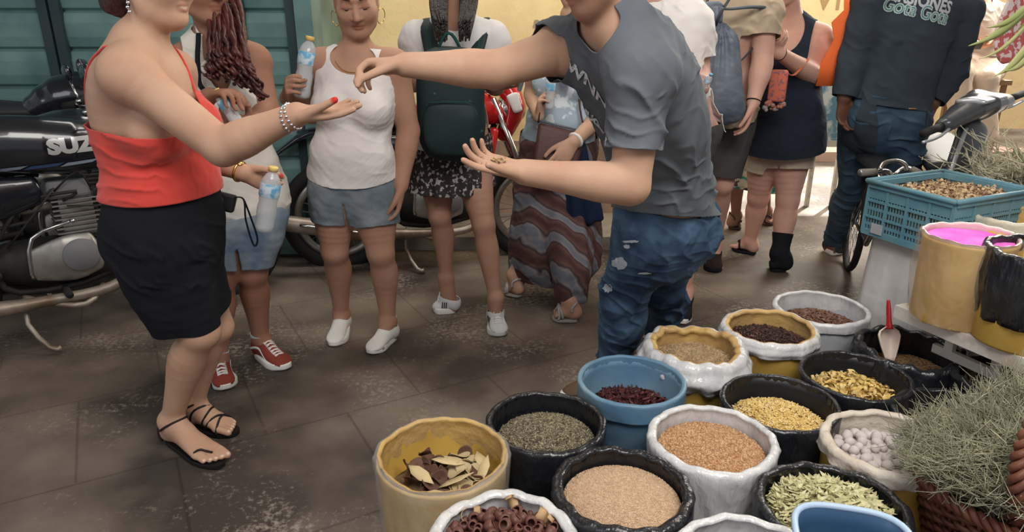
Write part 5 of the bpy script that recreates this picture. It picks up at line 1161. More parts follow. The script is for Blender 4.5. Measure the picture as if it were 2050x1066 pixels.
# ---------------------------------------------------------------- woman with the dark green backpack on her front
def woman_backpack():
    f = Fig('woman in a white T-shirt and dark speckled skirt wearing a backpack on her front', fl(930, 660), SK_tan, .006)
    Y = 3.45; fw = nrm((.05, -1, 0)); rt = nrm(np.cross(fw, UP))
    f.trunk(at(905, 292, Y), at(912, 55, Y), rt, rt, fem=True, w=1.06, d=1.0, neckto=at(910, -5, Y-.02)); f.bust(.055, .07, .075, .62)
    f.arm('R', at(838, 78, Y), at(828, 165, Y+.02), at(862, 166, Y-.22), fat=1.1); f.arm('L', at(985, 80, Y), at(992, 172, Y-.02), at(990, 172, Y-.20), fat=1.1)
    f.leg('R', at(872, 320, Y), at(880, 432, Y-.04), at(894, 556, 3.46), fat=1.02, foot=nrm((-.3, -1, 0))); f.leg('L', at(942, 320, Y), at(968, 450, Y-.12), at(992, 598, 3.27), fat=1.02, foot=nrm((.1, -1, 0)))
    f.hand('R', (.9, -.1, -.05), (0, .2, -1), curl=((.4, .5, .4),)*4, thumb=(.8, .4, .4)); f.hand('L', (.75, -.4, .10), (-.1, .2, 1), curl=((.6, .7, .5),)*4, thumb=(.8, .4, .6), k_=1.1)
    f.foot('R', fl(868, 622), bare=False); f.foot('L', fl(1002, 677), bare=False)
    f.head(at(908, -70, Y-.02), (0, -.9, -.4), (0, -.3, 1), k_=1.0)
    f.body(vox=.005)
    P = f.P; R = np.stack(f.H[1:4], 1); k = f.H[4]; E = lambda p, r, kk=.02: ell(P(*p), A_(r)*k, R, kk); rs = random.Random(8)
    ops = [E((0, -.03, .03), (.088, .10, .09))]; V, Fc = field_mesh(ops, .008); V, Fc = clip(V, Fc, outside(P(0, .09, -.03), A_([.075, .085, .10])*k, R)(V)); obj('hair', V, Fc, M_hair, f.root)
    mb = MB()
    for i in range(170):
        sg = -1 if i % 2 else 1; x = sg*rs.uniform(14, 46); e = rs.uniform(40, 85); mb.tube([at(908+x*.7, -60, Y-.02), at(909+x*1.0, -15, Y-.10), at(908+x*.95, 25, Y-.19), at(907+x*.75, e, Y-.24)], [.008, .0085, .007, .003], 5, smooth=4)
    mb.obj('long_hair', M_hair, f.root)
    up, ss, sf = UP, f.ss, f.sf; J = f.J
    f.wear('t_shirt', cloth('white_tee', (.66, .63, .62), .92, nscale=7), ['trunk', 'trap', 'armL', 'armR'], {'trunk': .022, 'trap': .012, 'armL': .026, 'armR': .026}, [cuff(J['shL'], J['elL'], .62, .11), cuff(J['shR'], J['elR'], .62, .11), outside(f.neck+sf*.05+up*.05, (.075, .09, .07)), above(at(905, 282, Y), (0, -.2, 1))], wr=(.006, 10, 2), extra=[chain([f.S(.4), f.S(.15), f.S(0)], [(.165, .13), (.18, .15), (.19, .155)], side=rt, k=.03, sub=1)])
    sm = mat('speckled_skirt', (.030, .024, .026), rough=.85, speck=(.42, .36, .34), sscale=55, sthr=.56, bump=.4, bscale=60)
    ex = [chain([at(905, 270, Y), at(903, 310, Y), at(903, 345, Y), at(903, 395, Y)], [(.165, .13), (.195, .15), (.210, .165), (.225, .18)], side=rt, k=.03)]
    f.wear('skirt', sm, ['trunk'], .01, [below(at(905, 262, Y), (0, -.2, 1)), above(at(903, 372, Y), (.0, -.1, 1))], extra=ex, fold=lambda V: .008*np.sin(np.arctan2(V[:, 1]-Y, V[:, 0]-at(903, 340, Y)[0])*16)*np.clip((at(905, 290, Y)[2]-V[:, 2])*5, 0, 1))
    ms = cloth('pale_knit_sneaker', (.66, .66, .66), .9, nscale=20); mk = mat('dark_stripe', (.03, .03, .035), rough=.6)
    def stripes(up_, g, sg, V1, F1):
        for j in range(3):
            V = [g(.34+.085*j+a, sg*.16, z) for a, z in ((0, .032), (.045, .032), (.005, .066), (-.04, .066))]; V = [A_(V[0]), A_(V[1]), (A_(V[1])+V[2])/2, (A_(V[0])+V[3])/2, A_(V[2]), A_(V[3])]
            dr = g(0, 0, 0)-g(0, sg*1., 0); Q, ok = project(V, (V1, F1), nrm(dr), .0015); Fc = [q for q in ((0, 1, 2, 3), (3, 2, 4, 5)) if all(ok[i] for i in q)]
            if Fc: solid(obj('stripe', Q, Fc, mk, up_), .0015)
    for s in 'LR': shoe(f, s, ms, M_sole, mlace=M_lace, stripe=stripes, k=1.05)
    # backpack worn in front
    c = f.S(.42)+sf*.20; t = thing('backpack', 'dark green backpack worn on the front of the woman in the white T-shirt', 'backpack', c-UP*.3)
    mg = cloth('dark_teal_nylon', (.010, .026, .028), .7, rough=.6, spec=.4, nscale=6, bscale=300, speck=(.03, .12, .10), sscale=30, sthr=.72); mg2 = cloth('green_webbing', (.012, .055, .048), .8, rough=.6)
    def sup(c0, s, e=3.2, n=26, m=18):
        V = []; Fc = []
        for i in range(m+1):
            ph = -pi/2+pi*i/m
            for j in range(n):
                th = 2*pi*j/n; pw = lambda q: abs(q)**(2/e)*(1 if q >= 0 else -1); V.append(c0+rt*s[0]*pw(cos(ph))*pw(cos(th))+sf*s[1]*pw(cos(ph))*pw(sin(th))+UP*s[2]*pw(sin(ph)))
        for i in range(m):
            for j in range(n): Fc.append((i*n+j, i*n+(j+1) % n, (i+1)*n+(j+1) % n, (i+1)*n+j))
        V = A_(V); V = V+normals(V, A_(Fc))*(.005*fbm(V, 4, 14))[:, None]; return V, Fc
    top, bot = at(902, 92, Y-.24), at(903, 322, Y-.24); cc = (top+bot)/2; hh = (top[2]-bot[2])/2
    obj('backpack_body', *sup(cc+sf*.0, (.152, .085, hh)), mg, t); obj('front_pocket', *sup(cc+sf*.075-UP*.09, (.120, .035, hh*.5)), mg, t)
    pts = [cc+sf*.112-UP*(.09-hh*.46)+rt*x for x in np.linspace(-.10, .10, 8)]; obj('zip', *tube(pts, .003, 6), mg2, t)
    for sg in (-1, 1):
        p = [cc+UP*hh*.80+rt*sg*.09-sf*.05, f.S(.82)+sf*.125+rt*sg*.10, f.S(.97)+sf*.06+rt*sg*.125+UP*.02, f.S(1)+rt*sg*.125+UP*.028-sf*.02, f.S(.85)-sf*.12+rt*sg*.12]
        q = tube(p, .034, 10, smooth=5, flat=.28); obj('shoulder_strap', *q, mg, t)
        obj('webbing', *tube([a_+sf*.012 for a_ in p[:3]], .008, 6, smooth=5, flat=.5), mg2, t)
    obj('grab_loop', *tube([cc+UP*hh*.93+rt*x+UP*.07*sin(pi*(x+.05)/.1) for x in np.linspace(-.05, .05, 9)], .007, 8), mg2, t)
    ph = at(1043, 168, Y-.28); t = thing('phone', 'grey phone held out in the hand of the woman with the backpack', 'phone', ph); bevel(MB().box(ph, (.018, .035, .06), frame((.3, -.2, 1))).obj('phone_body', mat('phone_grey', (.12, .13, .15), rough=.25), t, smooth=False), .004); MB().box(ph+A_([.0105, 0, .002]), (.001, .030, .052), frame((.3, -.2, 1))).obj('screen', mat('pale_screen', (.5, .52, .56), rough=.1), t, smooth=False)
woman_backpack()
# ---------------------------------------------------------------- woman with the brown bag and patterned trousers
def woman_bag():
    f = Fig('woman in a pale blue top and striped brown trousers with a brown shoulder bag', fl(1090, 610), SK_light, .006)
    Y = 3.72; fw = nrm((-.25, -1, 0)); rt = nrm(np.cross(fw, UP))
    f.trunk(at(1118, 285, Y), at(1138, 82, Y), rt, rt, w=1.12, d=1.1, belly=1.0, neckto=at(1142, 30, Y-.02)); f.bust(.066, .08, .075, .60)
    f.arm('R', at(1078, 112, Y), at(1066, 188, Y+.05), at(1078, 232, Y-.20), fat=1.1); f.arm('L', at(1205, 115, Y), at(1222, 212, Y-.05), at(1148, 285, Y-.27), fat=1.2)
    f.leg('R', at(1080, 320, Y), at(1060, 440, Y-.05), fl(1030, 552, .12), foot=nrm((-.3, -1, 0))); f.leg('L', at(1150, 320, Y), at(1150, 445, Y-.15), fl(1140, 600, .12), foot=nrm((-.3, -1, 0)))
    f.hand('R', (.10, -.3, .9), (.9, -.3, .1), curl=((.7, .8, .5),)*4, thumb=(.7, .4, .5)); f.hand('L', (-.6, -.3, -.75), (-.3, .9, -.3), curl=((.15, .2, .2), (.3, .4, .3), (.35, .45, .3), (.4, .5, .3)), thumb=(.8, .5, .2), k_=1.15)
    f.foot('R', fl(1020, 588), k_=1.0, lift=.02); f.foot('L', fl(1108, 640), k_=1.1, lift=.02)
    f.head(at(1150, -45, Y-.02), (-.4, -.85, -.2), (0, -.2, 1)); f.body()
    P = f.P; R = np.stack(f.H[1:4], 1); V, Fc = field_mesh([ell(P(0, -.03, .03), (.088, .10, .09), R)], .009); V, Fc = clip(V, Fc, outside(P(0, .09, -.03), (.085, .085, .10), R)(V)); obj('hair', V, Fc, M_hair, f.root)
    J = f.J; up, ss, sf = UP, f.ss, f.sf
    f.wear('top', cloth('pale_blue_print', (.40, .50, .58), .9, nscale=20, speck=(.70, .76, .80), sscale=14, sthr=.55), ['trunk', 'trap', 'armL', 'armR'], .012, [cuff(J['shL'], J['elL'], .4, .11), cuff(J['shR'], J['elR'], .15, .11), outside(f.neck+sf*.05+up*.04, (.08, .09, .08)), above(at(1118, 275, Y), (0, -.2, 1))], wr=(.006, 9, 1))
    mp = mat('striped_batik', (.10, .058, .050), rough=.9, bump=.3, bscale=200); nt = mp.node_tree; wv = _n(nt, 'ShaderNodeTexWave'); wv.inputs['Scale'].default_value = 3.2; wv.inputs['Distortion'].default_value = 5; wv.inputs['Detail'].default_value = 3; wv.bands_direction = 'DIAGONAL'
    tc = [n for n in nt.nodes if n.type == 'TEX_COORD'][0]; nt.links.new(tc.outputs['Object'], wv.inputs['Vector']); cr = _n(nt, 'ShaderNodeValToRGB'); e = cr.color_ramp.elements; e[0].color = (.075, .035, .030, 1); e[1].color = (.15, .16, .19, 1); e[1].position = .95
    for p, c in ((.35, (.14, .065, .055, 1)), (.6, (.045, .035, .045, 1)), (.8, (.24, .20, .20, 1))): q = e.new(p); q.color = c
    nt.links.new(wv.outputs['Fac'], cr.inputs[0]); nt.links.new(cr.outputs[0], nt.nodes['Principled BSDF'].inputs['Base Color'])
    ex = [chain([at(1115, 300, Y), at(1112, 360, Y), at(1112, 440, Y-.02), at(1115, 520, Y-.05), at(1118, 548, Y-.05)], [(.19, .16), (.225, .18), (.245, .185), (.23, .17), (.17, .13)], side=rt, k=.04),
          chain([at(1140, 470, Y-.18), at(1146, 545, Y-.32), fl(1142, 600, .10)], [.12, .105, .075], k=.03), chain([at(1056, 470, Y), fl(1036, 548, .12)], [.11, .062], k=.03)]
    f.wear('harem_trousers', mp, ['trunk'], .014, [below(at(1118, 268, Y), (0, -.2, 1)), above((0, 0, .10))], extra=ex, wr=(.006, 10, 4), fold=lambda V: .010*np.sin(V[:, 0]*58+2*np.sin(V[:, 2]*7)+V[:, 1]*20)*np.clip((.85-V[:, 2])*3, 0, 1))
    ring('wristband', J['wrL']-nrm(J['wrL']-J['elL'])*.02, J['wrL']-J['elL'], .034, .008, M_white, f.root)
    sm = mat('silver_sandal', (.36, .33, .31), rough=.4)
    for s in 'RL': sandal(f, s, sm, [[(.15, .05, .05), (.28, 0, .09), (.15, -.05, .05)], [(.5, .055, 0), (.58, 0, .06), (.66, -.055, 0)], [(.66, .055, 0), (.58, 0, .06), (.5, -.055, 0)], [(.28, 0, .09), (.5, 0, .07), (.72, .0, .03)]], strapr=.007)
    # shoulder bag
    q = [at(1062, 372, Y-.26), at(1150, 366, Y-.26), at(1172, 268, Y-.20), at(1078, 245, Y-.22)]; n_ = nrm(np.cross(q[1]-q[0], q[3]-q[0])); n_ = n_ if n_[1] < 0 else -n_; t = thing('shoulder_bag', 'dark brown leather shoulder bag hanging in front of the pale blue top', 'bag', sum(q)/4-UP*.15); ml = mat('brown_leather', (.060, .024, .020), rough=.5, col2=(.085, .036, .030), nscale=8, bump=.2, bscale=60)
    o = MB().hexa([q[0]-n_*.05, q[1]-n_*.05, q[1]+n_*.03, q[0]+n_*.03, q[3]-n_*.03, q[2]-n_*.03, q[2]+n_*.015, q[3]+n_*.015]).obj('bag_body', ml, t); bevel(o, .02, 4)
    obj('zip', *tube([q[3]+UP*.008, q[2]+UP*.008], .006, 8), mat('zip_grey', (.10, .11, .13), rough=.4), t)
    obj('shoulder_strap', *tube([q[2]-n_*.0, at(1160, 200, Y-.16), at(1172, 110, Y-.10), f.S(1)-rt*.12+UP*.05, f.S(.85)-rt*.12-sf*.13], .012, 8, smooth=5, flat=.4), ml, t); obj('strap_end', *tube([q[3], at(1082, 215, Y-.23), at(1092, 205, Y-.22)], .012, 8, smooth=3, flat=.4), ml, t)
    bottle('small water bottle held up beside the brown shoulder bag', at(1100, 218, Y-.24), at(1103, 148, Y-.26), water=.6)
    # navy wrap tied at the hip
    V, Fc = field_mesh([chain([at(1150, 300, Y-.16), at(1160, 370, Y-.18), at(1168, 440, Y-.20)], [(.06, .05), (.085, .05), (.10, .03)], side=rt, k=.02)], .008); V = V+normals(V, Fc)*(.006*np.sin(V[:, 0]*90+V[:, 2]*8))[:, None]; obj('jumper_at_waist', V, Fc, cloth('navy_cloth', (.012, .022, .050), .7), f.root)
    # pink fan
    c = at(1130, 142, Y-.22); t = thing('folding_fan', 'bright pink and white paper fan held in front of the pale blue top', 'fan', c); V = [c+A_([0, 0, -.05])]; Fc = []
    for i in range(13): a = radians(20+110*i/12); V.append(c+A_([.095*cos(a), .006*(-1)**i, -.05+.115*sin(a)]))
    Fc = [(0, i+1, i+2) for i in range(12)]; o = obj('fan_leaf', V, Fc, mat('pink_paper', (.85, .12, .52), rough=.7), t, smooth=False); solid(o, .0015)
    for a in (20, 130): obj('guard_stick', *tube([c+A_([0, -.003, -.06]), c+A_([.10*cos(radians(a)), -.003, -.05+.12*sin(radians(a))])], .004, 6), M_white, t)
woman_bag()
# ---------------------------------------------------------------- people standing further back on the right
def capped_head(f, m=None, s=1.):
    P = f.P; R = np.stack(f.H[1:4], 1); V, Fc = field_mesh([ell(P(0, -.03, .035), A_([.084, .097, .088])*s, R)], .009); V, Fc = clip(V, Fc, outside(P(0, .09, -.03), (.085, .085, .10), R)(V)); return solid(obj('hair', V, Fc, m or M_hair, f.root), .004)
M_charcoal_short = cloth('charcoal_cloth', (.080, .076, .076), .8)  # charcoal is the cloth's own colour
def tee(f, name, m, L=(.62, .62), hem=None, off=.022, nr=.075, wr=(.006, 8, 2), loose=.03, label=None):
    c_, d_ = crease((.4, .1, 1), 36, .012, len(f.root['label'])), crease((1, .3, .2), 34, .010, 7)
    J = f.J; return f.wear(name, m, ['trunk', 'trap', 'armL', 'armR'], {'trunk': off, 'trap': .012, 'armL': off+.004, 'armR': off+.004}, [cuff(J['shL'], J['elL'], L[0], .12), cuff(J['shR'], J['elR'], L[1], .12), outside(f.neck+f.sf*.04+UP*.045, (nr, nr*1.15, .07)), hem], wr=wr,
        extra=[chain([f.S(.5), f.S(.2), f.S(0), f.S(0)*2-f.S(.12)], [(.165, .125), (.175+loose, .145+loose), (.18+loose, .15+loose), (.18+loose, .15+loose)], side=f.hs, k=.04, sub=1)], fold=lambda V: c_(V)+d_(V))
def man_white_tee():
    f = Fig('man in a white T-shirt with a gold chain standing close behind the man in grey', (.95, 3.3), SK_fair, .007, sc=1.05)
    Y = 3.45; fw = nrm((-.55, -.85, 0)); rt = nrm(np.cross(fw, UP))
    f.trunk(at(1352, 262, Y), at(1322, 12, Y), rt, rt, fem=False, w=1.12, d=1.25, belly=1.2, neckto=at(1318, -60, Y-.03), neckr=.064)
    f.arm('L', at(1380, 48, Y-.02), at(1397, 152, Y-.05), at(1404, 176, Y-.30), men=True, fat=1.15); f.arm('R', at(1270, 50, Y), at(1262, 160, Y-.1), at(1300, 180, Y-.3), men=True)
    f.leg('L', at(1375, 290, Y), at(1375, 420, Y-.03), A_([.92, 3.50, .10]), men=True); f.leg('R', at(1325, 290, Y), at(1322, 420, Y-.08), A_([.72, 3.38, .10]), men=True)
    f.hand('L', (-.2, -.9, .25), (-.9, 0, .1), curl=((.7, .8, .5),)*4, thumb=(.6, .5, .6)); f.hand('R', (.6, -.6, 0), (0, .1, 1), curl=((.5, .6, .5),)*4)
    f.foot('L', (.86, 3.28, 0), bare=False); f.foot('R', (.62, 3.18, 0), bare=False); f.head(at(1312, -110, Y-.03), fw, UP); f.body(); capped_head(f)
    sh = tee(f, 't_shirt', cloth('white_tee_cotton', (.80, .76, .72), .93, nscale=7), (.70, .70), above(at(1352, 262, Y), (0, -.2, 1)))
    fv = field_mesh([(grown(p, .0), k_, g) for t in ('trunk', 'neck', 'trap') for p, k_, g in f.ops[t]], .008); S_ = (fv[0], normals(*fv)); c = f.neck
    q = hug(S_, [c+f.ss*.085*cos(a)+f.sf*(.01+.08*sin(a))+UP*(.035-.06*max(sin(a), -.3)) for a in np.linspace(-.5, pi+.5, 44)], .005); mb = MB()
    for i, p in enumerate(q): V, Fc = ico(.0075, 1); mb.add(V*(1 if i % 2 else .8)+p, Fc)
    mb.obj('gold_chain', M_gold, f.root)
    J = f.J; f.wear('shorts', M_charcoal_short, ['trunk', 'legL', 'legR'], {'trunk': .012, 'legL': .03, 'legR': .03}, [below(at(1352, 245, Y)), cuff(J['hipL'], J['knL'], .95, .2, .05), cuff(J['hipR'], J['knR'], .95, .2, .05)])
    for s in 'LR': shoe(f, s, M_black, M_sole)
    bottle('small water bottle with a blue cap beside the white T-shirt sleeve', at(1404, 184, Y-.36), at(1424, 148, Y-.42), cap=(.12, .35, .55), water=.3)
man_white_tee()
def man_beige():
    f = Fig('man in a beige shirt and charcoal shorts with a grey drawstring bag on his chest', fl(1440, 545), SK_fair, .007, sc=1.05)
    Y = 4.0; fw = nrm((-.45, -.9, 0)); rt = nrm(np.cross(fw, UP))
    f.trunk(at(1440, 215, Y), at(1462, -20, Y), rt, rt, fem=False, w=1.0, d=1.15, belly=1.0, neckto=at(1462, -80, Y-.03), neckr=.062)
    f.arm('L', at(1530, 22, Y-.12), at(1526, 128, Y-.20), at(1508, 206, Y-.28), men=True, fat=1.12); f.arm('R', at(1418, 20, Y), at(1400, 140, Y+.02), at(1402, 200, Y-.2), men=True)
    f.leg('L', at(1462, 250, Y), at(1446, 368, Y-.02), fl(1432, 482, .16), men=True, fat=1.1, foot=nrm((.1, -1, 0))); f.leg('R', at(1408, 250, Y), at(1398, 372, Y), A_([1.03, 4.1, .10]), men=True, fat=1.1)
    f.hand('L', (-.22, -.15, -1), (-.9, .2, 0), curl=((.25, .35, .2), (.3, .4, .3), (.35, .45, .3), (.4, .5, .3)), thumb=(.8, .5, .2), k_=1.1); f.hand('R', (0, -.3, -1), (.9, 0, 0), curl=((.3, .4, .3),)*4)
    f.foot('L', fl(1430, 548), k_=1.15, bare=False); f.foot('R', (.98, 3.88, 0), bare=False); f.head(at(1480, -130, Y-.03), fw, UP); f.body(); capped_head(f)
    sh = tee(f, 'shirt', cloth('beige_cotton', (.48, .38, .27), .88, nscale=6), (.50, .50), above(at(1462, 232, Y), (-.12, -.2, 1)), loose=.02)
    ring('cord_bracelet', f.J['wrL']-UP*(-.01), f.J['wrL']-f.J['elL'], .034, .003, M_black, f.root)
    J = f.J; f.wear('shorts', M_charcoal_short, ['trunk', 'legL', 'legR'], {'trunk': .012, 'legL': .032, 'legR': .036}, [below(at(1462, 205, Y)), cuff(J['hipL'], J['knL'], .86, .2, .05), cuff(J['hipR'], J['knR'], .90, .2, .05)], wr=(.006, 9, 5))
    mk = cloth('dark_brown_mesh', (.028, .018, .016), .7, nscale=40)
    for s in 'LR': shoe(f, s, mk, M_black, k=1.15)
    # drawstring bag
    c = at(1438, 110, Y-.34); a, b = at(1424, 55, Y-.30), at(1432, 235, Y-.30); t = thing('drawstring_bag', 'blue-grey drawstring bag hanging on the chest of the man in beige', 'bag', b)
    mg = mat('blue_grey_nylon', (.17, .20, .25), rough=.45, col2=(.08, .10, .14), nscale=5, bump=.3, bscale=14, spec=.5); h = a-b; P = lambda q: b+h*q
    V, Fc = field_mesh([chain([P(1), P(.94), P(.8), P(.45), P(.08), P(.0)], [(.055, .03), (.09, .045), (.125, .07), (.138, .085), (.148, .075), (.12, .04)], side=rt, k=.03)], .007); N = normals(V, Fc); q = np.arctan2(V[:, 1]-c[1], V[:, 0]-c[0]); V = V+N*(.010*np.sin(q*9+V[:, 2]*6)*np.clip((V[:, 2]-P(.35)[2])*4, 0, 1)+.006*fbm(V, 3, 12))[:, None]
    obj('bag_body', V, Fc, mg, t)
    V, Fc = field_mesh([chain([P(.96), P(1.06), P(1.2)], [(.03, .02), (.055, .035), (.062, .03)], side=rt, k=.02)], .006); N = normals(V, Fc); q = np.arctan2(V[:, 1]-c[1], V[:, 0]-c[0]); V = V+N*(.008*np.sin(q*10))[:, None]; obj('gathered_neck', V, Fc, mg, t)
    mcord = mat('dark_cord', (.03, .035, .05), rough=.7)
    for sg in (-1, 1): obj('cord', *tube([P(1.0)+rt*sg*.02-fw*0, P(1.12)+rt*sg*.05+fw*.05, at(1440-sg*22, -5, Y-.26), at(1450-sg*45, -60, Y-.12)], .007, 6, smooth=5), mcord, t)
    obj('cord', *tube([P(1.03)+fw*.04, P(1.15)+fw*.06+rt*.02, P(.95)+fw*.07-rt*.02, P(1.2)+fw*.04], .004, 6, smooth=5), mcord, t)
    mb = MB(); mb.tube([at(1405, 5, Y-.24), at(1450, 18, Y-.28), at(1505, 14, Y-.25), at(1555, 16, Y-.12)], [.012, .013, .018, .018], 8, smooth=4, flat=.45); mb.obj('chest_strap', mat('grey_strap', (.09, .11, .13), rough=.7), t)
    obj('hip_cord', *tube([at(1478, 126, Y-.26), at(1495, 110, Y-.22), at(1512, 88, Y-.16)], .007, 6, smooth=4, flat=.5), mcord, t)
man_beige()
def woman_navy():
    f = Fig('woman in a navy sleeveless top and beige shorts with a black ankle brace', fl(1520, 530), SK_fair, .0065)
    Y = 4.22; fw = nrm((-.5, -.86, 0)); rt = nrm(np.cross(fw, UP))
    f.trunk(at(1568, 262, Y), at(1585, 52, Y), rt, rt, w=1.22, d=1.35, belly=1.2, neckto=at(1580, 5, Y-.04), neckr=.058); f.bust(.075, .09, .075, .60)
    f.arm('L', at(1640, 75, Y-.02), at(1634, 155, Y-.10), at(1562, 108, Y-.32), fat=1.35); f.arm('R', at(1530, 75, Y), at(1512, 150, Y), at(1530, 100, Y-.3), fat=1.1)
    f.leg('L', at(1585, 290, Y), at(1577, 400, Y-.05), fl(1562, 508, .11), fat=1.25, foot=nrm((-.3, -1, 0))); f.leg('R', at(1535, 290, Y+.05), at(1518, 395, Y+.12), fl(1502, 482, .09), fat=1.18, foot=nrm((-.5, -1, 0)))
    f.hand('L', (-1, -.1, .25), (-.1, .8, .3), curl=((.5, .6, .5),)*4); f.hand('R', (.6, -.4, .3), (0, .5, .6), curl=((.6, .7, .5),)*4)
    f.foot('L', fl(1542, 540), k_=1.15, lift=.02); f.foot('R', fl(1468, 500), k_=1.1, lift=.02); f.head(at(1572, -38, Y-.06), (-.6, -.75, -.2), UP); f.body(); capped_head(f, mat('greying_hair', (.28, .22, .18), rough=.5))
    up, ss, sf = UP, f.ss, f.sf; mn = cloth('navy_jersey', (.022, .028, .045), .8, nscale=5)
    f.wear('sleeveless_top', mn, ['trunk', 'trap'], {'trunk': .014, 'trap': .006}, [either(below(f.S(.60)), band(f.neck, ss, .125)), outside(f.neck+sf*.09-up*.02, (.085, .13, .13), np.stack([ss, sf, up], 1)), above(at(1568, 298, Y), (-.12, -.1, 1))],
        extra=[chain([f.S(.6), f.S(.3), f.S(.0), at(1568, 310, Y)], [(.16, .14), (.19, .17), (.225, .20), (.235, .21)], side=rt, k=.04, sub=2)], wr=(.006, 8, 3))
    J = f.J; f.wear('shorts', cloth('beige_shorts', (.52, .44, .34), .9), ['trunk', 'legL', 'legR'], {'trunk': .010, 'legL': .022, 'legR': .022}, [below(at(1568, 262, Y)), cuff(J['hipL'], J['knL'], .42, .16, .05), cuff(J['hipR'], J['knR'], .42, .16, .05)], extra=[split_legs(f, at(1558, 400, Y))])
    ring('cord_bracelet', J['wrL'], J['wrL']-J['elL'], .034, .003, M_black, f.root)
    a, k_ = J['anL'], J['knL']; d = nrm(k_-a); f.wear('ankle_brace', M_black, ['calfL', 'footL'], .007, [below(a+d*.125, d), below(J['heelL']+J['fdL']*.14, J['fdL'])], wr=(.002, 20, 3), thick=.003)
    for s in 'LR': sandal(f, s, M_black, [[(.50, .055, 0), (.62, .03, .06), (.78, .012, .03)], [(.50, -.055, 0), (.62, -.03, .06), (.78, .012, .03)]], strapr=.006)
    # orange crossbody bag
    c = at(1557, 172, Y-.36); t = thing('crossbody_bag', 'small orange patterned bag on an orange strap against the navy top', 'bag', c-UP*.09); R_ = frame(fw, rt)
    bevel(MB().box(c, (.09, .165, .05), R_).obj('bag_body', mat('orange_pattern', (.62, .16, .10), rough=.8, speck=(.25, .12, .14), sscale=60, sthr=.55), t), .015, 3)
    mb = MB(); rs = random.Random(4)
    for i in range(16): V, Fc = ico(rs.uniform(.010, .018), 1); mb.add(V+c+A_([rs.uniform(-.07, .05), rs.uniform(-.04, 0), -.09-rs.uniform(-.01, .035)]), Fc)
    mb.obj('tassels', mat('tassel', (.42, .16, .10), rough=.9, speck=(.3, .3, .32), sscale=50, sthr=.5), t)
    obj('strap', *tube([c+UP*.07+rt*-.03, at(1590, 150, Y-.31), at(1618, 118, Y-.22)], .010, 8, smooth=4, flat=.4), mat('orange_strap', (.50, .13, .06), rough=.7), t)
woman_navy()
def woman_floral():
    f = Fig('woman in a green and white floral dress mostly hidden behind the beige shirt', fl(1500, 460), SK_tan, .009)
    Y = 4.80; rt = A_([-1, 0, 0.])
    f.trunk(at(1500, 190, Y), at(1508, 0, Y), rt, rt, neckto=at(1508, -45, Y)); f.arm('L', at(1560, 25, Y), at(1562, 110, Y), at(1545, 150, Y-.2)); f.arm('R', at(1455, 25, Y), at(1452, 110, Y), at(1470, 150, Y-.2))
    f.leg('L', at(1520, 220, Y), at(1528, 330, Y-.02), fl(1534, 422, .10)); f.leg('R', at(1482, 220, Y), at(1478, 330, Y-.05), fl(1473, 432, .10))
    f.hand('L', (-.5, -.5, 0), (0, 0, 1)); f.hand('R', (.5, -.5, 0), (0, 0, 1)); f.foot('L', fl(1546, 452), lift=.02); f.foot('R', fl(1480, 458), lift=.02); f.head(at(1508, -85, Y), (0, -1, 0), UP); f.body(); capped_head(f)
    m = mat('floral_print', (.55, .56, .45), rough=.9, col2=(.03, .30, .24), nscale=16, contrast=(.5, .54), speck=(.06, .05, .05), sscale=22, sthr=.60)
    f.wear('dress', m, ['trunk', 'trap'], .012, [either(below(f.S(.6)), band(f.neck, rt, .12)), outside(f.neck+f.sf*.04, .09), above(at(1490, 372, Y), (.15, 0, 1))], extra=[chain([at(1500, 170, Y), at(1500, 260, Y), at(1500, 330, Y), at(1500, 390, Y)], [(.16, .13), (.20, .16), (.22, .18), (.22, .18)], side=rt, k=.04)], fold=lambda V: .008*np.sin(V[:, 0]*60))
    for s in 'LR': sandal(f, s, mat('tan_sandal', (.09, .05, .04), rough=.6), [[(.5, .05, 0), (.6, .02, .06), (.78, .01, .03)], [(.5, -.05, 0), (.6, -.02, .06), (.78, .01, .03)], [(.12, .05, .06), (.26, 0, .10), (.12, -.05, .06)]], strapr=.006)
woman_floral()
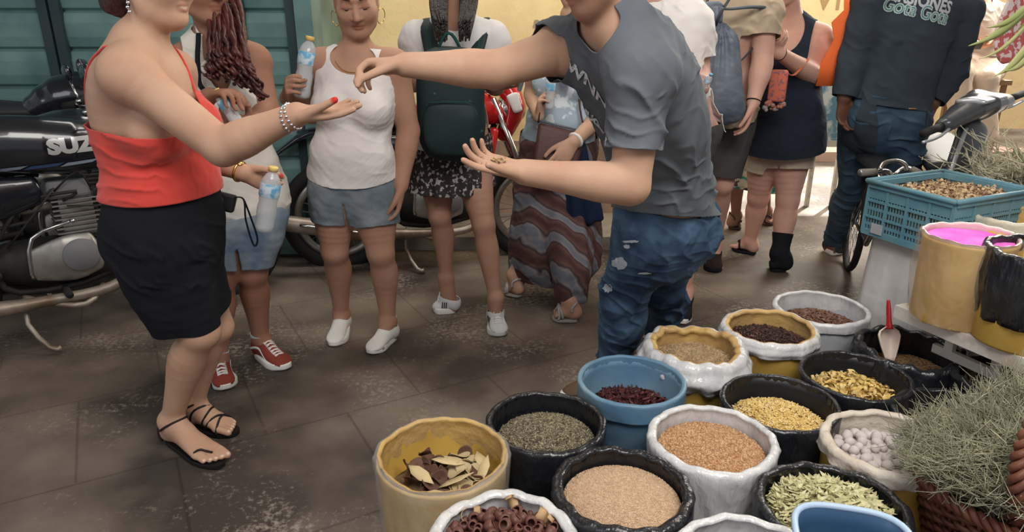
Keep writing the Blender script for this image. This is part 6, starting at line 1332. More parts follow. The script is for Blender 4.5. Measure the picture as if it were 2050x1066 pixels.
def man_back():
    f = Fig('man seen from behind in a dark long-sleeved printed shirt and blue jeans', fl(1740, 510), SK_dark, .0065, sc=1.16)
    Y = 3.98; fw = nrm((.10, 1, 0)); rt = nrm(np.cross(fw, UP)); rt2 = nrm(rt+UP*-.12)
    f.trunk(at(1772, 226, Y), at(1838, -42, Y), rt, rt2, fem=False, w=1.10, d=1.1, bend=(.02, 0, 0), neckto=at(1850, -90, Y+.02), neckr=.062, sh_w=1.0)
    f.arm('L', at(1750, -5, Y), at(1712, 115, Y), at(1690, 196, Y-.04), men=True, fat=1.12); f.arm('R', at(1924, 22, Y), at(1908, 135, Y+.02), at(1868, 205, Y-.02), men=True, fat=1.12)
    f.leg('L', at(1725, 250, Y+.05), at(1708, 380, Y+.18), A_([2.10, 4.42, .10]), men=True, fat=.98, foot=nrm((.0, -1, 0))); f.leg('R', at(1808, 255, Y), at(1802, 372, Y-.02), fl(1782, 482, .11), men=True, foot=fw)
    f.hand('L', (.12, .05, -1), (.35, -.95, 0), curl=((.55, .7, .4), (.45, .6, .4), (.4, .5, .4), (.5, .6, .4)), thumb=(.7, .5, .4), k_=1.05); f.hand('R', (-.4, .1, -1), (-.4, -.8, 0), curl=((.7, .8, .5),)*4, k_=1.0)
    f.foot('L', fl(1684, 512), bare=False); f.foot('R', fl(1782, 482, .11)*A_([1, 1, 0])+A_([.12, .2, 0]), bare=False); f.head(at(1850, -150, Y+.03), fw, UP); f.body(); capped_head(f)
    md = cloth('dark_slate_jersey', (.040, .052, .068), .8, nscale=4); J = f.J
    sh = f.wear('long_sleeved_shirt', md, ['trunk', 'trap', 'armL', 'armR', 'foreL', 'foreR'], {'trunk': .020, 'trap': .015, 'armL': .026, 'armR': .024, 'foreL': .024, 'foreR': .020}, [cuff(J['elL'], J['wrL'], .97, .09), cuff(J['elR'], J['wrR'], .97, .09), outside(f.neck+UP*.05, (.08, .08, .07)), either(above(at(1765, 208, Y), (.12, 0, 1)), below(at(1725, 0, Y), (1, 0, .18)), above(at(1862, 0, Y), (1, 0, 0)))],
        wr=(.007, 7, 8), extra=[chain([f.S(.6), f.S(.3), f.S(0), f.S(0)*2-f.S(.12)], [(.19, .14), (.205, .155), (.205, .16), (.21, .16)], side=rt, k=.04, sub=1)], fold=lambda V, c_=crease((.5, 0, 1), 30, .010, 3): c_(V)*np.clip((1.42-V[:, 2])*5, 0, 1)); surf = f.last
    dr = nrm((.0, 1, 0)); up = nrm(at(1845, 0, Y)-at(1830, 60, Y)); up[1] = 0; R0 = nrm(at(1895, 22, 3.6)-at(1790, -6, 3.6)); R0[1] = 0; u0 = nrm(np.cross(R0, (0, 1, 0))*-1); u0 = u0 if u0[2] > 0 else -u0
    print_on(f, sh, surf, 'VERSIONES', .083, at(1842, 11, 3.80)-A_([0, .4, 0]), R0, u0, dr, mat('grey_print', (.42, .44, .47), rough=.9), bold=.003, xs=.82)
    p = at(1838, 34, 3.80)-A_([0, .4, 0])
    print_on(f, sh, surf, 'Gota Gota', .094, p+u0*0, R0, u0, dr, mat('pale_green_outline', (.40, .48, .48), rough=.9), bold=.0045, xs=.78); V0 = bpy.data.objects
    print_on(f, sh, (surf[0], surf[1]), 'Gota Gota', .094, p, R0, u0, dr, mat('green_print', (.07, .20, .17), rough=.9), bold=-.0012, xs=.78).location.y = -.0015
    # orange side panel outside the left sleeve
    q = [at(1741, -20, Y+.06), at(1733, 20, Y+.06), at(1714, 45, Y+.06), at(1708, 78, Y+.06), at(1690, 125, Y+.06), at(1684, 172, Y+.06)]; w = [30, 24, 30, 20, 27, 34]; V = []
    for p_, w_ in zip(q, w): V += [p_+A_([-(w_+16)/345, 0, 0]), p_+A_([0.03, .0, 0])]
    o = obj('orange_panel', V, [(2*i, 2*i+1, 2*i+3, 2*i+2) for i in range(5)], cloth('orange_cloth', (.80, .16, .045), .9), sh); solid(o, .012)
    mj = denim('dark_jeans', (.055, .10, .15), (.03, .055, .09))
    j = f.wear('jeans', mj, ['trunk', 'legL', 'legR', 'calfL', 'calfR'], {'trunk': .014, 'legL': .022, 'legR': .024, 'calfL': .030, 'calfR': .030}, [below(at(1770, 188, Y), (.12, 0, 1)), above((0, 0, .035))], wr=(.005, 10, 5), fold=crease((.2, 0, 1), 42, .012, 3))
    bl = hug((f.last[0], normals(*f.last)), [at(1715+i*16, 196+i*2.2, Y-.3) for i in range(8, 10)], .004); obj('belt', *tube(bl, .013, 8, flat=.3), mat('tan_belt', (.30, .16, .07), rough=.5), f.root)
    for s in 'LR': shoe(f, s, cloth('dark_grey_canvas', (.05, .05, .055), .8), M_sole)
man_back()
def woman_seated():
    f = Fig('seated woman in pale trousers and a light top in the sunny background', (3.95, 6.6), skin('skin_warm', (.62, .30, .18)), .009)
    Y = 6.5; rt = A_([-.8, -.5, 0]); rt = nrm(rt)
    f.trunk(at(1968, 118, Y), at(1958, 8, Y), rt, rt, w=1.15, d=1.15, neckto=at(1956, -20, Y)); f.arm('R', at(1922, 22, Y), at(1916, 100, Y), at(1950, 92, Y-.3)); f.arm('L', at(1998, 25, Y), at(2008, 85, Y), at(1975, 86, Y-.3))
    f.leg('R', at(1950, 130, Y), at(1922, 150, Y-.45), at(1926, 262, Y-.48)); f.leg('L', at(1985, 135, Y), at(1975, 160, Y-.45), at(1978, 270, Y-.48)); f.hand('L', (-.9, -.3, 0), (0, .3, .9), curl=((.5, .5, .4),)*4); f.hand('R', (.9, -.3, 0), (0, .3, .9), curl=((.5, .5, .4),)*4)
    f.foot('R', f.J['anR']*A_([1, 1, 0])+A_([0, -.18, 0]), lift=.02); f.foot('L', f.J['anL']*A_([1, 1, 0])+A_([0, -.18, 0]), lift=.02); f.head(at(1955, -45, Y), (-.2, -.9, -.4), UP); f.body(); capped_head(f)
    tee(f, 'top', cloth('cream_top', (.60, .52, .44), .9), (.4, .4), above(at(1968, 110, Y)), off=.02)
    mp = cloth('beige_trousers', (.60, .48, .38), .92); J = f.J
    f.wear('trousers', mp, ['trunk', 'legL', 'legR', 'calfL', 'calfR'], {'trunk': .02, 'legL': .03, 'legR': .03, 'calfL': .04, 'calfR': .04}, [below(at(1968, 98, Y)), above((0, 0, .16))])
    o = MB().box(at(1948, 90, Y-.42), (.15, .012, .075), frame((0, -.6, 1))).obj('phone', mat('phone_dark', (.04, .03, .03), rough=.3), None, smooth=False); tag(o, 'dark phone held in the hands of the seated woman', 'phone')
    t = thing('stool', 'low wooden stool under the seated woman in the background', 'stool', (f.pel[0], f.pel[1]+.02, 0)); z = max(f.pel[2]-.17, .3); mw = mat('stool_wood', (.22, .13, .07), rough=.7)
    MB().box((f.pel[0], f.pel[1]+.02, z-.02), (.38, .38, .04)).obj('seat', mw, t, smooth=False)
    for a in (-1, 1):
        for b in (-1, 1): MB().box((f.pel[0]+a*.15, f.pel[1]+.02+b*.15, (z-.04)/2), (.035, .035, z-.04)).obj('leg', mw, t, smooth=False)
woman_seated()
# ---------------------------------------------------------------- motorcycles
M_rub = mat('tyre_rubber', (.018, .017, .017), rough=.8, bump=.4, bscale=60); M_chrome = mat('chrome', (.62, .62, .62), rough=.18, metal=1.); M_alu = mat('cast_aluminium', (.46, .45, .43), rough=.42, col2=(.30, .27, .24), nscale=9, metal=.75)
M_dirty = mat('rusty_chrome', (.42, .37, .31), rough=.45, col2=(.22, .15, .10), nscale=7, metal=.6); M_bpaint = mat('black_gloss_paint', (.010, .012, .017), rough=.22, coat=.6, spec=.6); M_seat = mat('black_vinyl', (.016, .018, .022), rough=.55); M_eng = mat('dark_engine', (.035, .032, .030), rough=.6, metal=.3, bump=.3, bscale=30)
M_grey = mat('grey_cover', (.20, .20, .205), rough=.5)
class Place:
    def __init__(s, O, d, lean=0.):
        x = nrm(A_([d[0], d[1], 0])); s.O = A_([O[0], O[1], 0.]); z = nrm(UP+np.cross(x, UP)*lean); y = np.cross(z, x); s.R = np.stack([x, y, z], 1)
    def __call__(s, x, y, z): return s.O+s.R@A_([x, y, z], float)
def wheel(T, P, x, R=.30, name='wheel', rim=M_alu):
    w = obj(name, *tube([P(x+R*cos(a), 0, R+.005+R*sin(a)) for a in np.linspace(0, 2*pi, 49)[:-1]], .042, 10, closed=True), M_rub, T)
    obj('rim', *tube([P(x+R*.80*cos(a), 0, R+.005+R*.80*sin(a)) for a in np.linspace(0, 2*pi, 49)[:-1]], .018, 8, closed=True, flat=1.4), rim, w)
    mb = MB(); mb.tube([P(x, -.05, R), P(x, .05, R)], .055, 16)
    for i in range(28):
        a = 2*pi*i/28; b = a+(.35 if i % 2 else -.35); sg = .04 if i % 4 < 2 else -.04; mb.tube([P(x+.05*cos(b), sg, R+.05*sin(b)), P(x+R*.79*cos(a), 0, R+R*.79*sin(a))], .0022, 4)
    mb.obj('spokes', rim, w); return w
def blob(name, T, ops, m, vox=.008, **kw): V, Fc = field_mesh(ops, vox); return obj(name, V, Fc, m, T, **kw)
def motorcycle(label, O, d, paint, tankm=None, lean=0., text=None, near=1, wb=(.66, -.60), side=-1, extra=True, dz=0.):
    """side: which side (local y sign) faces the camera"""
    P = Place(O, d, lean); T = thing('motorcycle', label, 'motorcycle', P(0, 0, 0)); s = side; tankm = tankm or paint; sd = P.R[:, 1]
    wheel(T, P, wb[0]); wheel(T, P, wb[1]); C = lambda pts, r, k=.03, sub=3: chain([P(*p) for p in pts], r, side=sd, k=k, sub=sub)
    blob('fuel_tank', T, [C([(.40, 0, .90+dz), (.25, 0, .94+dz), (.05, 0, .93+dz), (-.12, 0, .86+dz)], [(.10, .06), (.15, .115), (.145, .115), (.09, .06)])], tankm)
    blob('seat', T, [C([(-.08, 0, .86+dz), (-.25, 0, .87+dz), (-.50, 0, .90+dz), (-.74, 0, .95+dz)], [(.09, .045), (.125, .055), (.12, .055), (.085, .035)])], M_seat)
    blob('side_panel', T, [C([(-.05, s*.10, .72+dz), (-.28, s*.12, .70+dz), (-.42, s*.09, .76+dz)], [(.03, .07), (.035, .10), (.02, .05)])], paint)
    blob('rear_fender', T, [C([(-.50, 0, .80), (-.72, 0, .82), (-.92, 0, .70)], [(.075, .03), (.08, .025), (.07, .015)])], paint)
    blob('front_fender', T, [C([(wb[0]-.26, 0, .58), (wb[0]-.08, 0, .665), (wb[0]+.12, 0, .64), (wb[0]+.24, 0, .52)], [(.05, .012), (.06, .014), (.06, .014), (.05, .012)])], paint)
    fr = MB()
    for y in (-.06, .06): fr.tube([P(.38, y*.3, .84), P(.26, y, .50), P(.18, y, .27), P(-.20, y, .25), P(-.28, y, .42), P(-.30, y, .80)], .016, 8, smooth=3); fr.tube([P(-.25, y*1.8, .36), P(wb[1], y*1.8, .31)], .02, 8); fr.tube([P(-.05, y, .80), P(-.6, y*1.2, .82)], .014, 8)
    fr.obj('frame', M_eng, T)
    for y in (-.09, .09): obj('fork', *tube([P(.36, y, 1.0), P(.50, y, .64), P(wb[0], y, .31)], [.018, .022, .020], 10), M_chrome, T)
    for y in (-.15, .15): obj('shock', *tube([P(-.44, y, .80), P(wb[1]+.03, y, .36)], .024, 10), M_chrome, T)
    hb = obj('handlebar', *tube([P(.18, -.36, 1.06), P(.24, -.24, 1.07), P(.34, -.10, 1.03), P(.34, .10, 1.03), P(.24, .24, 1.07), P(.18, .36, 1.06)], .012, 8, smooth=4), M_chrome, T)
    for y in (-1, 1): obj('grip', *tube([P(.185, y*.35, 1.06), P(.225, y*.26, 1.07)], .019, 10), M_rub, hb); obj('lever', *tube([P(.24, y*.24, 1.06), P(.25, y*.36, 1.05)], .006, 6), M_chrome, hb)
    for y in (-1, 1):
        mr_ = obj('mirror', *tube([P(.24, y*.22, 1.08), P(.22, y*.28, 1.20)], .006, 6), M_chrome, T); blob('mirror_head', mr_, [C([(.22, y*.26, 1.22), (.22, y*.36, 1.23)], [(.04, .02), (.035, .018)], sub=1)], M_bpaint)
    blob('headlight', T, [ell(P(.48, 0, .93), (.10, .10, .095))], M_chrome)
    # engine
    blob('crankcase', T, [C([(.17, 0, .34), (-.02, 0, .36), (-.20, 0, .38)], [(.10, .10), (.115, .12), (.09, .10)])], M_eng)
    cv = blob('engine_cover', T, [C([(.13, s*.115, .40), (.02, s*.12, .385), (-.12, s*.105, .375)], [(.03, .095), (.032, .11), (.02, .075)], k=.01)], M_alu, vox=.005)
    V, Fc = lathe([(.001, .0), (.075, .0), (.078, -.006), (.070, -.012), (.066, -.006), (.001, -.006)], 28); Rc = P.R@A_([[1, 0, 0], [0, 0, 1], [0, 1, 0.]]); obj('round_cap', A_(V)@np.stack([P.R[:, 0], P.R[:, 2], -P.R[:, 1]*s*-1], 1).T*1.0+P(.07, s*.163, .40), Fc, M_grey, cv)
    mb = MB()
    for i in range(8): mb.box(P(.10, 0, .50+.022*i), (.20, .20, .007), P.R)
    mb.box(P(.10, 0, .58), (.14, .14, .2), P.R); mb.obj('cylinder_fins', M_alu, T, smooth=False)
    bevel(MB().box(P(.08, 0, .705), (.19, .19, .085), P.R, taper=.9).obj('cylinder_head', M_grey, T, smooth=False), .015)
    obj('carburettor', *tube([P(.0, s*.05, .64), P(-.10, s*.06, .64), P(-.17, s*.05, .66)], [.03, .035, .05], 12), M_alu, T)
    ex = obj('exhaust_pipe', *tube([P(.19, s*-.05, .64), P(.30, s*.02, .52), P(.30, s*.12, .32), P(.16, s*.16, .22), P(-.15, s*.17, .215), P(-.40, s*.18, .23), P(-.62, s*.19, .27), P(-.98, s*.19, .34)], [.022, .022, .022, .024, .028, .045, .050, .046], 14, smooth=5), M_dirty, T); obj('heat_shield', *tube([P(-.42, s*.235, .25), P(-.62, s*.245, .285), P(-.80, s*.24, .32)], [.018, .026, .018], 8, smooth=3, flat=.5), M_chrome, ex)
    obj('gear_lever', *tube([P(-.13, s*.15, .33), P(-.14, s*.19, .36), P(-.11, s*.20, .52), P(.04, s*.20, .57), P(.06, s*.22, .575)], .009, 8, smooth=3), M_chrome, T)
    fp = obj('foot_peg', *tube([P(-.02, s*.10, .24), P(-.02, s*.26, .245)], .017, 10), M_rub, T); obj('bracket', *tube([P(.14, s*.10, .22), P(.04, s*.2, .17), P(-.1, s*.16, .2), P(-.18, s*.14, .24)], .014, 8, smooth=3), M_dirty, fp)
    obj('kickstand', *tube([P(-.18, s*.10, .24), P(-.20, s*.16, .12), P(-.14, s*.26, .018), P(-.10, s*.28, .012)], [.014, .012, .011, .016], 8, smooth=2), M_dirty, T)
    if extra:
        bevel(MB().box(P(-.37, s*.25, .63), (.16, .07, .17), P.R, taper=.85).obj('oil_bottle', mat('yellowed_plastic', (.56, .48, .28), rough=.45), T, smooth=False), .018, 3); MB().box(P(-.33, s*.25, .745), (.028, .012, .07), P.R).obj('bottle_tab', mat('yellowed_tab', (.52, .46, .28), rough=.5), T, smooth=False)
        mb = MB(); rs = random.Random(3)
        for i in range(14): a = P(rs.uniform(-.3, .25), s*rs.uniform(.02, .12), rs.uniform(.5, .8)); mb.tube([a, a+P.R@A_([rs.uniform(-.12, .12), s*.04, rs.uniform(-.12, .12)]), a+P.R@A_([rs.uniform(-.15, .15), 0, rs.uniform(-.2, .1)])], rs.uniform(.004, .010), 6, smooth=3)
        mb.obj('cables', M_eng, T)
    return T, P
M_mark = mat('silver_lettering', (.62, .62, .62), rough=.3, metal=.4)
E0, W0 = at(150, 505, 3.22), at(500, 480, 3.72); dA = W0-E0; dA[2] = 0; dA = nrm(dA); OA = E0*A_([1, 1, 0])-dA*.05+np.cross(UP, dA)*.08
TA, PA = motorcycle('black motorcycle with silver lettering parked behind the woman in the red top', OA, dA, M_bpaint, lean=-.06, wb=(.74, -.60), dz=.0)
# long body cover with lettering and a blue-white stripe
Vb, Fb = field_mesh([chain([PA(*p) for p in ((-.46, -.08, .955), (-.2, -.11, .945), (.12, -.12, .905), (.42, -.07, .86))], [(.08, .085), (.09, .122), (.095, .125), (.05, .07)], side=PA.R[:, 1], k=.03)], .007); obj('body_cover', Vb, Fb, M_bpaint, TA); sfb = (Vb, Fb)
sy = -PA.R[:, 1]
print_on(None, TA, sfb, 'SUZUKI', .088, PA(.20, -.5, .885), PA.R[:, 0], PA.R[:, 2], -sy, M_mark, bold=.006, name='lettering', xs=1.15)
for i in range(6):
    x0 = -.36+.14*i; V = [PA(x, -.5, z) for x, z in ((x0, .822), (x0+.13, .828), (x0+.16, .842), (x0+.03, .838))]; V2 = []
    for a in np.linspace(0, 1, 6):
        for b in (0, 1): V2.append((V[0]*(1-a)+V[1]*a)*(1-b)+(V[3]*(1-a)+V[2]*a)*b)
    Q, ok = project(V2, sfb, -sy); Fq = [q for q in [(2*j, 2*j+1, 2*j+3, 2*j+2) for j in range(5)] if all(ok[k] for k in q)]
    if Fq: obj('stripe', Q, Fq, mat('stripe_%s' % ('pale' if i % 2 else 'blue'), (.30, .36, .46) if i % 2 else (.05, .09, .22), rough=.3), TA)
b = PA(-.56, -.14, 1.0); R_ = PA.R; cb = bevel(MB().box(b, (.05, .03, .09), R_).obj('buckle', M_chrome, TA, smooth=False), .008)
obj('side_trim', *tube([PA(-.44, -.17, .82), PA(-.40, -.19, .90), PA(-.33, -.185, .97), PA(-.28, -.17, 1.0)], .008, 6, smooth=4), mat('trim_grey', (.30, .34, .38), rough=.35), TA)
# a second black one parked behind it
motorcycle('second black motorcycle, parked against the teal shutters behind the lettered one', OA+A_([-.26, .60, 0]), nrm(dA+A_([.1, -.3, 0])), M_bpaint, lean=-.03, extra=False, dz=.13)
# red one against the yellow wall
M_redp = mat('red_gloss_paint', (.55, .015, .02), rough=.2, coat=.6)
C0, C1 = at(690, 450, 4.22)*A_([1, 1, 0]), at(1062, 400, 4.42)*A_([1, 1, 0]); dC = nrm(C1-C0)
TC, PC = motorcycle('red motorcycle parked along the yellow wall behind the row of women', (C0+C1)/2-dC*.02, dC, M_bpaint, tankm=M_redp, lean=-.04, wb=(.62, -.60), extra=False)
blob('front_fairing', TC, [chain([PC(.43, 0, 1.10), PC(.50, 0, .95), PC(.44, 0, .78)], [(.10, .06), (.14, .07), (.07, .05)], side=PC.R[:, 1], k=.03)], M_redp); blob('leg_shield', TC, [chain([PC(.36, -.1, .80), PC(.30, -.14, .62), PC(.26, -.12, .5)], [(.05, .03), (.07, .04), (.05, .03)], side=PC.R[:, 1], k=.03)], M_redp)
blob('white_decal', TC, [chain([PC(.47, -.13, 1.02), PC(.50, -.15, .93)], [(.012, .04), (.012, .03)], side=PC.R[:, 1], sub=1)], mat('white_decal', (.75, .72, .72), rough=.3))
# ---------------------------------------------------------------- scooter at the right
def scooter():
    M = mat('slate_scooter', (.05, .055, .065), rough=.3, coat=.4); Mt = mat('silver_trim', (.42, .44, .47), rough=.28, metal=.5)
    a, b = at(1848, 268, 3.10), at(2046, 188, 3.62); c = (a+b)/2; ax = nrm(b-a); fw = nrm(np.cross(UP, ax)); fw = fw if fw[1] > 0 else -fw; fw[2] = 0; d = nrm(A_([-.42, -.9, 0]))
    t = thing('scooter', 'dark grey scooter with silver trim parked at the right edge behind the herbs', 'scooter', (c[0], c[1], 0)); G = lambda l, f_, z: A_([c[0], c[1], 0])+nrm(ax*A_([1, 1, 0]))*l+d*f_+UP*z; sd = nrm(ax*A_([1, 1, 0])); z0 = c[2]
    blob('handlebar_cover', t, [chain([a*.80+b*.20, c+UP*.03, a*.20+b*.80], [(.045, .035), (.10, .055), (.045, .035)], side=d, k=.02), chain([c+UP*.02, c-d*.10+UP*.05], [.06, .045], k=.03, sub=1)], M)
    ins = blob('instrument_panel', t, [chain([c-sd*.12+UP*.058-fw*.02, c+sd*.10+UP*.066-fw*.02], [(.07, .018), (.06, .018)], side=d, k=.01, sub=1)], Mt)
    for p, q, n_ in ((a, b, 0), (b, a, 1)):
        obj('grip', *tube([p, p*.82+q*.18], .018, 10), M_rub, t); obj('brake_lever', *tube([p+d*.05-UP*.03, (p*.84+q*.16)+d*.07-UP*.03, p*.7+q*.3+d*.03], .007, 6, smooth=3), Mt, t)
    obj('handlebar', *tube([a*.82+b*.18, c, a*.18+b*.82], .012, 8), M_chrome, t)
    blob('front_shield', t, [chain([c-UP*.08+d*.02, G(0, .10, .72), G(0, .12, .45), G(0, .06, .28)], [(.10, .05), (.19, .05), (.20, .05), (.15, .04)], side=sd, k=.03)], M)
    for sg in (-1, 1): obj('shield_trim', *tube([c-UP*.06+sd*sg*.08+d*.05, G(sg*.19, .14, .74), G(sg*.21, .16, .50), G(sg*.16, .10, .28)], .010, 8, smooth=4), Mt, t)
    P = Place(G(0, 0, 0)[:2], d); wheel(t, P, .34, R=.24); wheel(t, P, -.82, R=.24); obj('fork', *tube([P(.10, 0, .55), P(.30, 0, .34), P(.34, 0, .24)], .03, 10), M, t)
    blob('front_mudguard', t, [chain([P(.12, 0, .46), P(.34, 0, .545), P(.54, 0, .42)], [(.06, .02), (.07, .025), (.05, .02)], side=P.R[:, 1], k=.02)], M)
    blob('floor_board', t, [chain([P(-.02, 0, .27), P(-.45, 0, .27)], [(.17, .04), (.17, .04)], side=P.R[:, 1], sub=1)], M); blob('rear_body', t, [chain([P(-.42, 0, .40), P(-.70, 0, .52), P(-1.0, 0, .60)], [(.13, .14), (.16, .15), (.10, .10)], side=P.R[:, 1])], M); blob('seat', t, [chain([P(-.42, 0, .70), P(-.75, 0, .73), P(-1.0, 0, .76)], [(.12, .05), (.15, .06), (.12, .05)], side=P.R[:, 1])], M_seat)
scooter()
# ---------------------------------------------------------------- bicycle behind the crate
def bicycle():
    h = at(1775, 343, 3.30); O = h*A_([1, 1, 0]); P = Place(O+A_([.06, .05, 0]), (-.30, -.95, 0)); t = thing('bicycle', 'old bicycle with chrome handlebars standing behind the blue crate', 'bicycle', P(0, 0, 0))
    for x in (.22, -.82):
        w = obj('wheel', *tube([P(x+.29*cos(a), 0, .305+.29*sin(a)) for a in np.linspace(0, 2*pi, 41)[:-1]], .020, 8, closed=True), M_rub, t); mb = MB()
        for i in range(24): a = 2*pi*i/24; mb.tube([P(x, .02*(-1)**i, .305), P(x+.28*cos(a), 0, .305+.28*sin(a))], .0015, 4)
        mb.obj('spokes', M_chrome, w)
    mb = MB(); z = h[2]; mb.tube([P(0, 0, z-.08), P(.06, 0, .62), P(.22, 0, .305)], .014, 8); mb.tube([P(.03, 0, .72), P(-.45, 0, .70)], .015, 8); mb.tube([P(.05, 0, .65), P(-.35, 0, .30), P(-.45, 0, .70)], .015, 8); mb.tube([P(-.35, 0, .30), P(-.82, 0, .305), P(-.45, 0, .70)], .011, 8); mb.obj('frame', M_bpaint, t)
    hb = obj('handlebar', *tube([at(1722, 346, 3.24), at(1745, 345, 3.26), h+UP*.0, P(0, 0, z-.03), at(1815, 335, 3.34), at(1845, 350, 3.26)], .012, 8, smooth=4), M_chrome, t)
    for p, q in ((at(1722, 346, 3.24), at(1752, 345, 3.265)), (at(1845, 350, 3.26), at(1826, 340, 3.31))): obj('grip', *tube([p, q], .018, 8), mat('worn_grip', (.20, .18, .16), rough=.7), hb)
    obj('bell_guard', *tube([at(1762, 340, 3.26), at(1770, 326, 3.28), at(1795, 322, 3.3), at(1812, 330, 3.3), at(1815, 342, 3.3)], .010, 8, smooth=4), M_chrome, hb)
    obj('saddle', *field_mesh([chain([P(-.38, 0, .70), P(-.50, 0, .72), P(-.60, 0, .73)], [(.03, .02), (.07, .03), (.09, .03)], side=P.R[:, 1])], .008), M_seat, t)
bicycle()
# ---------------------------------------------------------------- stall: white table, crate on a sheet-covered stand, tubs of powder, herbs, basket
M_wpaint = mat('chipped_white_paint', (.62, .58, .53), rough=.6, col2=(.45, .38, .32), nscale=14, namt=.5, contrast=(.52, .66), bump=.2, bscale=30)
ZT = .54; K1, K2 = fl(1788, 612, ZT), fl(2050, 722, ZT); d1 = nrm(K2-K1); n1 = nrm(np.cross(UP, d1)); n1 = n1 if n1[0] > 0 else -n1; K2 = K1+d1*.95
def table():
    t = thing('stall_table', 'white painted wooden table carrying the tub of pink powder', 'table', (K1+K2)/2+n1*.4-UP*ZT)
    for i in range(4):
        a = K1+n1*(.01+.235*i); b = K2+n1*(.01+.235*i); w = n1*.228; MB().hexa([p-UP*.045 for p in (a, b, b+w, a+w)]+[a, b, b+w, a+w]).obj('top_plank', M_wpaint, t, smooth=False)
    for a, l in ((K1+d1*.02+n1*.42, 0), (K2-d1*.06+n1*.30, 0), (K1+d1*.03+n1*.86, 0), (K2-d1*.06+n1*.86, 0)):
        q = [a, a+d1*.05, a+d1*.05+n1*.05, a+n1*.05]; MB().hexa([A_([p[0], p[1], 0]) for p in q]+[A_([p[0], p[1], ZT-.046]) for p in q]).obj('leg', M_wpaint, t, smooth=False)
    for i in range(3):
        a = K1+d1*(.14+.16*i)+n1*.10; q = [a, a+d1*.03, a+d1*.03+n1*.02, a+n1*.02]; MB().hexa([A_([p[0], p[1], .42]) for p in q]+[A_([p[0], p[1], ZT-.046]) for p in q]).obj('slat', M_wpaint, t, smooth=False)
    a = K1+d1*.10+n1*.10; b = K2-d1*.06+n1*.10; q = [a, b, b+n1*.02, a+n1*.02]; MB().hexa([A_([p[0], p[1], .39]) for p in q]+[A_([p[0], p[1], .42]) for p in q]).obj('rail', M_wpaint, t, smooth=False)
table()
def crate():
    zr, zb = .86, .645; A, B, C = fl(1744, 362, zr), fl(1914, 404, zr), fl(2003, 370, zr); u = nrm(A-B); v = nrm(C-B); v = nrm(v-u*np.dot(u, v)); LA, LC = np.linalg.norm(A-B), np.linalg.norm(C-B); O = B*A_([1, 1, 0]); G = lambda a, b, z: O+u*a+v*b+UP*z
    t = thing('crate', 'blue slatted plastic crate of dried pale flowers on the sheet-covered stand', 'crate', G(LA/2, LC/2, zb)); m = mat('faded_blue_crate', (.095, .225, .29), rough=.5, col2=(.15, .29, .35), nscale=6, bump=.1, bscale=30)
    R = np.stack([u, v, UP], 1)
    def panel(a0, b0, a1, b1, out):
        L = sqrt((a1-a0)**2+(b1-b0)**2); mb = MB(); e = lambda s, z: G(a0+(a1-a0)*s, b0+(b1-b0)*s, z); w = nrm(e(1, zb)-e(0, zb)); X = np.stack([w, out, UP], 1)
        for z, h, th in ((zb+.012, .024, .016), (zr-.012, .022, .022), (zb+.075, .008, .013), (zb+.140, .010, .013)): mb.box(e(.5, z), (L, th, h), X)
        mb.box(e(.5, zr-.042), (L, .006, .045), X)
        n = int(L/.085)
        for i in range(n+1): mb.box(e(i/n, (zb+zr)/2), (.010, .014, zr-zb-.01), X)
        k = int(L/.0125)
        for i in range(k):
            if (i % max(1, k//n)) != 0: mb.box(e((i+.5)/k, zb+.100), (.0042, .005, .15), X)
        for z in (zb+.045, zb+.108): 
            mb.box(e(.5, z), (L, .004, .012), X)
        return mb.obj('side', m, t, smooth=False)
    panel(0, 0, LA, 0, -v); panel(0, 0, 0, LC, -u); panel(LA, 0, LA, LC, u); panel(0, LC, LA, LC, v)
    rim = MB(); pts = [G(-.01, -.01, zr), G(LA+.01, -.01, zr), G(LA+.01, LC+.01, zr), G(-.01, LC+.01, zr)]
    for i in range(4): rim.tube([pts[i], pts[(i+1) % 4]], .010, 8)
    rim.obj('rim', m, t); MB().box(G(LA/2, LC/2, zb+.004), (LA, LC, .008), R).obj('bottom', m, t, smooth=False)
    MB().box(G(LA*.18, -.012, zb+.03), (.035, .004, .028), R).obj('red_tag', mat('red_tag', (.45, .08, .05), rough=.6), t, smooth=False); MB().box(G(LA*.80, -.012, zb+.035), (.05, .004, .04), R).obj('grey_tag', mat('grey_tag', (.36, .38, .40), rough=.6), t, smooth=False)
    q = G(LA/2, LC/2, zb+.155); mb = MB(); base = gm('crate_heap', (.40, .28, .16), (.55, .42, .28), nscale=30); V = []; n = 24
    H = lambda a, b: q[2]+.028+.012*fbm(np.stack([a, b, 0*a], -1), 6, 12)
    for i in range(n+1):
        for j in range(n+1): p = G(LA*(.03+.94*i/n), LC*(.03+.94*j/n), 0); V.append((p[0], p[1], float(H(A_(p[0]), A_(p[1])))))
    Fc = [(i*(n+1)+j, (i+1)*(n+1)+j, (i+1)*(n+1)+j+1, i*(n+1)+j+1) for i in range(n) for j in range(n)]; k0 = len(V)
    for (a, b) in ((.03, .03), (.97, .03), (.97, .97), (.03, .97)): p = G(LA*a, LC*b, zb+.01); V.append(tuple(p))
    cor = [0, n*(n+1), (n+1)**2-1, n]; ed = [[i*(n+1) for i in range(n+1)], [n*(n+1)+j for j in range(n+1)], [(n-i)*(n+1)+n for i in range(n+1)], [n-j for j in range(n+1)]]
    for i in range(4): Fc.append(tuple(ed[i]+[k0+(i+1) % 4, k0+i]))
    mb.add(V, Fc); nb = len(Fc); inr = lambda x, y: (np.abs((x+q[0]-O[0])*u[0]+(y+q[1]-O[1])*u[1]-LA/2) < LA*.45) & (np.abs((x+q[0]-O[0])*v[0]+(y+q[1]-O[1])*v[1]-LC/2) < LC*.45)
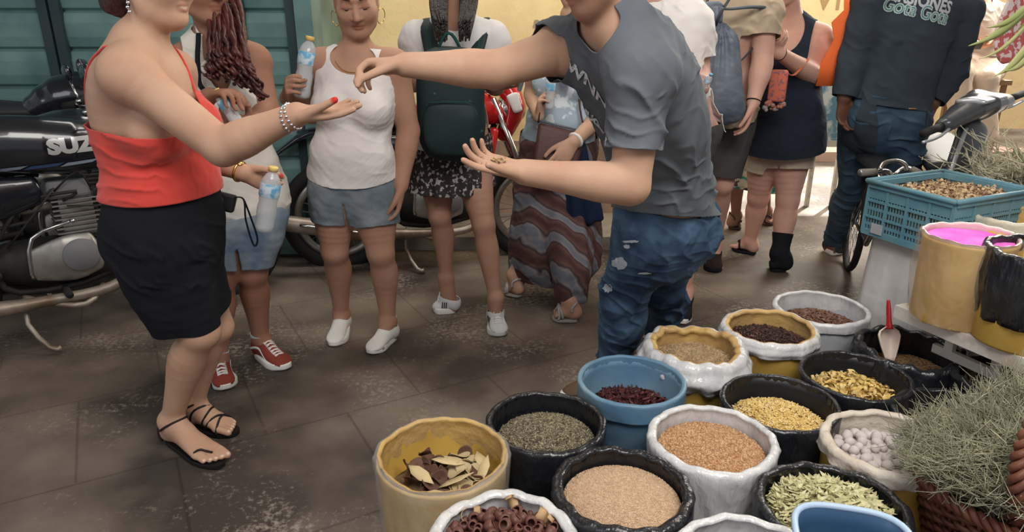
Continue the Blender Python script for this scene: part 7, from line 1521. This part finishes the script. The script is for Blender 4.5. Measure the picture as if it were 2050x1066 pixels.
    ms = [base, gm('bud_pale', (.62, .48, .30), (.45, .32, .18)), gm('bud_brown', (.30, .18, .11)), gm('bud_pink', (.45, .20, .16))]; idx = [0]*nb
    for i, (mm, nn) in enumerate(((1, 1500), (2, 600), (3, 90))):
        V2, F2 = scatter('curl', nn, q[0], q[1], lambda a, b: H(a+q[0], b+q[1]), .30, .0115, 20+i, (1, 1, 1), 1.2, 1.2, mask=inr); mb.add(V2, F2); idx += [mm]*len(F2)
    o = obj('dried_flowers', mb.V, mb.F, None, origin=q); [o.data.materials.append(x) for x in ms]; o.data.polygons.foreach_set('material_index', idx); tag(o, 'pale brown dried flower heads filling the blue crate', 'flowers', kind='stuff')
    # sheet-covered stand
    n = 20; V = []; per = []; c0, c1, c2, c3 = G(.02, .03, 0), G(LA-.03, .03, 0), G(LA-.03, LC-.02, 0), G(.02, LC-.02, 0)
    for a, b in ((c0, c1), (c1, c2), (c2, c3), (c3, c0)):
        for i in range(n): per.append((a+(b-a)*i/n, nrm(np.cross(b-a, UP))))
    cm = (c0+c2)/2; m_ = len(per); zs = np.linspace(zb-.003, 0, 12)
    for z in zs:
        f = 1-z/zb
        for i, (p, o_) in enumerate(per): oo = o_ if np.dot(o_, p-cm) > 0 else -o_; r = oo*(.012*f*sin(i*.9+2*f)+.045*f+.006*sin(i*2.3)*f); V.append((p[0]+r[0], p[1]+r[1], z))
    Fc = [(i*m_+k, i*m_+(k+1) % m_, (i+1)*m_+(k+1) % m_, (i+1)*m_+k) for i in range(11) for k in range(m_)]+[tuple(range(m_))]
    t2 = thing('covered_stand', 'stand draped in a white plastic sheet beneath the blue crate', 'stand', cm); obj('sheet', V, Fc, mat('white_plastic_sheet', (.62, .61, .60), rough=.45, col2=(.52, .51, .50), nscale=3, bump=.3, bscale=6, spec=.5), t2)
crate()
# pink powder tub on the table
M_pfilm = mat('amber_film_bag', (.74, .60, .46), rough=.25, col2=(.62, .42, .34), nscale=6, spec=.7, bump=1., bscale=18, stretch=(1, 1, .6), alpha=.13); M_pfilm2 = mat('pinkish_film', (.72, .52, .50), rough=.3, spec=.6)
pt = fl(1930, 474, ZT+.285)+n1*.03; tub(pt[0], pt[1], 'film-wrapped yellow tub of bright pink powder standing on the white table', M_ydrum, M_pfilm, R=.140, h=.285, hang=.281, thick=.003, wr=.9, seed=31, depth=.02, group=None, z0=ZT, inner=M_pfilm2, puff=.012)
heap('pink_powder', 'bright pink powder filling the tub on the white table', 'powder', pt[0], pt[1], ZT+.274, .1225, .006, mat('pink_powder', (.86, .10, .60), rough=.95, col2=(.95, .22, .72), nscale=9), [], seed=31, amp=.003)
bt_ = fl(2078, 505, ZT+.29)+n1*.02; tub(bt_[0], bt_[1], 'black bag over a yellow tub at the right edge of the white table', M_ydrum, M_bbag, R=.145, h=.29, hang=.21, thick=.006, wr=1.3, seed=32, depth=.10, group=None, z0=ZT, puff=.01)
heap('dark_powder', 'dark powder in the black bag on the white table', 'powder', bt_[0], bt_[1], ZT+.20, .12, .01, mc2, [], seed=32)
yt = fl(1996, 440, ZT+.25)+n1*.10; tub(yt[0], yt[1], 'cream lined tub of yellow-orange powder behind the pink one', M_ydrum, mat('cream_film', (.62, .56, .44), rough=.4, spec=.5, bump=.6, bscale=20), R=.145, h=.25, hang=.2, thick=.006, wr=.8, seed=33, depth=.07, group=None, z0=ZT, inner=M_inyel)
heap('ochre_powder', 'yellow-orange powder in the cream lined tub', 'powder', yt[0], yt[1], ZT+.17, .125, .02, mat('ochre_powder', (.66, .30, .08), rough=.95, col2=(.72, .42, .16), nscale=9), [], seed=33)
# red powder in a dark blue bowl, and the bowl with pale herbs behind
def bowl(label, c, R, h, m, z0, name='bowl', group=None):
    t = thing(name, label, 'bowl', (c[0], c[1], z0), group); V, Fc = lathe([(.001, 0), (R*.6, 0), (R*.85, h*.4), (R, h), (R*.98, h+.006), (R*.95, h), (R*.8, h*.42), (R*.5, .02), (.001, .018)], 36); obj('bowl_body', A_(V)+A_([c[0], c[1], z0]), Fc, m, t); return t
rt_ = fl(2062, 412, ZT+.20); rt_ = rt_+A_([.06, .12, 0]); bowl('white bowl of red powder at the right edge behind the cream tub', rt_, .13, .20, M_wdrum, ZT); heap('red_powder', 'red powder in the white bowl', 'powder', rt_[0], rt_[1], ZT+.165, .110, .015, mat('red_powder', (.55, .05, .03), rough=.95), [], seed=34)
hb_ = A_([2.28, 3.02, 0]); zt = .60
def back_table():
    t = thing('back_table', 'dark low table at the right edge under the bowl of pale herbs', 'table', (hb_[0], hb_[1], 0)); mw = mat('dark_wood', (.05, .035, .025), rough=.7)
    MB().box((hb_[0]+.1, hb_[1], zt-.02), (.70, .46, .04)).obj('table_top', mw, t, smooth=False)
    for a in (-.2, .4):
        for b in (-.19, .19): MB().box((hb_[0]+a, hb_[1]+b, (zt-.04)/2), (.04, .04, zt-.04)).obj('leg', mw, t, smooth=False)
back_table(); bowl('dark blue bowl under the pale dried herbs at the right edge', hb_, .22, .17, mat('navy_bowl', (.02, .045, .09), rough=.4), zt)
def sprigs(name, label, cat, roots, tips, n, m, r=.0016, seed=0, twigs=2, bend=.04, origin=None, curl=.02, tw=.03):
    rs = np.random.RandomState(seed); mb = MB()
    for i in range(n):
        a, b = roots(rs), tips(rs); L = np.linalg.norm(b-a); mid = (a+b)/2+rs.normal(size=3)*bend*L+UP*.08*L; pts = [a, mid*.5+(a*.6+b*.4)*.5, mid, (mid+b)/2+rs.normal(size=3)*curl, b+rs.normal(size=3)*curl*.6]
        mb.tube(pts, [r*1.3, r*1.2, r, r*.8, r*.45], 3, cap=False)
        for j in range(twigs): q = pts[2]+(pts[4]-pts[2])*rs.uniform(0, 1); dd = nrm(pts[4]-pts[2])*.6+rs.normal(size=3)*.6; mb.tube([q, q+dd*tw*.5, q+dd*tw+UP*tw*.2], [r*.8, r*.7, r*.4], 3, cap=False)
    o = obj(name, mb.V, mb.F, m, origin=origin); tag(o, label, cat, kind='stuff'); return o
M_h1 = mat('pale_herb', (.62, .58, .42), rough=.8, col2=(.44, .42, .30), nscale=12)
c = hb_+UP*(zt+.13)
sprigs('pale_herbs', 'pale grey-green dried herb sprigs piled in the bowl at the right edge', 'herbs', lambda r: c+A_([r.uniform(-.12, .12), r.uniform(-.1, .1), .0]), lambda r: c+A_([r.normal(0, .15)-.03, r.normal(0, .10), abs(r.normal(.10, .08))]), 420, M_h1, .0035, 5, 6, origin=c, tw=.045)
# basket of wild stems, front right
BC = A_([1.31, 1.42, 0]); BA = radians(-28); bx = A_([cos(BA), sin(BA), 0]); by = A_([-sin(BA), cos(BA), 0]); RX, RY, BH = .30, .23, .40
M_wick = mat('red_brown_wicker', (.115, .038, .024), rough=.5, col2=(.20, .075, .045), nscale=18, spec=.4)
def basket():
    t = thing('wicker_basket', 'red-brown wicker basket overflowing with grey-green stems, bottom right', 'basket', BC); nst = 46
    ringp = lambda z, a, o=0.: BC+bx*(RX*(.62+.38*z/BH)+o)*cos(a)+by*(RY*(.62+.38*z/BH)+o)*sin(a)+UP*z
    st = MB()
    for i in range(nst): a = 2*pi*i/nst; st.tube([ringp(z, a) for z in np.linspace(.01, BH+.01, 8)], .0052, 6)
    st.obj('stakes', M_wick, t); wv = MB()
    rows = 27
    for j in range(rows):
        z = .012+(BH-.03)*j/(rows-1); N = nst*4; pts = []
        for i in range(N): a = 2*pi*i/N; pts.append(ringp(z, a, .0075*(1 if j % 2 else -1)*cos(pi*i/4)))
        wv.tube(pts, .0072, 6, closed=True)
    wv.obj('weave', M_wick, t); rm = MB()
    for k in range(3):
        N = 180; rm.tube([ringp(BH+.004, 2*pi*i/N)+UP*(.011*cos(2*pi*i/N*26+k*2.09))+(ringp(BH, 2*pi*i/N, 1)-ringp(BH, 2*pi*i/N))*.011*sin(2*pi*i/N*26+k*2.09) for i in range(N)], .0085, 6, closed=True)
    rm.obj('braided_rim', M_wick, t)
    hd = MB(); e = fl(2020, 1040, BH); 
    for k in range(3):
        pts = []; Q = catmull([fl(2030, 1062, BH-.03), at(2036, 985, 1.27), at(2050, 900, 1.30), at(2095, 830, 1.36), at(2200, 860, 1.44), BC+bx*RX*.5+by*RY*.9+UP*(BH-.03)], 12)
        for i, q in enumerate(Q): s = i*.32; pts.append(q+bx*.012*cos(s*2+k*2.09)+by*.012*sin(s*2+k*2.09))
        hd.tube(pts, .0095, 7)
    hd.obj('handle', M_wick, t); V, Fc = lathe([(.001, .008), (1, .008), (1, .02), (.001, .02)], 36); V = A_(V); obj('base', np.outer(V[:, 0]*RX*.62, bx)+np.outer(V[:, 1]*RY*.62, by)+np.outer(V[:, 2], UP)+BC, Fc, M_wick, t)
basket()
M_h2 = mat('grey_green_stem', (.40, .39, .27), rough=.85, col2=(.27, .27, .18), nscale=9); M_h3 = mat('straw_stem', (.56, .52, .34), rough=.85, col2=(.28, .25, .15), nscale=9)
def tipc(r):
    u_, w_ = r.uniform(0, 1), r.uniform(0, 1)**.8; x = 1812+255*u_+10*r.normal(); y = 925+118*u_*(1-w_)-w_*(75+122*u_)+6*r.normal(); return at(x, y, 1.44-.22*u_*(1-w_)+.26*w_+.03*r.normal())
root = lambda r: BC+bx*r.uniform(-.16, .2)+by*r.uniform(-.13, .13)+UP*r.uniform(.30, .42)
sprigs('wild_stems', 'tangled thin grey-green stems overflowing the wicker basket', 'stems', root, tipc, 2300, M_h2, .0015, 9, 5, .10, origin=BC+UP*.4, tw=.035)
sprigs('straw_stems', 'paler straw-coloured stems mixed over the wicker basket', 'stems', root, tipc, 700, M_h3, .0016, 12, 2, .10, origin=BC+UP*.4, tw=.03)
# ---------------------------------------------------------------- edge of the frame, right: palm leaf, coiled cords, display board
def palm():
    t = thing('palm_frond', 'green palm leaf hanging in from the top right corner', 'palm leaf', at(2075, 60, 2.6)); m = mat('palm_green', (.30, .36, .12), rough=.5, col2=(.46, .46, .20), nscale=6); base = at(2110, -20, 2.6)
    obj('hanging_stem', *tube([A_([base[0]+.05, base[1], 3.74]), base], .006, 6), m, t)
    obj('midrib', *tube([base, at(2080, 20, 2.6), at(2040, 60, 2.62)], [.010, .008, .005], 8), m, t)
    for x, y, x0, y0, w in ((1938, 92, 2078, -4, 11), (1975, 55, 2082, -14, 9), (1992, 152, 2078, 62, 11), (2012, 142, 2085, 78, 9), (1960, 118, 2072, 30, 5)):
        a, b = at(x0, y0, 2.6), at(x, y, 2.55); d_ = nrm(b-a); sdv = nrm(np.cross(d_, (0, 1, 0.3))); V = []; n = 14
        for i in range(n+1):
            s = i/n; p = a+(b-a)*s-UP*.03*sin(pi*s); ww = w/560*(.35+.65*sin(pi*min(s*1.2, 1)*.8+.3))*(1-s**3)
            V += [p-sdv*ww, p+A_([0, -.006, 0]), p+sdv*ww]
        Fc = [q for i in range(n) for q in ((3*i, 3*i+1, 3*i+4, 3*i+3), (3*i+1, 3*i+2, 3*i+5, 3*i+4))]; solid(obj('leaflet', V, Fc, m, t), .001)
palm()
def cords():
    t = thing('cord_bundle', 'bundle of red and white striped cords hanging at the right edge', 'cords', at(2022, 60, 3.4)); mr_ = mat('striped_cord', (.45, .10, .10), rough=.8, speck=(.62, .5, .48), sscale=30, sthr=.5)
    for i in range(7): x = 2022+(i-3)*4.5; obj('cord', *tube([at(2036, -30, 3.4), at(x-12, 60, 3.38), at(x-10, 108, 3.36), at(x+2, 124-i, 3.36), at(x+12, 105, 3.38), at(x+14, 50, 3.4), at(2040, -30, 3.4)], .010, 7, smooth=5), mr_, t)
    obj('hanging_string', *tube([at(2038, -28, 3.4), A_([at(2038, -28, 3.4)[0], 3.4, 3.74])], .004, 6), M_black, t)
cords()
def display():
    a, b = at(1640, 262, 5.6), at(1672, 268, 5.6); t = thing('display_board', 'blue and white patterned board standing in the sun behind the dark-shirted man', 'board', A_([(a[0]+b[0])/2, 5.6, 0])); z1 = at(1650, 166, 5.6)[2]; z0 = at(1650, 282, 5.6)[2]
    MB().box(((a[0]+b[0])/2+.02, 5.6, (z1+z0)/2), (.22, .03, z1-z0)).obj('printed_panel', mat('blue_white_pattern', (.12, .28, .40), rough=.6, col2=(.62, .68, .70), nscale=9, contrast=(.45, .55)), t, smooth=False)
    MB().box(((a[0]+b[0])/2+.02, 5.6, z0-.02), (.26, .05, .05)).obj('bottom_rail', M_wpaint, t, smooth=False)
    for s in (-1, 1): MB().box(((a[0]+b[0])/2+.02+s*.1, 5.6, z0/2), (.03, .03, z0)).obj('leg', M_wpaint, t, smooth=False)
display()
# kerb of the street behind
o = slab('trim_4', [(.6, 7.4, 0), (9, 7.4, 0), (9, 7.7, 0), (.6, 7.7, 0)], (0, 0, .10), mat('pinkish_kerb', (.50, .34, .28), rough=.8)); tag(o, kind='structure')
